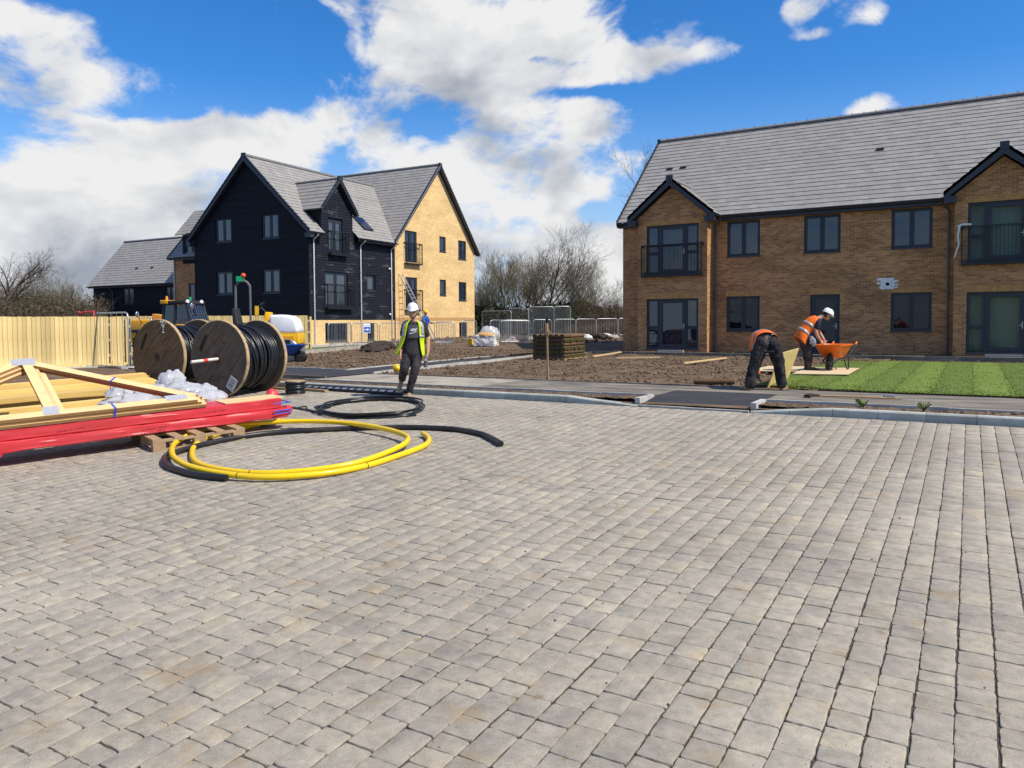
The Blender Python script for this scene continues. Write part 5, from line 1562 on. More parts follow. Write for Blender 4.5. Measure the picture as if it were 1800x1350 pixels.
# roof trusses, three strapped together, lying tilted on the pack
tc_, ts_ = cos(radians(23)), sin(radians(23))
PT = lambda y, w, h: (-8.13 - tc_ * w + ts_ * h, y, .395 + ts_ * w + tc_ * h)
for k in range(3):
    t = thing('roof_truss', ('top', 'middle', 'lowest')[k] + ' of three pale pine roof trusses strapped together on the red pack', 'roof truss', (0, 0, 0), 0, 'roof trusses lying on the red pack')
    h1 = .113 - k * .0375; h0 = h1 - .035; dy = (0, .05, .11)[k]; dw = (0, .006, -.004)[k]

    def member(nm, y0, w0, y1, w1, wd, cut0=0.0, cut1=0.0):
        b = MB(); p, q = Vector((y0, w0)), Vector((y1, w1)); u = (q - p).normalized(); s = Vector((-u.y, u.x)) * wd / 2
        poly = [p - s - u * cut0, q - s + u * cut1, q + s - u * cut1, p + s + u * cut0]
        a2 = sum(poly[i].x * poly[(i + 1) % 4].y - poly[(i + 1) % 4].x * poly[i].y for i in range(4))
        if a2 < 0: poly.reverse()
        vs = [PT(c.x, c.y, h0) for c in poly] + [PT(c.x, c.y, h1) for c in poly]
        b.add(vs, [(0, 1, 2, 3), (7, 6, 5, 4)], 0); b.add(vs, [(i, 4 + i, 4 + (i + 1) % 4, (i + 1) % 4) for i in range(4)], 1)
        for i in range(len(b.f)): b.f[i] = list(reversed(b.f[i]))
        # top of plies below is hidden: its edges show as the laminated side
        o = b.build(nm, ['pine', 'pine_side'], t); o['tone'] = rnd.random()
    y0_, y1_ = 3.0 + dy, 6.24 + dy
    member('bottom_chord', y0_, .055 + dw, y1_, .055 + dw, .11)
    ya = 4.63 + dy
    member('rafter', y1_ - .03, .115, ya + .03, 1.33, .105, .05, .02); member('rafter', y0_ + .03, .115, ya - .03, 1.33, .105, -.05, -.02)
    member('web', ya + .03, 1.27, ya + .09, .115, .1)
    if k == 0:
        for nm, (a, w, sa, sw) in (('nail_plate', (ya, 1.33, .12, .085)), ('nail_plate', (ya + .09, .10, .075, .09)), ('nail_plate', (y1_ - .22, .105, .12, .06)), ('nail_plate', (y0_ + .22, .105, .12, .06))):
            b = MB(); b.add([PT(a - sa, w - sw, h1 + .002), PT(a + sa, w - sw, h1 + .002), PT(a + sa, w + sw, h1 + .002), PT(a - sa, w + sw, h1 + .002)], [(3, 2, 1, 0)]); b.build(nm, 'galv_plate', t)
        for (y, w0, w1) in ((5.32, -.004, .114), (3.6, -.004, .114)):
            b = MB(); pp = [PT(y, w1, h1 + .004), PT(y + .02, w0, h1 + .004), PT(y + .01, w0, h1 - .115)]
            b.beam(pp[0], pp[1], .022, .003); b.beam(pp[1], pp[2], .022, .003, (1, 0, 0)); b.build('strap', 'blue_strap', t)
        p0 = Vector((ya + .03, 1.33)); p1 = Vector((y1_ - .03, .115)); u = (p1 - p0).normalized(); s = Vector((-u.y, u.x)); c = p0 + u * 1.02
        e0, e1 = c + s * .056, c - s * .056
        b = MB(); b.beam(PT(e0.x, e0.y, h1 + .004), PT(e1.x, e1.y, h1 + .004), .022, .003)
        lo = e1 if e1.y < e0.y else e0; b.beam(PT(lo.x, lo.y, h1 + .004), PT(lo.x, lo.y, h1 - .115), .022, .003, (0, 1, 0)); b.build('strap', 'blue_strap', t)
# loose yellow timbers behind
xs = -9.5; k = 0
names = ('nearest', 'second', 'third', 'fourth', 'fifth', 'sixth', 'seventh', 'eighth', 'ninth', 'tenth', 'eleventh', 'twelfth')
for k in range(12):
    w = .245; y1 = 6.35 + (0, .15, .05, .25, .2, .4, .3, .5, .4, .55, .7, .6)[k] + rnd.uniform(-.1, .1); z = (.335, .40, .34, .46, .37, .34, .45, .38, .34, .44, .36, .36)[k]
    b = MB(); b.box(-w / 2, w / 2, -(y1 - 1.2), 0, -.07, 0)
    o = b.build('timber_plank', 'yellow_timber', loc=(xs - w / 2 - rnd.uniform(0, .02), y1, z)); o['tone'] = rnd.random(); o.rotation_euler = (0, rnd.uniform(-.05, .05), rnd.uniform(-.02, .02))
    tag(o, f'{names[k]} yellow timber plank counting away from the red pack behind the trusses', 'plank', 'yellow planks laid out behind the trusses')
    xs -= w + rnd.uniform(.10, .22)
for i, y in enumerate((2.2, 4.3, 6.3)):
    b = MB(); b.box(-13.9, -9.4, y, y + .15, .0, .26); o = b.build('timber_bearer', 'brown_timber')
    tag(o, ('left', 'middle', 'right')[i] + ' brown bearer under the yellow planks', 'bearer', 'bearers under the yellow planks')
q_ = PT(3.45, .5, -.002)
b = MB(); b.box(q_[0] - .05, q_[0] + .05, 3.38, 3.52, .392, q_[2] - .01)
o = b.build('trestle_block', 'brown_timber'); tag(o, 'short timber prop under the left rafters of the trusses', 'prop')
# clear plastic sheeting in a heap


def crumple(name, label, blobs, m, seed, f=7.0, a=.42, cat='plastic'):
    t = MB()
    for (cx, cy, cz, rx, ry, rz_) in blobs:
        s = MB(); s.ball((0, 0, 0), 1.0, 22)
        vs = []
        for v in s.v:
            v = Vector(v); q = Vector((v.x * rx, v.y * ry, v.z * rz_)) * f + Vector((seed, cx * 3, cy * 3))
            n1 = 1 - 2 * abs(mnoise.noise(q)); n2 = 1 - 2 * abs(mnoise.noise(q * 2.3 + Vector((4, 0, 0)))); n3 = mnoise.noise(q * .6)
            k = 1 + a * (.55 * n1 + .3 * n2 * .6 + .6 * n3)
            vs.append((cx + v.x * rx * k, cy + v.y * ry * k, max(cz - rz_ * .45, cz + v.z * rz_ * k)))
        t.add(vs, s.f)
    o = t.build(name, m, smooth=38)
    tag(o, label, cat)
    return o


crumple('plastic_sheeting', 'crumpled clear plastic sheeting heaped on the end of the timber stack', [(-9.0, 6.35, .45, .24, .28, .15), (-9.4, 6.3, .50, .17, .17, .22), (-8.74, 6.6, .41, .15, .2, .10), (-9.85, 5.85, .43, .2, .22, .15), (-9.25, 6.65, .40, .22, .2, .13), (-9.3, 6.05, .44, .2, .2, .13)], 'film', 2.0, 11.0)
crumple('plastic_bag', 'small white plastic sheet lying under the right truss rafter', [(-9.15, 5.75, .40, .18, .34, .12)], 'film', 8.0, 8.0)

# the whole stack stands askew to the kerb on the falling paving
u_ = Vector((.34, .94, .94 * SLOPE)).normalized()
v_ = Vector((.94, -.34, -.34 * SLOPE)).normalized(); w_ = v_.cross(u_).normalized()
A1 = Vector((-9.50, 6.22, fall(6.22)))
MT = Matrix.Translation(A1) @ Matrix((v_, u_, w_)).transposed().to_4x4() @ Matrix.Scale(1.16, 4) @ Matrix.Translation((8.1, -5.6, 0))
for o in list(COL.objects):
    if o.name not in before and o.parent is None: o.matrix_basis = MT @ o.matrix_basis
# ================================================================== MACHINES
def wheel(par, c, r, w, axis=(0, 1, 0), rim='plant_yellow', tread=14):
    b = MB(); b.lathe([(r * .55, -w / 2), (r * .9, -w / 2), (r, -w * .36), (r, w * .36), (r * .9, w / 2), (r * .55, w / 2)], 32, c, axis)
    ax = Vector(axis).normalized(); a = ax.orthogonal().normalized(); d = ax.cross(a)
    for k in range(tread):
        for sg in (-1, 1):
            an = 2 * pi * (k + .25 * sg) / tread; ra = a * cos(an) + d * sin(an); tg_ = ax.cross(ra)
            b.obox(Vector(c) + ra * (r + .006) + ax * sg * w * .23, ax * w * .2 + tg_ * sg * r * .05, tg_ * r * .055, ra * r * .035)
    ty = b.build('wheel', 'rubber', par, smooth=40)
    b = MB(); b.lathe([(.0001, -w * .3), (r * .3, -w * .3), (r * .34, -w * .42), (r * .56, -w * .46), (r * .56, w * .46), (r * .34, w * .42), (r * .3, w * .3), (.0001, w * .3)], 24, c, axis); b.build('rim', rim, ty, smooth=40)
    return ty


def simple(nm, m, par, *boxes, bev=0.0, smooth=None):
    b = MB()
    for q in boxes: b.box(*q)
    o = b.build(nm, m, par, smooth=smooth)
    if bev:
        md = o.modifiers.new('edge', 'BEVEL'); md.width = bev; md.segments = 3; md.limit_method = 'ANGLE'
        o.data.polygons.foreach_set('use_smooth', [True] * len(o.data.polygons))
    return o


def solid(nm, m, par, poly, y0, y1, bev=0.03, mi=0):
    """side profile (x, z) given depth in y"""
    b = MB(); b.prism(poly, y0, y1, T=lambda x, y, z: (x, z, y))
    for i in range(len(b.f)): b.f[i].reverse()
    o = b.build(nm, m, par)
    if bev:
        md = o.modifiers.new('edge', 'BEVEL'); md.width = bev; md.segments = 3; md.limit_method = 'ANGLE'
        o.data.polygons.foreach_set('use_smooth', [True] * len(o.data.polygons))
    return o


def tubes(nm, m, par, *paths, r=.02, n=8):
    b = MB()
    for p in paths: b.tube(p, r, n)
    return b.build(nm, m, par, smooth=50)


sx, sy = spot(346, 29.5)
TH = thing('telehandler', 'orange telehandler with barred cab windscreen parked behind the cable drums', 'telehandler', (sx, sy, -.02), YAW - radians(20))
solid('chassis', 'plant_orange', TH, [(-2.3, .55), (1.9, .55), (2.0, .8), (1.7, 1.15), (.9, 1.2), (-.8, 1.22), (-1.1, 1.62), (-2.5, 1.62), (-2.7, 1.2)], -.86, .9, .06)
solid('engine_cover', 'plant_orange', TH, [(-.6, 1.0), (.85, 1.0), (.9, 1.4), (.7, 1.5), (-.6, 1.5)], .35, 1.0, .05)
for x in (-1.5, 1.45):
    for y in (-.92, .95): wheel(TH, (x, y, .60), .60, .42)
    for y in (-.92, .95): solid('mudguard', 'plant_black', TH, [(x - .68, 1.12), (x + .68, 1.12), (x + .6, 1.24), (x - .6, 1.24)], y - .24, y + .24, .03)
# cab
cb = MB()
A0, A1, B0, B1, Z0, Z1 = -.75, .62, -1.0, -.02, 1.02, 2.22
posts = [((-.75, -1, .95), (-.62, -.95, 2.22)), ((-.75, -.05, .95), (-.62, -.1, 2.22)), ((.78, -1, .95), (.42, -.95, 2.22)), ((.78, -.05, .95), (.42, -.1, 2.22)), ((-.1, -1.0, .95), (-.08, -.97, 2.2))]
for p, q in posts: cb.beam(p, q, .07, .07, (1, 0, 0))
cb.build('cab_frame', 'plant_black', TH)
solid('cab_base', 'plant_orange', TH, [(-.8, .8), (.95, .8), (1.0, 1.1), (.82, 1.44), (-.8, 1.44)], -1.02, -.02, .04)
simple('cab_panel', 'plant_grey', TH, (-.74, .76, -1.0, -.04, 1.442, 1.58))
solid('cab_roof', 'plant_black', TH, [(-.70, 2.2), (.5, 2.2), (.42, 2.32), (-.62, 2.32)], -1.02, -.03, .03)
simple('roof_corner', 'plant_orange', TH, (-.74, -.40, -1.05, -.6, 2.2, 2.34), bev=.02)
for nm, q in (('side_window', [(-.66, -.975, 1.6), (-.12, -.98, 1.6), (-.11, -.965, 2.15), (-.6, -.955, 2.15)]), ('side_window', [(-.06, -.98, 1.6), (.60, -.975, 1.6), (.42, -.955, 2.15), (-.05, -.965, 2.15)]),
              ('windscreen', [(.64, -.95, 1.6), (.64, -.1, 1.6), (.44, -.13, 2.15), (.44, -.92, 2.15)]), ('rear_window', [(-.7, -.1, 1.6), (-.7, -.95, 1.6), (-.63, -.9, 2.12), (-.63, -.14, 2.12)])):
    b = MB(); b.add(q, [(0, 1, 2, 3)]); c = (Vector(q[1]) - Vector(q[0])).cross(Vector(q[3]) - Vector(q[0])).normalized() * .012
    b.add([tuple(Vector(p) - c) for p in q], [(3, 2, 1, 0)]); b.build(nm, 'glass_dark', TH)
g_ = MB()
for i in range(8):
    y = -.92 + i * .112; g_.tube([(.72, y, 1.5), (.58, y, 1.8), (.48, y, 2.1)], .006, 6)
for zz, xx in ((1.52, .71), (1.82, .575)): g_.tube([(xx, -.94, zz), (xx, -.1, zz)], .007, 6)
o = g_.build('windscreen_guard', 'plant_grey', TH, smooth=50)
solid('boom', 'plant_orange', TH, [(-2.3, 1.45), (2.4, .95), (2.45, 1.25), (-2.2, 1.85)], .02, .32, .02)
solid('boom_head', 'plant_black', TH, [(2.35, .4), (2.7, .4), (2.7, 1.2), (2.4, 1.25)], -.1, .45, .02)
simple('fork_carriage', 'plant_black', TH, (2.7, 2.78, -.6, .95, .2, .75))
for y in (-.4, .6): simple('fork', 'plant_black', TH, (2.78, 3.9, y, y + .12, .18, .23))
def beacon(par, c, m):
    b = MB(); b.lathe([(.05, 0), (.05, .03), (.045, .04), (.045, .11), (.03, .15), (.001, .155)], 14, c); return b.build('beacon', m, par, smooth=40)
beacon(TH, (-.55, -.9, 2.34), 'beacon_amber'); beacon(TH, (.0, -.3, 2.32), 'beacon_green')
for (x, y) in ((.42, -.92), (.42, -.2)):
    b = MB(); b.lathe([(.001, 0), (.05, .02), (.07, .07), (.07, .08), (.001, .085)], 14, (x - .02, y, 2.28), (1, -.3, 0)); b.build('work_light', 'lamp_white', TH, smooth=40)
for (x, y, z, sx_) in ((.95, -1.25, 2.1, .1), (-1.0, -1.2, 1.55, .12), (-1.75, -1.15, 1.82, .13)):
    m_ = tubes('mirror_arm', 'plant_black', TH, [(x - .1, y + .3, z - .35), (x - .02, y + .1, z - .1), (x, y, z)], r=.014)
    b = MB(); b.ball((x, y, z), .1, 8, sq=(.45, .8, 1.15)); b.build('mirror', 'mirror', m_, smooth=60)
tubes('exhaust', 'plant_grey', TH, [(-1.1, .8, 1.3), (-1.1, .8, 1.9), (-1.16, .8, 2.0)], r=.06, n=12)
simple('number_panel', 'plant_black', TH, (.2, .6, -.845, -.822, .75, 1.05))
# ride-on roller
sx, sy = spot(470, 26.5)
RO = thing('road_roller', 'ride-on road roller with white hood, yellow body and tall roll hoop', 'road roller', (sx, sy, .1), YAW)
solid('hood', 'plant_white', RO, [(.2, .98), (1.18, .98), (1.18, 1.15), (1.08, 1.46), (.9, 1.58), (.6, 1.62), (.2, 1.61)], -.42, .42, .09)
solid('body', 'plant_yellow', RO, [(.1, .55), (1.2, .62), (1.2, .972), (.1, .972)], -.44, .44, .02)
solid('rear_body', 'plant_yellow', RO, [(-1.25, .55), (-.2, .5), (-.1, .8), (-.35, 1.15), (-1.25, 1.15)], -.5, .5, .03)
simple('tow_plate', 'plant_orange', RO, (.62, 1.05, -.465, -.442, .64, .88)); simple('tow_slot', 'black_hole', RO, (.76, .92, -.475, -.466, .66, .76))
for x in (-.85, .8):
    b = MB(); b.lathe([(.001, -.47), (.38, -.47), (.40, -.45), (.40, .45), (.38, .47), (.001, .47)], 36, (x, 0, .40), (0, 1, 0)); b.build('steel_drum', 'galv', RO, smooth=40)
    for y in (-.53, .5): solid('drum_fork', 'plant_black', RO, [(x - .1, .3), (x + .1, .3), (x + .14, .75), (x - .14, .75)], y, y + .03, 0)
hoop = [(-1.06, -.02, .9), (-1.06, -.02, 2.45), (-1.02, -.02, 2.66), (-.9, -.02, 2.78), (-.72, -.02, 2.78), (-.6, -.02, 2.66), (-.56, -.02, 2.45), (-.56, -.02, .9)]
b = MB(); b.tube(smooth_path(hoop, 5), .042, 10); b.build('roll_hoop', 'rust' if False else 'plant_grey', RO, smooth=50)
b = MB(); b.ball((-.78, -.02, 2.98), .085, 8); b.build('beacon', 'beacon_red', RO, smooth=60)
b = MB(); b.box(-1.0, -.82, -.12, .08, 2.77, 2.95); b.tube([(-.78, -.02, 2.75), (-.78, -.02, 2.92)], .03, 8); b.build('beacon_bracket', 'beacon_green', RO)
solid('seat', 'plant_black', RO, [(-1.1, 1.16), (-.55, 1.16), (-.52, 1.34), (-.92, 1.36), (-1.0, 1.85), (-1.14, 1.85)], -.25, .25, .05)
solid('console', 'plant_yellow', RO, [(-.14, 1.1), (.1, 1.1), (.16, 1.7), (.0, 1.72)], -.2, .2, .03)
st_ = tubes('steering_column', 'plant_black', RO, [(.02, 0, 1.65), (-.22, 0, 1.9)], r=.025)
b = MB(); b.tube([Vector((-.22, 0, 1.9)) + Vector((.12 * cos(a), .2 * sin(a), .14 * cos(a))) for a in [2 * pi * k / 20 for k in range(20)]], .016, 7, closed=True); b.build('steering_wheel', 'plant_black', st_, smooth=60)
simple('lever', 'plant_yellow', RO, (-.30, -.18, -.34, -.3, 1.6, 1.92))


def wheelbarrow(label, loc, rz, m):
    t = thing('wheelbarrow', label, 'wheelbarrow', loc, rz)
    b = MB(); n = 24

    def ring(x0, x1, hw, z, rr, inset=0.0, tilt=0.0):
        out = []
        for (cx, cy, a0) in ((x1 - rr, hw - rr, 0), (x0 + rr, hw * .92 - rr, pi / 2), (x0 + rr, -hw * .92 + rr, pi), (x1 - rr, -hw + rr, 1.5 * pi)):
            for k in range(6):
                a = a0 + pi / 2 * k / 5; x = cx + rr * cos(a); out.append((x, cy + rr * sin(a), z + tilt * (x - x0)))
        return out
    R = [ring(-.70, -.18, .20, .30, .1), ring(-.72, -.12, .225, .315, .1), ring(-.94, .14, .345, .60, .13), ring(-.985, .185, .38, .605, .15), ring(-.985, .185, .38, .63, .15), ring(-.935, .135, .34, .625, .13), ring(-.71, -.13, .215, .335, .1)]
    for k in range(len(R)): b.v += R[k]
    N = 24
    for i in range(len(R) - 1):
        for j in range(N): b.f.append([i * N + j, i * N + (j + 1) % N, (i + 1) * N + (j + 1) % N, (i + 1) * N + j])
    b.f.append(list(reversed(range(N)))); b.f.append([(len(R) - 1) * N + j for j in range(N)])
    b.m = [0] * len(b.f); b.t = [.5] * len(b.f)
    b.build('tray', m, t, smooth=45)
    wheel(t, (0, 0, .195), .195, .095, rim=m, tread=18)
    b = MB()
    for sg in (-1, 1):
        b.tube(smooth_path([(.22, sg * .07, .2), (.16, sg * .13, .235), (0, sg * .15, .24), (-.2, sg * .17, .27), (-.75, sg * .24, .325), (-1.15, sg * .27, .50), (-1.42, sg * .28, .62)], 4), .017, 8)
        b.tube([(0, sg * .05, .195), (0, sg * .14, .195)], .012, 8)
    b.tube([(.22, -.07, .2), (.24, 0, .2), (.22, .07, .2)], .017, 8); b.tube([(-.1, -.19, .43), (-.16, -.12, .5), (-.16, .12, .5), (-.1, .19, .43)], .012, 6)
    b.build('frame', 'plant_black', t, smooth=50)
    for sg in (-1, 1):
        b = MB(); b.tube(smooth_path([(-.50, sg * .20, .30), (-.62, sg * .25, .02), (-.70, sg * .26, .012), (-.80, sg * .25, .02), (-.86, sg * .23, .35)], 4), .015, 8); b.build('leg', 'plant_black', t, smooth=50)
        b = MB(); b.tube([(-1.36, sg * .278, .595), (-1.40, sg * .28, .613), (-1.5, sg * .283, .66)], .024, 10); b.build('grip', m, t, smooth=50)
    return t


sx, sy = spot(528, 25.6)
wheelbarrow('blue wheelbarrow standing in front of the yellow and white roller', (sx, sy, .09), YAW + .05, 'barrow_blue')
WBX, WBY = -2.93, 20.02
wheelbarrow('orange plastic wheelbarrow standing on boards over the new turf', (WBX, WBY, .185), math.atan2(-.99, -.10), 'barrow_orange')
b = MB(); b.ball((0, 0, 0), 1, 8); b.v = [(WBX + .05 + .27 * v[0], WBY + .45 + .33 * v[1], .185 + .50 + .07 * v[2] * (1 + .4 * mnoise.noise(Vector(v) * 3))) for v in b.v]
o = b.build('earth_load', 'turf_soil', smooth=60); tag(o, 'dark earth heaped inside the orange wheelbarrow', 'earth')

# ================================================================== BARRIERS


def barrier(label, p0, ang, L=2.2, H=1.15, z=.2, tilt=0.0, name='crowd_barrier', grp='steel pedestrian barriers', feet=True, step=.115, r=.02, tone=None):
    t = thing(name, label, 'barrier', (p0[0], p0[1], z), ang, grp)
    lo = .17 if feet else .1
    fr = [(0, 0, lo + .12), (.04, 0, lo + .03), (.12, 0, lo), (L - .12, 0, lo), (L - .04, 0, lo + .03), (L, 0, lo + .12), (L, 0, H - .14), (L - .04, 0, H - .04), (L - .14, 0, H), (.14, 0, H), (.04, 0, H - .04), (0, 0, H - .14)]
    b = MB(); b.tube(fr, r, 8, closed=True); b.build('frame', 'galv', t, smooth=50)
    me = MB(); me.tube([(0, 0, lo), (0, 0, H)], .008 if step > .06 else .004, 5); me = me.mesh('bar', 'galv')
    n = int(L / step)
    if n < 40:
        for i in range(1, n): inst('bar', me, t, (L * i / n, 0, 0))
    else:
        b = MB()
        for i in range(1, n): b.tube([(L * i / n, 0, lo), (L * i / n, 0, H)], .003, 4, cap=False)
        for i in range(1, 8): b.tube([(0, 0, lo + (H - lo) * i / 8), (L, 0, lo + (H - lo) * i / 8)], .003, 4, cap=False)
        o = b.build('mesh_wire', 'galv', t); o['kind'] = 'stuff'
    if feet:
        for x in (.32, L - .32):
            b = MB(); b.tube([(x, -.28, .01), (x, -.02, lo), (x, .02, lo), (x, .28, .01)], .016, 7); b.build('foot', 'galv', t, smooth=50)
    else:
        for x in (0.0, L):
            b = MB(); b.box(x - .12, x + .12, -.3, .3, 0, .12); b.build('concrete_foot', 'edging_concrete', t)
    return t


bx, by = -28.55, 29.6
au = math.atan2(8.2, -1.6)
labs = ('steel barrier in front of the black wall, nearest the blue wheelbarrow', 'steel barrier with the blue arrow sign below the small black-wall window', 'steel barrier across the dark corner where black wall meets buff brick')
for i in range(3):
    px = (577, 617, 667)[i]; D = (38.2, 39.6, 41.6)[i]
    c = spot(px, D); c2 = spot((618, 664, 706)[i], D + 1.55)
    an = math.atan2(c2[1] - c[1], c2[0] - c[0])
    barrier(labs[i], c, an, Vector((c2[0] - c[0], c2[1] - c[1])).length, 1.18, .24)
    if i == 1:
        t = thing('arrow_sign', 'white sign with a blue panel and white arrow hung on the middle barrier', 'sign', (c[0], c[1], .24), an)
        b = MB(); b.box(.85, 1.33, -.05, -.03, .66, 1.16); b.build('board', 'sign_white', t)
        b = MB(); b.box(.88, 1.30, -.056, -.052, .69, .98); b.build('panel', 'sign_blue', t)
        b = MB(); b.prism([(.93, .81), (1.1, .81), (1.1, .76), (1.24, .835), (1.1, .91), (1.1, .86), (.93, .86)], -.062, -.058, T=lambda x, y, z: (x, z, y)); b.build('arrow', 'sign_white', t)
        b = MB(); b.box(.92, 1.26, -.056, -.052, 1.05, 1.068); o = b.build('text_line', 'sign_blue', t)
for i, (px, D, px2, D2, lab) in enumerate(((764, 39.5, 797, 39.6, 'steel barrier standing square to view right of the man in the yellow vest'), (768, 40.0, 800, 40.1, 'second steel barrier leaning behind the one right of the man'), (812, 42.5, 838, 43.6, 'steel barrier at the buff gable corner beside the wrapped sand bag'),
        (862, 41.0, 897, 42.2, 'low steel barrier just behind the wrapped sand bag'), (878, 39.0, 933, 39.6, 'tall steel barrier to the left of the turf roll stack'), (886, 40.2, 930, 40.9, 'steel barrier stacked close behind the tall one left of the turf rolls'), (937, 41.5, 970, 41.9, 'steel barrier directly behind the turf roll stack'), (1013, 47, 1048, 47.8, 'left of two steel barriers before the brown hedge'), (1049, 48, 1086, 48.6, 'right of two steel barriers before the brown hedge'), (1087, 49, 1110, 49.4, 'steel barrier running out of sight behind the brown building'), (975, 46.5, 1012, 47, 'steel barrier right of the tall mesh panel'))):
    c, c2 = spot(px, D), spot(px2, D2)
    barrier(lab, c, math.atan2(c2[1] - c[1], c2[0] - c[0]), Vector((c2[0] - c[0], c2[1] - c[1])).length, 1.22, .06 + rise(*c), step=.075 if i in (1, 5) else .115)
for i, (px, D, px2, D2, H, lab) in enumerate(((930, 46, 974, 46.3, 2.0, 'tall mesh fence panel behind the turf stack'), (974, 45.5, 1003, 45.8, 2.0, 'bright mesh fence panel right of the turf stack'), (848, 50, 899, 49, 1.8, 'long mesh fence panel left of the tall barrier'), (899, 50.2, 929, 49.6, 1.95, 'mesh fence panel half hidden by the tall barrier'))):
    c, c2 = spot(px, D), spot(px2, D2)
    barrier(lab, c, math.atan2(c2[1] - c[1], c2[0] - c[0]), Vector((c2[0] - c[0], c2[1] - c[1])).length, H, .05 + rise(*c), name='mesh_fence_panel', grp='mesh site fence panels', feet=False, step=.045, r=.022)
c, c2 = spot(168, 23.7), spot(226, 22.6)
barrier('galvanised site panel behind the end of the left timber fence', c, math.atan2(c2[1] - c[1], c2[0] - c[0]), Vector((c2[0] - c[0], c2[1] - c[1])).length, 1.72, .05, name='mesh_fence_panel', grp='mesh site fence panels', feet=False, step=.3, r=.024)
b = MB(); c, c2 = spot(141, 25.5), spot(164, 25.2); b.tube(smooth_path([(*c, .1), (*c, 1.72), (c[0] * .9 + c2[0] * .1, c[1] * .9 + c2[1] * .1, 1.8), (*c2, 1.84), (c2[0] + .06, c2[1], 1.7), (c2[0] + .06, c2[1], .1)], 4), .03, 8); o = b.build('red_barrier', 'paint_red', smooth=50); tag(o, 'red tubular barrier peeping over the left timber fence', 'barrier')

# ================================================================== TURF ROLLS, BOARDS, TOOLS
def turf_roll_mesh(L, rx=.10, rz=.076):
    b = MB(); n = 18; k = 6; vs = []
    for i in range(k + 1):
        for j in range(n):
            a = 2 * pi * j / n; q = 1 + .05 * mnoise.noise(Vector((cos(a) * 2, sin(a) * 2, i * 1.3)))
            vs.append((rx * cos(a) * q, L * i / k + (.012 * mnoise.noise(Vector((a * 2, 3, 0))) if i in (0, k) else 0), rz + rz * sin(a) * q))
    b.add(vs, [(i * n + j, i * n + (j + 1) % n, (i + 1) * n + (j + 1) % n, (i + 1) * n + j) for i in range(k) for j in range(n)], 0)
    for f in b.f: f.reverse()
    for (y, sg) in ((0, -1), (L, 1)):   # rolled end: a ridge of grass wound in a spiral
        pts = [((rx - .012) * (1 - t) * cos(t * 15), y + sg * .004, rz + (rz - .01) * (1 - t) * sin(t * 15)) for t in [i / 40 for i in range(36)]]
        b.tube(pts, .011, 5, 1)
        o = len(b.v); b.v.append((0, y, rz)); q = 0 if sg < 0 else k * n
        b.f += [[q + j, q + (j + 1) % n, o] for j in range(n)]; b.m += [1] * n; b.t += [.5] * n
    return b.mesh('turf_roll', ['turf_soil', 'turf_green'], 50)


TL = turf_roll_mesh(.62); SXY = Vector((-13.2, 23.45)); srz = .06
def turf_at(lx, ly, z, rot, label):
    c, s = cos(srz), sin(srz)
    o = inst('turf_roll', TL, None, (SXY.x + lx * c - ly * s, SXY.y + lx * s + ly * c, z), (0, 0, srz + rot), rnd.random())
    tag(o, label, 'turf roll', 'turf rolls in the stack')
lay = ('lowest', 'second', 'third', 'fourth', 'fifth', 'top'); od = ('first', 'second', 'third', 'fourth', 'fifth', 'sixth', 'seventh', 'eighth', 'ninth')
for L_ in range(6):
    z = .14 + L_ * .140
    if L_ % 2:
        for i in range(6): turf_at(.11 + i * .205 + rnd.uniform(-.008, .008), rnd.uniform(-.02, .02), z, 0, f'{od[i]} turf roll from the left, dark end showing, {lay[L_]} layer of stack')
        for q in (1, 2): turf_at(.11 + 5 * .205, q * .62, z, 0, f'{"middle" if q == 1 else "far"} of three turf rolls along the sunny side, {lay[L_]} layer')
        if L_ == 5:
            for q in (1, 2):
                for i in range(5): turf_at(.11 + i * .205, q * .62, z + rnd.uniform(0, .01), 0, f'{od[i]} roll from left, {"middle" if q == 1 else "far"} row on top of turf stack')
    else:
        for i in range(9): turf_at(1.25 + rnd.uniform(-.02, .02), .1 + i * .205, z, pi / 2, f'{od[i]} turf roll from near corner, green end in sun, {lay[L_]} layer')
        turf_at(.63, .1, z, pi / 2, f'dark turf roll along the shaded front of the stack, {lay[L_]} layer')
o = inst('turf_roll', TL, None, (-4.85, 15.42, .10), (0, 0, -pi / 2 + .28), .6); o.scale = (.9, 1.25, .9); tag(o, 'single brown turf roll lying on the soil left of the bending man', 'turf roll')
pallet('pallet carrying the stack of turf rolls', -13.25, -11.95, 23.5, 25.3, .02, None)
t = thing('marker_stake', 'slim wooden marker stake with taped top standing in the soil', 'stake', (-8.2, 15.28, .08))
b = MB(); b.beam((0, 0, -.05), (-.02, 0, 1.42), .034, .03, (0, 1, 0)); b.build('stake', 'pallet_wood', t)
b = MB(); b.beam((-.016, 0, 1.08), (-.02, 0, 1.3), .045, .04, (0, 1, 0)); b.obox((.03, 0, 1.1), (.04, 0, -.03), (0, .012, 0), (.01, 0, .014)); b.build('tape', 'sand_orange', t)
b = MB(); b.beam((-.02, 0, 1.3), (-.0215, 0, 1.43), .05, .045, (0, 1, 0)); b.build('cap', 'plant_black', t)
for (p, q, lab) in (((-11.4, 24.6), (-11.6, 27.6), 'long pale batten on the soil right of the turf stack'), ((-10.25, 24.0), (-8.95, 24.7), 'short pale batten lying on the soil in front of the brick building'), ((-7.15, 21.7), (-6.85, 25.1), 'pale batten on the soil left of the bending man')):
    b = MB(); b.beam((*p, .19), (*q, .2 + rise(*q)), .06, .04); o = b.build('batten', 'pine'); o['tone'] = .4; tag(o, lab, 'batten')
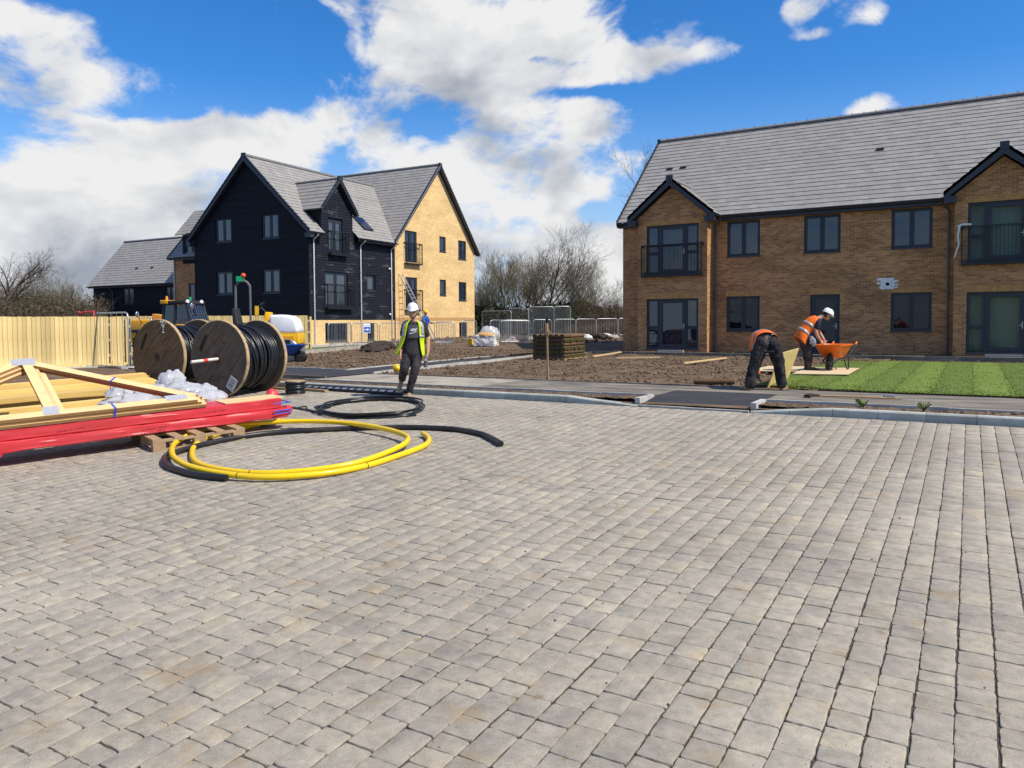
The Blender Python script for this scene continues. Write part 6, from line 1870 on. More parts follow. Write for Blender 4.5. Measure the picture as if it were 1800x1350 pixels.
# sheets laid on the turf
def flat_sheet(nm, lab, pts, z, th, m):
    b = MB(); b.prism(pts, z, z + th); o = b.build(nm, m); tag(o, lab, 'board')
flat_sheet('ply_sheet', 'pale sheet lying on the turf under the orange wheelbarrow', [(-3.52, 18.5), (-2.36, 18.75), (-2.42, 21.4), (-3.58, 21.15)], .166, .016, 'ply')
flat_sheet('ply_sheet', 'pale sheet on the ground beneath the helmeted man beside the barrow', [(-4.75, 19.4), (-3.62, 19.6), (-3.62, 21.9), (-4.75, 21.7)], .150, .016, 'ply')
t = thing('rake', 'long-handled rake lying on the footpath in front of the turf', 'rake', (-2.28, 13.7, .108))
b = MB(); b.tube([(0, 0, .03), (1.35, .12, .022)], .014, 8); b.build('handle', 'ladder_wood', t, smooth=50)
b = MB(); b.box(-.10, .0, -.17, .17, .004, .05); b.tube([(0, 0, .03), (.12, .01, .03)], .018, 8); b.build('head', 'rust', t)


def bottle(label, loc, rot, liquid=None):
    t = thing('bottle', label, 'bottle', loc); t.rotation_euler = rot
    b = MB(); b.lathe([(.001, 0), (.03, .001), (.033, .01), (.032, .08), (.034, .13), (.03, .165), (.014, .2), (.0125, .215), (.001, .2151)], 16); b.build('body', 'bottle_clear', t, smooth=45)
    if liquid:
        b = MB(); b.lathe([(.001, .004), (.029, .005), (.029, .085), (.001, .0855)], 14); b.build('drink', liquid, t, smooth=45)
        b = MB(); b.lathe([(.0338, .09), (.0345, .13)], 16); b.build('label', 'tee_grey', t, smooth=45)
    b = MB(); b.lathe([(.016, .205), (.016, .228), (.001, .2285)], 14); b.build('cap', 'cap_blue', t, smooth=45)
    return t


bottle('clear plastic water bottle lying on the footpath by the rake', (-1.02, 14.0, .142), (0, radians(90), radians(150)))
# hard hat
def hard_hat(par, name, m, C, R, label=None, brim=1.0):
    """helmet in a local frame: C centre, R 3x3 columns right/front/up"""
    b = MB(); n = 28; vs = []; rows = 9
    for i in range(rows + 1):
        th = (pi / 2) * i / rows
        for j in range(n):
            a = 2 * pi * j / n
            ex = 1.0 + .10 * max(0, sin(a))
            rad = cos(th) ** .75
            ridge = .010 * max(0, 1 - abs(cos(a)) * 5) if 0 < i < rows else 0
            vs.append((.112 * rad * cos(a), .138 * rad * sin(a) * ex, .0 + (.128 + ridge) * sin(th) ** .95))
    k = len(vs)
    for j in range(n):   # brim with peak at the front (+y)
        a = 2 * pi * j / n; pk = max(0, sin(a)) ** 2
        vs.append((.122 * cos(a), (.148 + .055 * pk) * sin(a), -.012 - .02 * pk))
    fs = [(i * n + j, i * n + (j + 1) % n, (i + 1) * n + (j + 1) % n, (i + 1) * n + j) for i in range(rows) for j in range(n)]
    fs += [(k + j, k + (j + 1) % n, (j + 1) % n, j) for j in range(n)]
    C = Vector(C); b.add([tuple(C + R[0] * x + R[1] * y + R[2] * z) for x, y, z in vs], fs)
    o = b.build(name, m, par, smooth=55)
    md = o.modifiers.new('shell', 'SOLIDIFY'); md.thickness = .004; md.offset = 1
    return o


o = hard_hat(None, 'hard_hat', 'helmet_yellow', (0, 0, 0), (Vector((1, 0, 0)), Vector((0, 1, 0)), Vector((0, 0, 1)))); o.location = (-12.86, 15.62, .22); o.rotation_euler = (radians(20), radians(-50), YAW + .5); o.scale = (.85, .85, .85); tag(o, 'yellow hard hat lying on the edge of the new black path', 'hard hat')
# block edging, verge and slabs before the black house
bwt = thing('block_wall', 'low course of pale concrete blocks edging the grass verge before the black house', 'wall')
p, q = Vector((-23.9, 22.9)), Vector((-25.6, 31.0)); n = 17
for i in range(n):
    a, c = p + (q - p) * (i / n), p + (q - p) * ((i + .97) / n); z0 = .05 + rise(a.x, a.y)
    b = MB(); b.beam((a.x, a.y, z0 + .11), (c.x, c.y, z0 + .11), .1, .22); b.build('block', 'block', bwt)['tone'] = rnd.random()
sheet('grass_verge', 'verge_grass', [(-23.95, 22.9), (-25.65, 31.0), (-27.4, 34.0), (-28.2, 34.0), (-26.4, 22.9)], .265)
grid('slab_path', 'paving_slab', -31.5, -26.9, 24, 46, 1.0, lambda x, y: .262)
crumple('dark_matting', 'dark brown crumpled matting heaped at the edge of the earth behind the man', [(-22.9, 26.3, .28, .55, .5, .2), (-23.3, 27.2, .3, .6, .5, .26), (-22.5, 25.7, .22, .5, .4, .12)], 'dark_mat', 3.0, 4.0)
# wrapped sand, litter by the barriers
c = spot(855, 38.6); z0 = .06 + rise(*c)
t = thing('bulk_bag', 'pale wrapped bulk bag of orange sand standing before the barriers', 'bulk bag', (c[0], c[1], z0), .3)
b = MB(); b.box(-.52, .52, -.5, .5, 0, .52); o = b.build('bag', 'bag_white', t); md = o.modifiers.new('sub', 'SUBSURF'); md.subdivision_type = 'SIMPLE'; md.levels = md.render_levels = 4
tx = bpy.data.textures.new('bag_folds', 'CLOUDS'); tx.noise_scale = .25; dm = o.modifiers.new('folds', 'DISPLACE'); dm.texture = tx; dm.strength = .14; dm.texture_coords = 'GLOBAL'
b = MB(); b.ball((0, -.05, .52), .46, 12, sq=(1.05, 1.05, .42)); b.v = [tuple(Vector(v) * (1 + .08 * mnoise.noise(Vector(v) * 5))) for v in b.v]; b.build('sand', 'sand_orange', t, smooth=60)
b = MB(); b.ball((.08, .18, .48), .52, 14, sq=(1.0, .75, .8)); b.v = [tuple(Vector(v) * (1 + .14 * (1 - 2 * abs(mnoise.noise(Vector(v) * 5))))) for v in b.v]; b.build('wrapping', 'film', t, smooth=40)
c = spot(828, 40); b = MB(); b.box(-.13, .13, -.1, .1, 0, .3); b.lathe([(.04, .3), (.04, .35)], 10); o = b.build('fuel_can', 'plant_yellow', loc=(c[0], c[1], .06 + rise(*c))); tag(o, 'small yellow can at the foot of the buff gable', 'can')
for i, (px, D, s) in enumerate(((1030, 44, .35), (1052, 44.5, .45), (1066, 45.5, .35), (1078, 45, .28))):
    c = spot(px, D); z0 = .1 + rise(*c); crumple('rubble_bag', ('left', 'second', 'third', 'right')[i] + ' of four grey sacks on the dark ground before the far barriers', [(c[0], c[1], z0 + s * .3, s, s * .8, s * .5)], ('bag_white', 'dark_mat', 'bag_white', 'block')[i], 2.0 + i, 6.0, cat='sack')
# ladder against the buff gable
lx = Matrix.Rotation(radians(2.5), 3, 'Z'); base = Vector((-30.55, 29.83, 0))
top = base + lx @ Vector((.17, 7.95, 4.5)); foot = Vector((-28.3, 40.2, .3)); foot = base + lx @ Vector((2.6, 8.15, .28))
t = thing('ladder', 'aluminium ladder leaning on the buff gable wall beside the lower balcony', 'ladder')
d = (top - foot); u = d.normalized(); side = lx @ Vector((0, .2, 0))
b = MB()
for sg in (-1, 1): b.beam(foot + side * sg, top + side * sg, .03, .07, (1, 0, 0))
b.build('stile', 'alu', t)
me = MB(); me.tube([-side, side], .016, 6); me = me.mesh('rung', 'alu')
n = int(d.length / .26)
for i in range(1, n): inst('rung', me, t, foot + u * (i * .26))
# weeds in the verge
for i, (x, y) in enumerate(((-1.35, 12.45), (-.55, 12.4))):
    b = MB()
    for k in range(46):
        a = rnd.uniform(0, 6.28); L = rnd.uniform(.06, .2); w = .004; ca, sa = cos(a), sin(a); s = rnd.uniform(.15, .75)
        b.add([(x + sa * w, y - ca * w, .10), (x - sa * w, y + ca * w, .10), (x + ca * L * s * .6 - sa * w, y + sa * L * s * .6 + ca * w, .1 + L * .6), (x + ca * L * s, y + sa * L * s, .1 + L * (1 - s * .6))], [(0, 1, 2), (0, 2, 3)], 0, rnd.random())
    o = b.build('weed', 'grass_blade'); tag(o, ('left', 'right')[i] + ' of two small green weeds growing behind the kerb', 'weed', 'weeds behind the kerb')
# ================================================================== PEOPLE
V = Vector
cloth_tex = bpy.data.textures.new('cloth_folds', 'CLOUDS'); cloth_tex.noise_scale = .09; cloth_tex.noise_depth = 2


def flesh(mb, name, m, par, voxel, smooth=3, folds=0.0):
    o = mb.build(name, m, par)
    r = o.modifiers.new('skin', 'REMESH'); r.mode = 'VOXEL'; r.voxel_size = voxel; r.use_smooth_shade = True
    s = o.modifiers.new('soften', 'SMOOTH'); s.factor = .5; s.iterations = smooth
    if folds:
        d = o.modifiers.new('folds', 'DISPLACE'); d.texture = cloth_tex; d.strength = folds; d.mid_level = .5; d.texture_coords = 'LOCAL'
    return o


def limb(mb, pts, rad, n=12):
    mb.tube([V(p) for p in smooth_path(pts, 3)], [r for r in interp(rad, 3)], n)
    for p, r in zip(pts, rad): mb.ball(p, r * .995, 6)


def interp(v, per):
    out = []
    for a, b in zip(v[:-1], v[1:]): out += [a + (b - a) * i / per for i in range(per)]
    return out + [v[-1]]


def hand(mb, wrist, d, pn, side, curl=.5, s=1.0):
    """wrist point, finger direction d, palm normal pn (the way the palm faces), side=+1 when the thumb is on d x pn"""
    wrist, d, pn = V(wrist), V(d).normalized(), V(pn); pn = (pn - d * pn.dot(d)).normalized(); sx_ = d.cross(pn).normalized()
    mb.loft([(wrist, sx_ * .026 * s, pn * .018 * s), (wrist + d * .03 * s, sx_ * .034 * s, pn * .016 * s), (wrist + d * .075 * s, sx_ * .041 * s, pn * .014 * s), (wrist + d * .092 * s, sx_ * .038 * s, pn * .011 * s)], 12)
    for k, (o, L) in enumerate(((.029, .070), (.010, .080), (-.010, .074), (-.028, .058))):
        p = wrist + d * .082 * s + sx_ * (o * side) * s; L *= s; pts = [p]; dd = d.copy()
        for j, f in enumerate((.42, .33, .25)):
            a = curl * (.75, 1.0, .8)[j]; dd = (dd * cos(a) + pn * sin(a)).normalized()
            pn2 = pn
            pts.append(pts[-1] + dd * L * f)
        mb.tube(pts, [.0092 * s, .0088 * s, .008 * s, .0068 * s], 8); mb.ball(pts[-1], .0068 * s, 4)
    p = wrist + d * .025 * s + sx_ * side * .026 * s; td = (d * .65 + sx_ * side * .7 + pn * .25).normalized()
    q = p + td * .038 * s; r_ = q + (td * .55 + d * .6 + pn * curl * .7).normalized() * .033 * s
    mb.tube([p, q, r_], [.012 * s, .0105 * s, .008 * s], 8); mb.ball(r_, .008 * s, 4)


def head(mb, C, X, F, U):
    C = V(C); W = lambda x, y, z: tuple(C + X * x + F * y + U * z)

    def ell(c, r, n=9):
        t = MB(); t.ball((0, 0, 0), 1, n); mb.add([W(c[0] + v[0] * r[0], c[1] + v[1] * r[1], c[2] + v[2] * r[2]) for v in t.v], t.f)
    ell((0, -.012, .03), (.077, .097, .100)); ell((0, .028, -.045), (.058, .062, .068)); ell((0, .048, -.088), (.032, .034, .024))
    ell((0, .068, .018), (.052, .024, .014)); ell((0, .092, -.024), (.014, .02, .016)); ell((0, .086, .0), (.009, .014, .026)); ell((0, .078, -.058), (.026, .014, .009))
    for s in (-1, 1): ell((s * .079, -.005, -.008), (.010, .02, .032)); ell((s * .043, .058, -.026), (.022, .02, .02))
    return W


PROF = [(-.12, .172, .118), (.0, .170, .118), (.3, .152, .106), (.6, .176, .122), (.82, .185, .112), (.94, .125, .082), (1.0, .072, .066)]


def prof(t):
    for (a, w, d), (b, w2, d2) in zip(PROF[:-1], PROF[1:]):
        if a <= t <= b: k = (t - a) / (b - a); return w + (w2 - w) * k, d + (d2 - d) * k
    return PROF[0][1:] if t < PROF[0][0] else PROF[-1][1:]


class Torso:
    def __init__(s, P, N, X, bend=(0, 0, 0)):
        s.P, s.N, s.X, s.b = V(P), V(N), V(X).normalized(), V(bend)
        ax = (s.N - s.P).normalized(); s.X = (s.X - ax * s.X.dot(ax)).normalized(); s.F = s.X.cross(ax) * -1

    def c(s, t): return s.P.lerp(s.N, t) + s.b * (4 * t * (1 - t))

    def pt(s, t, a, off=0.0, kw=1.0, kd=1.0):
        w, d = prof(t)
        return s.c(t) + s.X * sin(a) * (w * kw + off) + s.F * cos(a) * (d * kd + off)

    def rings(s, ts, off=0.0, kw=1.0):
        return [(s.c(t), s.X * (prof(t)[0] * kw + off), s.F * (prof(t)[1] + off)) for t in ts]

    def patch(s, name, m, par, t0, t1, a0, a1, off, nt=8, na=14, tf=None, thick=.004):
        """cloth panel following the body; tf(t, a) may shift t, a, offset"""
        b = MB(); vs = []
        for i in range(nt + 1):
            for j in range(na + 1):
                t = t0 + (t1 - t0) * i / nt; k = j / na
                A0 = a0(t) if callable(a0) else a0; A1 = a1(t) if callable(a1) else a1
                a = A0 + (A1 - A0) * k; o = off
                p = s.pt(t, a, o)
                if tf: p = tf(t, a, p)
                vs.append(tuple(p))
        b.add(vs, [(i * (na + 1) + j, i * (na + 1) + j + 1, (i + 1) * (na + 1) + j + 1, (i + 1) * (na + 1) + j) for i in range(nt) for j in range(na)])
        o = b.build(name, m, par, smooth=80)
        md = o.modifiers.new('thick', 'SOLIDIFY'); md.thickness = thick; md.offset = 1 if True else 0
        return o


def shoe(par, m, heel, toe, up=(0, 0, 1), w=.048, shaft=None, name='boot'):
    heel, toe, up = V(heel), V(toe), V(up); d = (toe - heel).normalized(); up = (up - d * up.dot(d)).normalized(); sx_ = d.cross(up); L = (toe - heel).length
    b = MB()
    b.loft([(heel + d * L * k + up * h, sx_ * w * q, up * v) for k, h, q, v in ((-.02, .035, .45, .02), (.02, .045, .72, .035), (.22, .055, .8, .05), (.45, .05, .9, .045), (.7, .04, 1.05, .034), (.9, .033, .9, .026), (1.0, .028, .5, .016))], 12)
    b.loft([(heel + d * L * k + up * .010, sx_ * w * q, up * .010) for k, q in ((-.03, .5), (.02, .82), (.4, .85), (.7, 1.1), (.95, .85), (1.02, .5))], 12)
    if shaft: limb(b, [heel + d * .05 + up * .05, V(shaft)], [.05, .058])
    return flesh(b, name, m, par, .008, 2)


# ---------------------------------------------------------------- the walking man
P1 = thing('person', 'man in white hard hat and open yellow vest walking with a bottle in hand', 'person', (-9.12, 11.56, -.014), YAW)
T1 = Torso((-.012, 0, .90), (.028, -.01, 1.47), (-1, 0, 0), (.0, .01, 0))
b = MB()
b.loft(T1.rings([-.1, 0, .3, .6, .82, .94, 1.0], -.018), 16)
limb(b, [(.028, -.005, 1.42), (.02, -.025, 1.53)], [.056, .054])
hf = V((-.06, -1, -.12)).normalized(); hx = V((1, -.06, 0)); hx = (hx - hf * hx.dot(hf)).normalized(); hu = hf.cross(hx) * -1
if hu.z < 0: hu = -hu
HC = V((.008, -.04, 1.622)); W1 = head(b, HC, hx, hf, hu)
limb(b, [(.195, 0, 1.39), (.275, .05, 1.11), (.286, -.03, .86)], [.05, .041, .028]); hand(b, (.286, -.03, .85), (-.12, -.25, -1), (-1, -.15, 0), -1, .55, 1.05)
limb(b, [(-.145, 0, 1.39), (-.205, .05, 1.12), (-.232, -.03, .87)], [.05, .041, .028]); hand(b, (-.232, -.03, .86), (.05, -.15, -1), (1, -.3, 0), 1, .5, 1.05)
limb(b, [(.085, 0, .86), (.03, -.10, .48), (-.07, -.05, .09)], [.08, .055, .04]); limb(b, [(-.095, 0, .86), (-.165, -.08, .52), (-.26, .25, .31)], [.08, .055, .04])
flesh(b, 'body', 'skin', P1, .0065, 2)
for s in (-1, 1):
    e_ = MB(); e_.ball(W1(s * .031, .0765, .0), .0105, 6); e_.build('eye', 'hair', P1, smooth=80)
    e_ = MB(); e_.tube([W1(s * .015, .093, .020), W1(s * .032, .092, .024), W1(s * .05, .08, .018)], .005, 6); e_.build('eyebrow', 'beard', P1, smooth=80)
b = MB()
def bl(c, r):
    t = MB(); t.ball((0, 0, 0), 1, 8); b.add([W1(c[0] + v[0] * r[0], c[1] + v[1] * r[1], c[2] + v[2] * r[2]) for v in t.v], t.f)
bl((0, .05, -.095), (.038, .040, .026)); bl((.042, .03, -.068), (.022, .045, .03)); bl((-.042, .03, -.068), (.022, .045, .03)); bl((0, .088, -.044), (.027, .010, .0065)); bl((.06, .0, -.04), (.016, .024, .04)); bl((-.06, .0, -.04), (.016, .024, .04))
flesh(b, 'beard', 'beard', P1, .006, 1)
b = MB(); bl((0, -.03, .03), (.083, .088, .075)); flesh(b, 'hair', 'hair', P1, .01, 1)
hard_hat(P1, 'helmet', 'helmet', W1(0, .0, .066), (hx * .92, hf * .9, hu * .92))
# trousers
b = MB()
b.loft([((-.012, 0, .955), (.165, 0, 0), (0, .115, 0)), ((-.01, 0, .90), (.178, 0, 0), (0, .13, 0)), ((-.008, 0, .80), (.178, 0, 0), (0, .13, 0)), ((-.01, 0, .72), (.12, 0, 0), (0, .1, 0))], 16)
limb(b, [(.085, 0, .86), (.065, -.05, .66), (.035, -.10, .48), (-.03, -.075, .27), (-.068, -.05, .12)], [.102, .098, .084, .075, .07])
limb(b, [(-.095, 0, .86), (-.13, -.04, .69), (-.168, -.08, .52), (-.215, .10, .41), (-.255, .23, .33)], [.104, .1, .088, .078, .07])
flesh(b, 'trousers', 'jogger', P1, .011, 3, .028)
shoe(P1, 'boot_tan', (-.072, .015, .002), (-.062, -.265, .002)); shoe(P1, 'boot_tan', (-.262, .29, .30), (-.30, .12, .09), (0.1, -.75, .65))
# t-shirt
b = MB(); b.loft(T1.rings([-.10, 0, .15, .3, .45, .6, .72, .82, .9, .96], .012), 20)
for sg, sh, el in ((1, (.195, 0, 1.385), (.258, .035, 1.20)), (-1, (-.14, 0, 1.385), (-.19, .035, 1.21))): limb(b, [(sh[0] * .7 + .006, 0, 1.40), sh, el], [.075, .07, .066])
flesh(b, 'tee_shirt', 'tee_black', P1, .011, 3, .014)
def on_chest(x, z, off=.022):
    t = (z - .90) / .57; w, d = prof(t); c = T1.c(t); k = max(-.97, min(.97, (x - c.x) / (w + .012)))
    return (x, c.y - (d + .012) * sqrt(1 - k * k) - off, z)
def chest_print(name, m, par, polys, off):
    b = MB()
    for pl in polys: b.add([on_chest(x, z, off) for x, z in pl], [tuple(range(len(pl)))])
    return b.build(name, m, par)
polys = [[(-.085 + i * .027, 1.135 + j * .03), (-.085 + (i + 1) * .027, 1.135 + j * .03), (-.085 + (i + 1) * .027, 1.135 + (j + 1) * .03), (-.085 + i * .027, 1.135 + (j + 1) * .03)] for i in range(8) for j in range(8)]
pp_ = chest_print('shirt_panel', 'tee_grey', P1, polys, .016)
def stroke(x0, z0, x1, z1, w):   # slanted stroke quad
    dx, dz = x1 - x0, z1 - z0; L = sqrt(dx * dx + dz * dz); nx, nz = -dz / L * w, dx / L * w
    return [(x0 - nx, z0 - nz), (x1 - nx, z1 - nz), (x1 + nx, z1 + nz), (x0 + nx, z0 + nz)]
let = []
lx0, zb, H, sl_ = -.028, 1.262, .052, .022
def L4(x): 
    return lambda u, v: (x + u + v * sl_ / H, zb + v)
def letter(x, segs):
    f = L4(x)
    for (u0, v0, u1, v1, w) in segs: 
        a, c = f(u0, v0), f(u1, v1); let.append(stroke(a[0], a[1], c[0], c[1], w))
letter(lx0, ((0, 0, 0, H, .0048), (0, H, .026, 0, .0048), (.026, 0, .026, H, .0048)))
letter(lx0 + .040, ((0, 0, 0, H, .005),))
letter(lx0 + .052, ((0, 0, 0, H, .0048), (.003, H * .45, .022, H, .0048), (.003, H * .55, .024, 0, .0048)))
letter(lx0 + .087, ((0, 0, 0, H, .0048), (0, .003, .022, .003, .005), (0, H - .003, .022, H - .003, .005), (0, H / 2, .018, H / 2, .005)))
chest_print('lettering', 'tee_white', pp_, let, .0195)
sw = [(-.052, 1.232), (-.050, 1.215), (-.038, 1.206), (-.018, 1.207), (.02, 1.222), (.06, 1.240), (.10, 1.262), (.055, 1.247), (.015, 1.236), (-.02, 1.228), (-.035, 1.229), (-.042, 1.236)]
chest_print('swoosh', 'tee_white', pp_, [[sw[0], sw[1], sw[10], sw[11]], [sw[1], sw[2], sw[9], sw[10]], [sw[2], sw[3], sw[8], sw[9]], [sw[3], sw[4], sw[7], sw[8]], [sw[4], sw[5], sw[6], sw[7]]], .0195)
# vest: open front, flared at the hem on the left
opn = lambda t: radians(30 + 26 * max(0, min(1, (.8 - t) / 1.0)))
def flare(t, a, p):
    k = max(0, min(1, (.72 - t) / .9)); ss = sin(a)
    out = T1.X * ss * (.045 * k + (.075 * k * k if ss > .2 else 0)) + T1.F * cos(a) * .03 * k
    q = .010 * sin(a * 9 + t * 7) * k
    if t > .85: out = out + V((0, 0, .015))
    return p + out + T1.X * ss * q
VST = T1.patch('vest', 'hi_vis_yellow', P1, -.18, .97, lambda t: opn(t), lambda t: 2 * pi - opn(t), .036, 20, 44, flare, .005)
T1.patch('reflective_band', 'hi_vis_band', VST, .44, .53, lambda t: opn(t), lambda t: 2 * pi - opn(t), .0425, 2, 44, flare, .002)
for sg in (-1, 1):
    a0 = (lambda t: opn(t) + .22) if sg > 0 else (lambda t: 2 * pi - opn(t) - .58); a1 = (lambda t: opn(t) + .58) if sg > 0 else (lambda t: 2 * pi - opn(t) - .22)
    T1.patch('reflective_band', 'hi_vis_band', VST, .54, .96, a0, a1, .0425, 10, 5, flare, .002)
bt_ = bottle('cola bottle with dark drink left in it held by the man in the yellow vest', (0, 0, 0), (0, 0, 0), 'cola')
wp = V((-9.12, 11.56, -.014)) + Matrix.Rotation(YAW, 3, 'Z') @ V((.243, -.10, .575)); bt_.location = wp; bt_.rotation_euler = (radians(6), radians(4), YAW); bt_.scale = (1, 1, .95)

# ---------------------------------------------------------------- man bending with the board, his back to us
P2 = thing('person', 'man in black clothes and orange vest bending over with his back turned', 'person', (-3.23, 14.66, .11), YAW)
T2_ = Torso((.0, .08, .945), (.05, .58, .91), (1, 0, 0), (0, 0, .04))
b = MB(); b.loft(T2_.rings([-.1, 0, .3, .6, .82, .94, 1.0], -.018), 16)
limb(b, [(.05, .54, .90), (.05, .64, .82)], [.056, .054])
f2_ = V((0, .35, -.94)).normalized(); x2 = V((1, 0, 0)); u2 = V((0, .94, .35)); W2 = head(b, (.05, .72, .76), x2, f2_, u2)
limb(b, [(.225, .48, .90), (.36, .50, .74), (.40, .50, .60)], [.05, .04, .028]); limb(b, [(-.13, .48, .88), (-.09, .46, .60), (-.06, .40, .36)], [.05, .04, .028])
hand(b, (.40, .50, .60), (-.1, .1, -1), (-.5, .8, 0), 1, .7, 1.05); hand(b, (-.06, .40, .36), (.05, -.1, -1), (.5, -.6, 0), 1, .5, 1.05)
limb(b, [(.11, .02, .86), (.235, .05, .48), (.275, .03, .1)], [.08, .055, .04]); limb(b, [(-.11, .02, .86), (-.215, .05, .49), (-.315, .03, .1)], [.08, .055, .04])
flesh(b, 'body', 'skin_shade', P2, .0075, 2)
b = MB()
t = MB(); t.ball((0, 0, 0), 1, 8); b.add([W2(v[0] * .084, -.018 + v[1] * .1, .035 + v[2] * .1) for v in t.v], t.f); flesh(b, 'hair', 'hair', P2, .01, 1)
for s in (-1, 1):
    e_ = MB(); e_.ball(W2(s * .031, .0765, .0), .0105, 6); e_.build('eye', 'hair', P2, smooth=80)
b = MB()
b.loft([((.01, .30, .95), (.175, 0, 0), (0, .04, .125)), ((0, .20, .945), (.185, 0, 0), (0, .04, .135)), ((0, .10, .93), (.20, 0, 0), (0, .03, .145)), ((0, .02, .88), (.212, 0, 0), (0, .06, .14)), ((0, .0, .78), (.20, 0, 0), (0, .13, .05)), ((0, .01, .70), (.12, 0, 0), (0, .09, .02))], 16)
limb(b, [(.10, .01, .86), (.165, .03, .68), (.235, .05, .48), (.262, .05, .27), (.275, .03, .12)], [.138, .128, .108, .1, .1]); limb(b, [(-.10, .01, .86), (-.16, .03, .68), (-.215, .05, .49), (-.275, .05, .27), (-.315, .03, .12)], [.138, .13, .11, .102, .102])
flesh(b, 'trousers', 'work_trouser', P2, .012, 3, .032)
shoe(P2, 'boot_tan', (.27, .0, .002), (.43, .20, .002), w=.054); shoe(P2, 'boot_tan', (-.31, .0, .002), (-.42, .22, .002), w=.054)
b = MB(); b.loft(T2_.rings([-.1, 0, .15, .3, .45, .6, .72, .82, .9, .98], .012), 20)
limb(b, [(.17, .50, .91), (.228, .48, .90), (.36, .50, .74), (.395, .50, .64)], [.085, .075, .062, .05]); limb(b, [(-.08, .5, .9), (-.13, .48, .88), (-.09, .46, .60), (-.065, .41, .42)], [.085, .075, .062, .05])
flesh(b, 'sweatshirt', 'tee_black', P2, .012, 3, .02)
# vest drapes over the back (back of the torso is -F)
def drape(t, a, p):
    c = T2_.c(t); s_ = abs(a - pi) / radians(115)
    k = max(0, s_ - .62) / .38
    return p + V((.03 * (1 if a < pi else -1) * 0, 0, -.13 * k)) + T2_.X * (.02 * k * (1 if sin(a) > 0 else -1)) + V((0, -.05 * (1 - t) * k, 0))
VS2 = T2_.patch('vest', 'hi_vis_orange', P2, -.16, .98, pi - radians(122), pi + radians(122), .046, 16, 36, drape, .005)
T2_.patch('reflective_band', 'hi_vis_band', VS2, .34, .44, pi - radians(122), pi + radians(122), .0525, 2, 36, drape, .002)
b = MB(); b.box(.07, .11, .0, .03, 1.03, 1.05); b.build('belt_clip', 'galv', P2)
b = MB(); limb(b, [(-.06, .40, .37), (-.055, .38, .30)], [.045, .05]); flesh(b, 'glove_cuff', 'glove_orange', P2, .009, 1)
b = MB(); hand(b, (-.055, .385, .32), (.05, -.1, -1), (.5, -.6, 0), 1, .5, 1.35); limb(b, [(-.055, .385, .31), (-.05, .37, .22)], [.045, .04]); flesh(b, 'glove', 'work_trouser', P2, .008, 1)
b = MB(); hand(b, (.40, .50, .61), (-.1, .1, -1), (-.5, .8, 0), 1, .7, 1.2); flesh(b, 'glove', 'glove_orange', P2, .008, 1)
# the board he holds up on edge
Rz = Matrix.Rotation(YAW, 3, 'Z'); pw = lambda x, y, z: V((-3.23, 14.66, .11)) + Rz @ V((x, y, z))
B0, B1 = V((-3.36, 15.28, .10)), pw(.43, .56, .66)
e1 = V((-3.47, 18.57, .14)) - B0; e1 = e1.normalized() * 2.35
b = MB(); e2 = B1 - B0; nn_ = e1.cross(e2).normalized() * .009
vs = [B0, B0 + e1, B0 + e1 * .98 + e2, B1]
b.add([tuple(v - nn_) for v in vs] + [tuple(v + nn_) for v in vs], [(3, 2, 1, 0), (4, 5, 6, 7)] + [(i, (i + 1) % 4, 4 + (i + 1) % 4, 4 + i) for i in range(4)])
o = b.build('strand_board', 'osb'); tag(o, 'yellow strand board propped on edge by the bending man', 'board')

# ---------------------------------------------------------------- man leaning over the barrow
P3 = thing('person', 'man in white hard hat and orange vest leaning over the orange wheelbarrow', 'person', (-3.42, 20.02, .165), YAW)
T3_ = Torso((-.165, 0, .88), (.235, .0, 1.30), (0, -1, 0), (-.035, 0, .03))
b = MB(); b.loft(T3_.rings([-.1, 0, .3, .6, .82, .94, 1.0], -.018), 16)
limb(b, [(.22, 0, 1.28), (.34, 0, 1.345)], [.058, .054])
f3 = V((.90, 0, -.43)).normalized(); u3 = V((.43, 0, .90)); x3 = V((0, -1, 0)); W3 = head(b, (.44, 0, 1.365), x3, f3, u3)
limb(b, [(.16, -.175, 1.20), (.085, -.235, .95), (.205, -.2, .765)], [.052, .043, .03]); hand(b, (.205, -.2, .765), (.55, .05, -.8), (-.3, .8, -.2), 1, .5, 1.05)
limb(b, [(.19, .175, 1.20), (.345, .2, .94), (.42, .11, .765)], [.052, .043, .03]); hand(b, (.42, .11, .765), (.2, -.1, -.95), (0, -.9, 0), -1, .5, 1.05)
limb(b, [(-.16, -.09, .84), (-.03, -.09, .46), (-.01, -.09, .1)], [.085, .055, .04]); limb(b, [(-.16, .09, .84), (-.02, .12, .46), (.0, .14, .1)], [.085, .055, .04])
flesh(b, 'body', 'skin', P3, .0075, 2)
for s in (-1, 1):
    e_ = MB(); e_.ball(W3(s * .031, .0765, .0), .0105, 6); e_.build('eye', 'hair', P3, smooth=80)
b = MB(); t = MB(); t.ball((0, 0, 0), 1, 8); b.add([W3(v[0] * .084, -.03 + v[1] * .088, .015 + v[2] * .085) for v in t.v], t.f); flesh(b, 'hair', 'hair', P3, .01, 1)
hard_hat(P3, 'helmet', 'helmet', W3(0, 0, .060), (x3 * .92, f3 * .93, u3 * .92))
b = MB()
b.loft([(T3_.c(.06), T3_.X * .175, T3_.F * .125), ((-.165, 0, .86), (0, .18, 0), (.13, 0, .03)), ((-.15, 0, .76), (0, .175, 0), (.12, 0, 0)), ((-.13, 0, .7), (0, .11, 0), (.09, 0, 0))], 16)
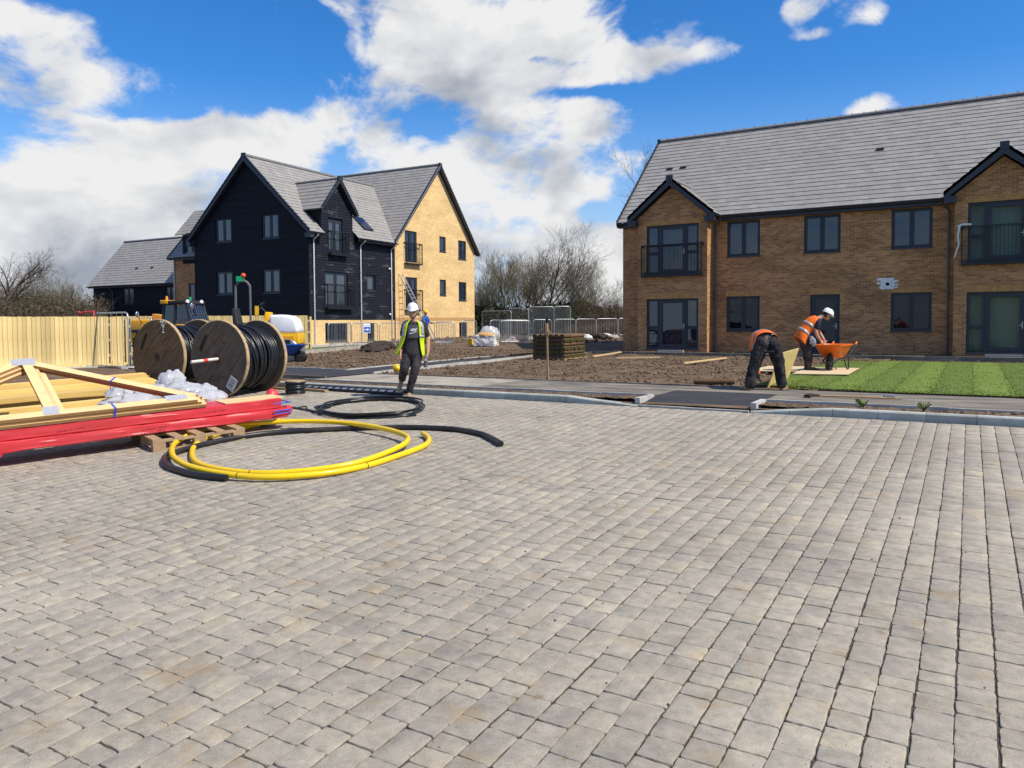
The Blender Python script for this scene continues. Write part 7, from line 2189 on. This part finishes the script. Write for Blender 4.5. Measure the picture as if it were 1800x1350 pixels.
limb(b, [(-.155, -.09, .84), (-.09, -.09, .65), (-.03, -.09, .46), (-.015, -.09, .28)], [.112, .102, .086, .08]); limb(b, [(-.155, .09, .84), (-.08, .10, .65), (-.02, .12, .46), (.0, .135, .28)], [.112, .102, .086, .08])
flesh(b, 'trousers', 'jogger', P3, .012, 3, .025)
shoe(P3, 'boot_brown', (-.06, -.09, .002), (.225, -.10, .002), w=.056, shaft=(-.015, -.09, .26)); shoe(P3, 'boot_brown', (-.05, .14, .002), (.235, .15, .002), w=.056, shaft=(.0, .135, .26))
b = MB(); b.loft(T3_.rings([-.06, 0, .15, .3, .45, .6, .72, .82, .9, .97], .012), 20)
limb(b, [(.17, -.12, 1.22), (.16, -.178, 1.20), (.12, -.215, 1.06)], [.085, .078, .07]); limb(b, [(.19, .12, 1.22), (.19, .178, 1.20), (.27, .195, 1.06)], [.085, .078, .07])
flesh(b, 'tee_shirt', 'tee_navy', P3, .012, 3, .014)
op3 = lambda t: radians(18 + 20 * max(0, min(1, t)))
def drape3(t, a, p):
    k = max(0, min(1, (.6 - t) / .75))
    return p + V((-.02 * k, 0, -.05 * k * k)) + T3_.X * sin(a) * .02 * k + T3_.F * cos(a) * (.03 * k if cos(a) > 0 else .02 * k)
VS3 = T3_.patch('vest', 'hi_vis_orange', P3, -.2, .96, lambda t: op3(t), lambda t: 2 * pi - op3(t), .034, 18, 40, drape3, .005)
T3_.patch('reflective_band', 'hi_vis_band', VS3, .12, .22, lambda t: op3(t), lambda t: 2 * pi - op3(t), .0405, 2, 40, drape3, .002)
T3_.patch('reflective_band', 'hi_vis_band', VS3, .44, .54, lambda t: op3(t), lambda t: 2 * pi - op3(t), .0405, 2, 40, drape3, .002)
b = MB(); hand(b, (-.02, -.225, .86), (.05, 0, -1), (0, 1, 0), 1, .25, 1.35); hand(b, (.03, -.235, .80), (.12, 0, -1), (0, 1, 0), -1, .3, 1.3); flesh(b, 'spare_gloves', 'glove_grey', P3, .009, 1)

# ---------------------------------------------------------------- fourth worker, mostly hidden behind the walking man
sx, sy = spot(748, 40.6)
P4 = thing('person', 'worker in yellow helmet and blue top half hidden behind the walking man', 'person', (sx, sy, .30), YAW + 1.1)
T4 = Torso((0, 0, .92), (0, .0, 1.48), (-1, 0, 0))
b = MB(); b.loft(T4.rings([-.1, 0, .3, .6, .82, .94, 1.0], -.018), 14); limb(b, [(0, 0, 1.43), (0, 0, 1.54)], [.056, .054]); W4 = head(b, (0, -.01, 1.63), V((1, 0, 0)), V((0, -1, 0)), V((0, 0, 1)))
for s in (-1, 1):
    limb(b, [(s * .175, 0, 1.40), (s * .24, -.1, 1.15), (s * .2, -.32, 1.1)], [.05, .041, .03]); hand(b, (s * .2, -.32, 1.1), (0, -1, .1), (-s, 0, 0), s, .6); limb(b, [(s * .09, 0, .88), (s * .1, -.02, .48), (s * .1, 0, .09)], [.08, .055, .04])
flesh(b, 'body', 'skin', P4, .011, 2)
b = MB(); b.loft(T4.rings([-.1, 0, .3, .6, .82, .9, .97], .014), 16)
for s in (-1, 1): limb(b, [(s * .12, 0, 1.41), (s * .178, 0, 1.40), (s * .24, -.1, 1.15), (s * .205, -.28, 1.1)], [.08, .07, .058, .048])
flesh(b, 'jacket', 'barrow_blue', P4, .014, 2, .015)
b = MB(); b.loft([((0, 0, .96), (.17, 0, 0), (0, .12, 0)), ((0, 0, .8), (.18, 0, 0), (0, .13, 0)), ((0, 0, .72), (.1, 0, 0), (0, .1, 0))], 14)
for s in (-1, 1): limb(b, [(s * .09, 0, .86), (s * .1, -.02, .48), (s * .1, 0, .1)], [.105, .085, .075])
flesh(b, 'trousers', 'work_trouser', P4, .014, 2, .02)
for s in (-1, 1): shoe(P4, 'boot_brown', (s * .1, .05, .002), (s * .12, -.22, .002))
hard_hat(P4, 'helmet', 'helmet_yellow', W4(0, 0, .052), (V((-1, 0, 0)), V((0, -1, 0)), V((0, 0, 1))))
# ================================================================== TREES AND HEDGES
def tree_mesh(seed, H, spread, levels=4, stems=1, trunk_r=.16, twigs=3, mats=('bark',), up=.35, start=.25, nb=(6, 5, 4, 3), name='crown'):
    """bare winter tree: (trunk MB, crown MB)"""
    r = random.Random(seed); T, Cn = MB(), MB()

    def branch(p, d, L, rad, lev, mb):
        n = 4 if lev < 2 else 3; pts = [p]; dd = d.copy()
        for i in range(n):
            dd = (dd + V((r.gauss(0, .16), r.gauss(0, .16), r.gauss(.03, .10) + (.06 * up if lev else 0)))).normalized()
            pts.append(pts[-1] + dd * L / n)
        rr = [rad * (1 - .72 * i / n) for i in range(n + 1)]
        mb.tube(pts, rr, (7, 5, 4, 3, 3)[min(lev, 4)], cap=False, tone=r.random())
        if lev >= levels: return
        k = nb[min(lev, len(nb) - 1)]
        for i in range(k):
            t = start + (1 - start) * (i + r.random()) / k if lev == 0 else .2 + .8 * (i + r.random()) / k
            q = t * n; a = min(n - 1, int(q)); pos = pts[a].lerp(pts[a + 1], q - a); base = (pts[a + 1] - pts[a]).normalized()
            az = r.uniform(0, 2 * pi); o = base.orthogonal().normalized(); o = (Matrix.Rotation(az, 3, base) @ o)
            tilt = r.uniform(.45, .95) * spread
            nd = (base * cos(tilt) + o * sin(tilt) + V((0, 0, up * .5))).normalized()
            branch(pos, nd, L * r.uniform(.42, .66) * (1.15 - .45 * t if lev == 0 else 1), max(.0075, rr[a] * .55), lev + 1, Cn)
    for s in range(stems):
        d = V((r.gauss(0, .05), r.gauss(0, .05), 1)).normalized() if stems == 1 else V((r.gauss(0, .28), r.gauss(0, .28), 1)).normalized()
        branch(V((r.gauss(0, .12 * (stems > 1)), r.gauss(0, .12 * (stems > 1)), -.1)), d, H * r.uniform(.58, .72), trunk_r * (1 if stems == 1 else r.uniform(.45, .8)), 0, T)
    return T, Cn


KINDS = []
for i, (H, sp, st, tr, m, nb, st_) in enumerate(((9.0, 1.0, 1, .14, 'bark', (11, 7, 6, 5), .2), (8.0, .95, 5, .10, 'bark_olive', (7, 6, 5, 4), .14), (9.8, 1.0, 1, .16, 'bark_grey', (12, 7, 6, 4), .22), (6.6, 1.0, 6, .08, 'bark_olive', (6, 6, 5, 4), .1), (11, 1.1, 1, .26, 'bark', (9, 7, 6, 5), .28))):
    a, c = tree_mesh(40 + i, H, sp, 4, st, tr, mats=(m,), up=.5 if st > 1 else .3, start=st_, nb=nb)
    KINDS.append((a.mesh('trunk', m, 60), c.mesh('crown', m, 60)))


def tree(kind, x, y, z, s, rz, label, group, sz=1.0):
    t = thing('bare_tree', label, 'tree', (x, y, z), rz, group); t.scale = (s, s, s * sz)
    inst('trunk', KINDS[kind][0], t); inst('crown', KINDS[kind][1], t)
    return t


G1, G2 = 'bare trees between the two buildings', 'bare trees beyond the left fence'
for (px, D, k, s, rz, lab, sz) in ((862, 62, 3, 1.05, .3, 'bushy bare tree closest to the buff gable', 1), (893, 60, 1, 1.06, 2.1, 'many-stemmed bare tree second from the buff gable', 1), (918, 62, 1, 1.02, 4.0, 'many-stemmed bare tree left of the straight middle trunk', 1.05), (967, 61, 0, 1.02, 1.0, 'upright bare tree with a clear straight trunk above the turf stack', 1), (992, 60, 2, .93, 2.2, 'fine-twigged grey tree behind the bright mesh panel', 1),
                          (1012, 62, 1, 1.0, 5.2, 'bare many-stemmed tree third from the brown building', .98), (1040, 63, 3, .95, .9, 'low leaning bare tree second from the brown building', .9), (942, 64, 0, .92, 3.3, 'slim bare tree seen between two thicker ones behind the mesh panels', 1), (838, 64, 3, .9, 1.7, 'small bare tree partly behind the buff gable', .9), (1075, 90, 2, .62, 2.9, 'faint distant bare tree beside the brown building', 1)):
    x, y = spot(px, D); tree(k, x, y, .3, s * .86, rz, lab, G1, sz)
x, y = spot(1142, 78); tree(2, x, y, .3, 1.62, .7, 'tall bare tree rising behind the roof verge of the brown building', None)
for (px, D, k, s, rz, lab, sz) in ((-8, 58, 4, .98, 2.4, 'large bare tree with spreading boughs cut by the left picture edge', 1.0), (68, 62, 3, .92, .2, 'pale twiggy tree standing tallest above the left hedge', 1.1), (28, 64, 1, .72, 1.2, 'dark bare tree low behind the left fence', 1), (100, 60, 1, .70, 3.9, 'olive bare tree in the middle of the left hedge', 1), (128, 63, 2, .62, 5.0, 'brown rounded bare tree right of the olive one', 1), (150, 66, 3, .66, 2.0, 'brown bare tree nearest the low black house', .8), (45, 58, 3, .66, 5.6, 'greenish bare shrub tree just above the left fence', .9)):
    x, y = spot(px, D); tree(k, x, y, .1, s * .9, rz, lab, G2, sz)
# thickets: nobody could count their shoots


def thicket(name, label, px0, px1, D0, D1, h0, h1, n, m, leaf=.0, z=.2, cat='thicket'):
    b = MB(); r = random.Random(hash(label) % 1000 if False else len(label) * 7 + n)
    for _ in range(n):
        px = r.uniform(px0, px1); D = D0 + (D1 - D0) * r.random(); x, y = spot(px, D)
        k = .5 + .5 * mnoise.noise(V((px * .018, D * .1, 3.1))); h = (h0 + (h1 - h0) * k) * r.uniform(.55, 1.0)
        lx_, ly_ = r.gauss(0, .22) * h, r.gauss(0, .22) * h; w = r.uniform(.012, .03) * (D / 60)
        an = r.uniform(0, pi); cx, cy = cos(an) * w, sin(an) * w; t = r.random()
        b.add([(x - cx, y - cy, z - .1), (x + cx, y + cy, z - .1), (x + lx_ * .5 + cx * .7, y + ly_ * .5 + cy * .7, z + h * .55), (x + lx_ * .5 - cx * .7, y + ly_ * .5 - cy * .7, z + h * .55), (x + lx_ * 1.1, y + ly_ * 1.1, z + h)], [(0, 1, 2, 3), (3, 2, 4)], 0, t)
        for q in range(3):
            f = r.uniform(.3, .95); px_, py_, pz = x + lx_ * f, y + ly_ * f, z + h * f; dx, dy, dz = r.gauss(0, .4), r.gauss(0, .4), r.uniform(.1, .6); ww = w * .5
            b.add([(px_ - ww, py_, pz), (px_ + ww, py_ + ww, pz), (px_ + dx, py_ + dy, pz + dz)], [(0, 1, 2)], 0, t)
        if leaf:
            for q in range(7):
                f = r.uniform(.1, 1.0); px_, py_, pz = x + lx_ * f + r.gauss(0, .3), y + ly_ * f + r.gauss(0, .3), z + h * f; s = leaf * r.uniform(.5, 1.3)
                b.add([(px_ + r.gauss(0, s), py_ + r.gauss(0, s), pz + r.gauss(0, s)) for _k in range(3)], [(0, 1, 2)], 0, r.random())
    o = b.build(name, m); tag(o, label, cat, kind='stuff')
    return o


thicket('hedge_undergrowth', 'dark evergreen undergrowth below the bare trees between the buildings', 828, 1000, 58, 66, 1.2, 3.6, 2600, 'evergreen', .16)
thicket('brushwood', 'brown winter brushwood below the trees beside the brown building', 930, 1130, 60, 72, 1.6, 3.8, 3600, 'brush', .05)
thicket('brushwood', 'olive brown brushwood massed above the left timber fence', -260, 172, 54, 68, 2.6, 5.2, 6500, 'brush', .07, 0)
thicket('brushwood', 'purplish twiggy hedge top behind the left fence', -260, 120, 66, 76, 4.6, 6.8, 2600, 'bark', .0, 0)
thicket('brushwood', 'low brown hedge seen through the far steel barriers', 1000, 1130, 52, 58, .5, 1.4, 1500, 'brush', .05)
# far tree line closing the horizon
b = MB(); r2 = random.Random(2)
for ring_, (Rr, hh) in enumerate(((300, 9), (420, 16))):
    pts = []
    for i in range(361):
        a = YAW + pi / 2 + radians(-75 + 150 * i / 360); h = hh * (.55 + .45 * mnoise.noise(V((i * .11, ring_ * 5, 0))) + .12 * mnoise.noise(V((i * .9, ring_, 0))))
        pts.append((cos(a) * Rr, sin(a) * Rr, h))
    for i in range(360):
        p, q = pts[i], pts[i + 1]
        vs = [(p[0], p[1], -1), (q[0], q[1], -1), (q[0], q[1], q[2]), (p[0], p[1], p[2]), (p[0] * 1.06, p[1] * 1.06, -1), (q[0] * 1.06, q[1] * 1.06, -1), (q[0] * 1.05, q[1] * 1.05, q[2] * .9), (p[0] * 1.05, p[1] * 1.05, p[2] * .9)]
        b.add(vs, [(0, 1, 2, 3), (3, 2, 6, 7), (7, 6, 5, 4)], 0, .5)
o = b.build('far_woods', 'far_woods', smooth=60); tag(o, 'far-off low woods along the horizon', 'woods', kind='stuff')
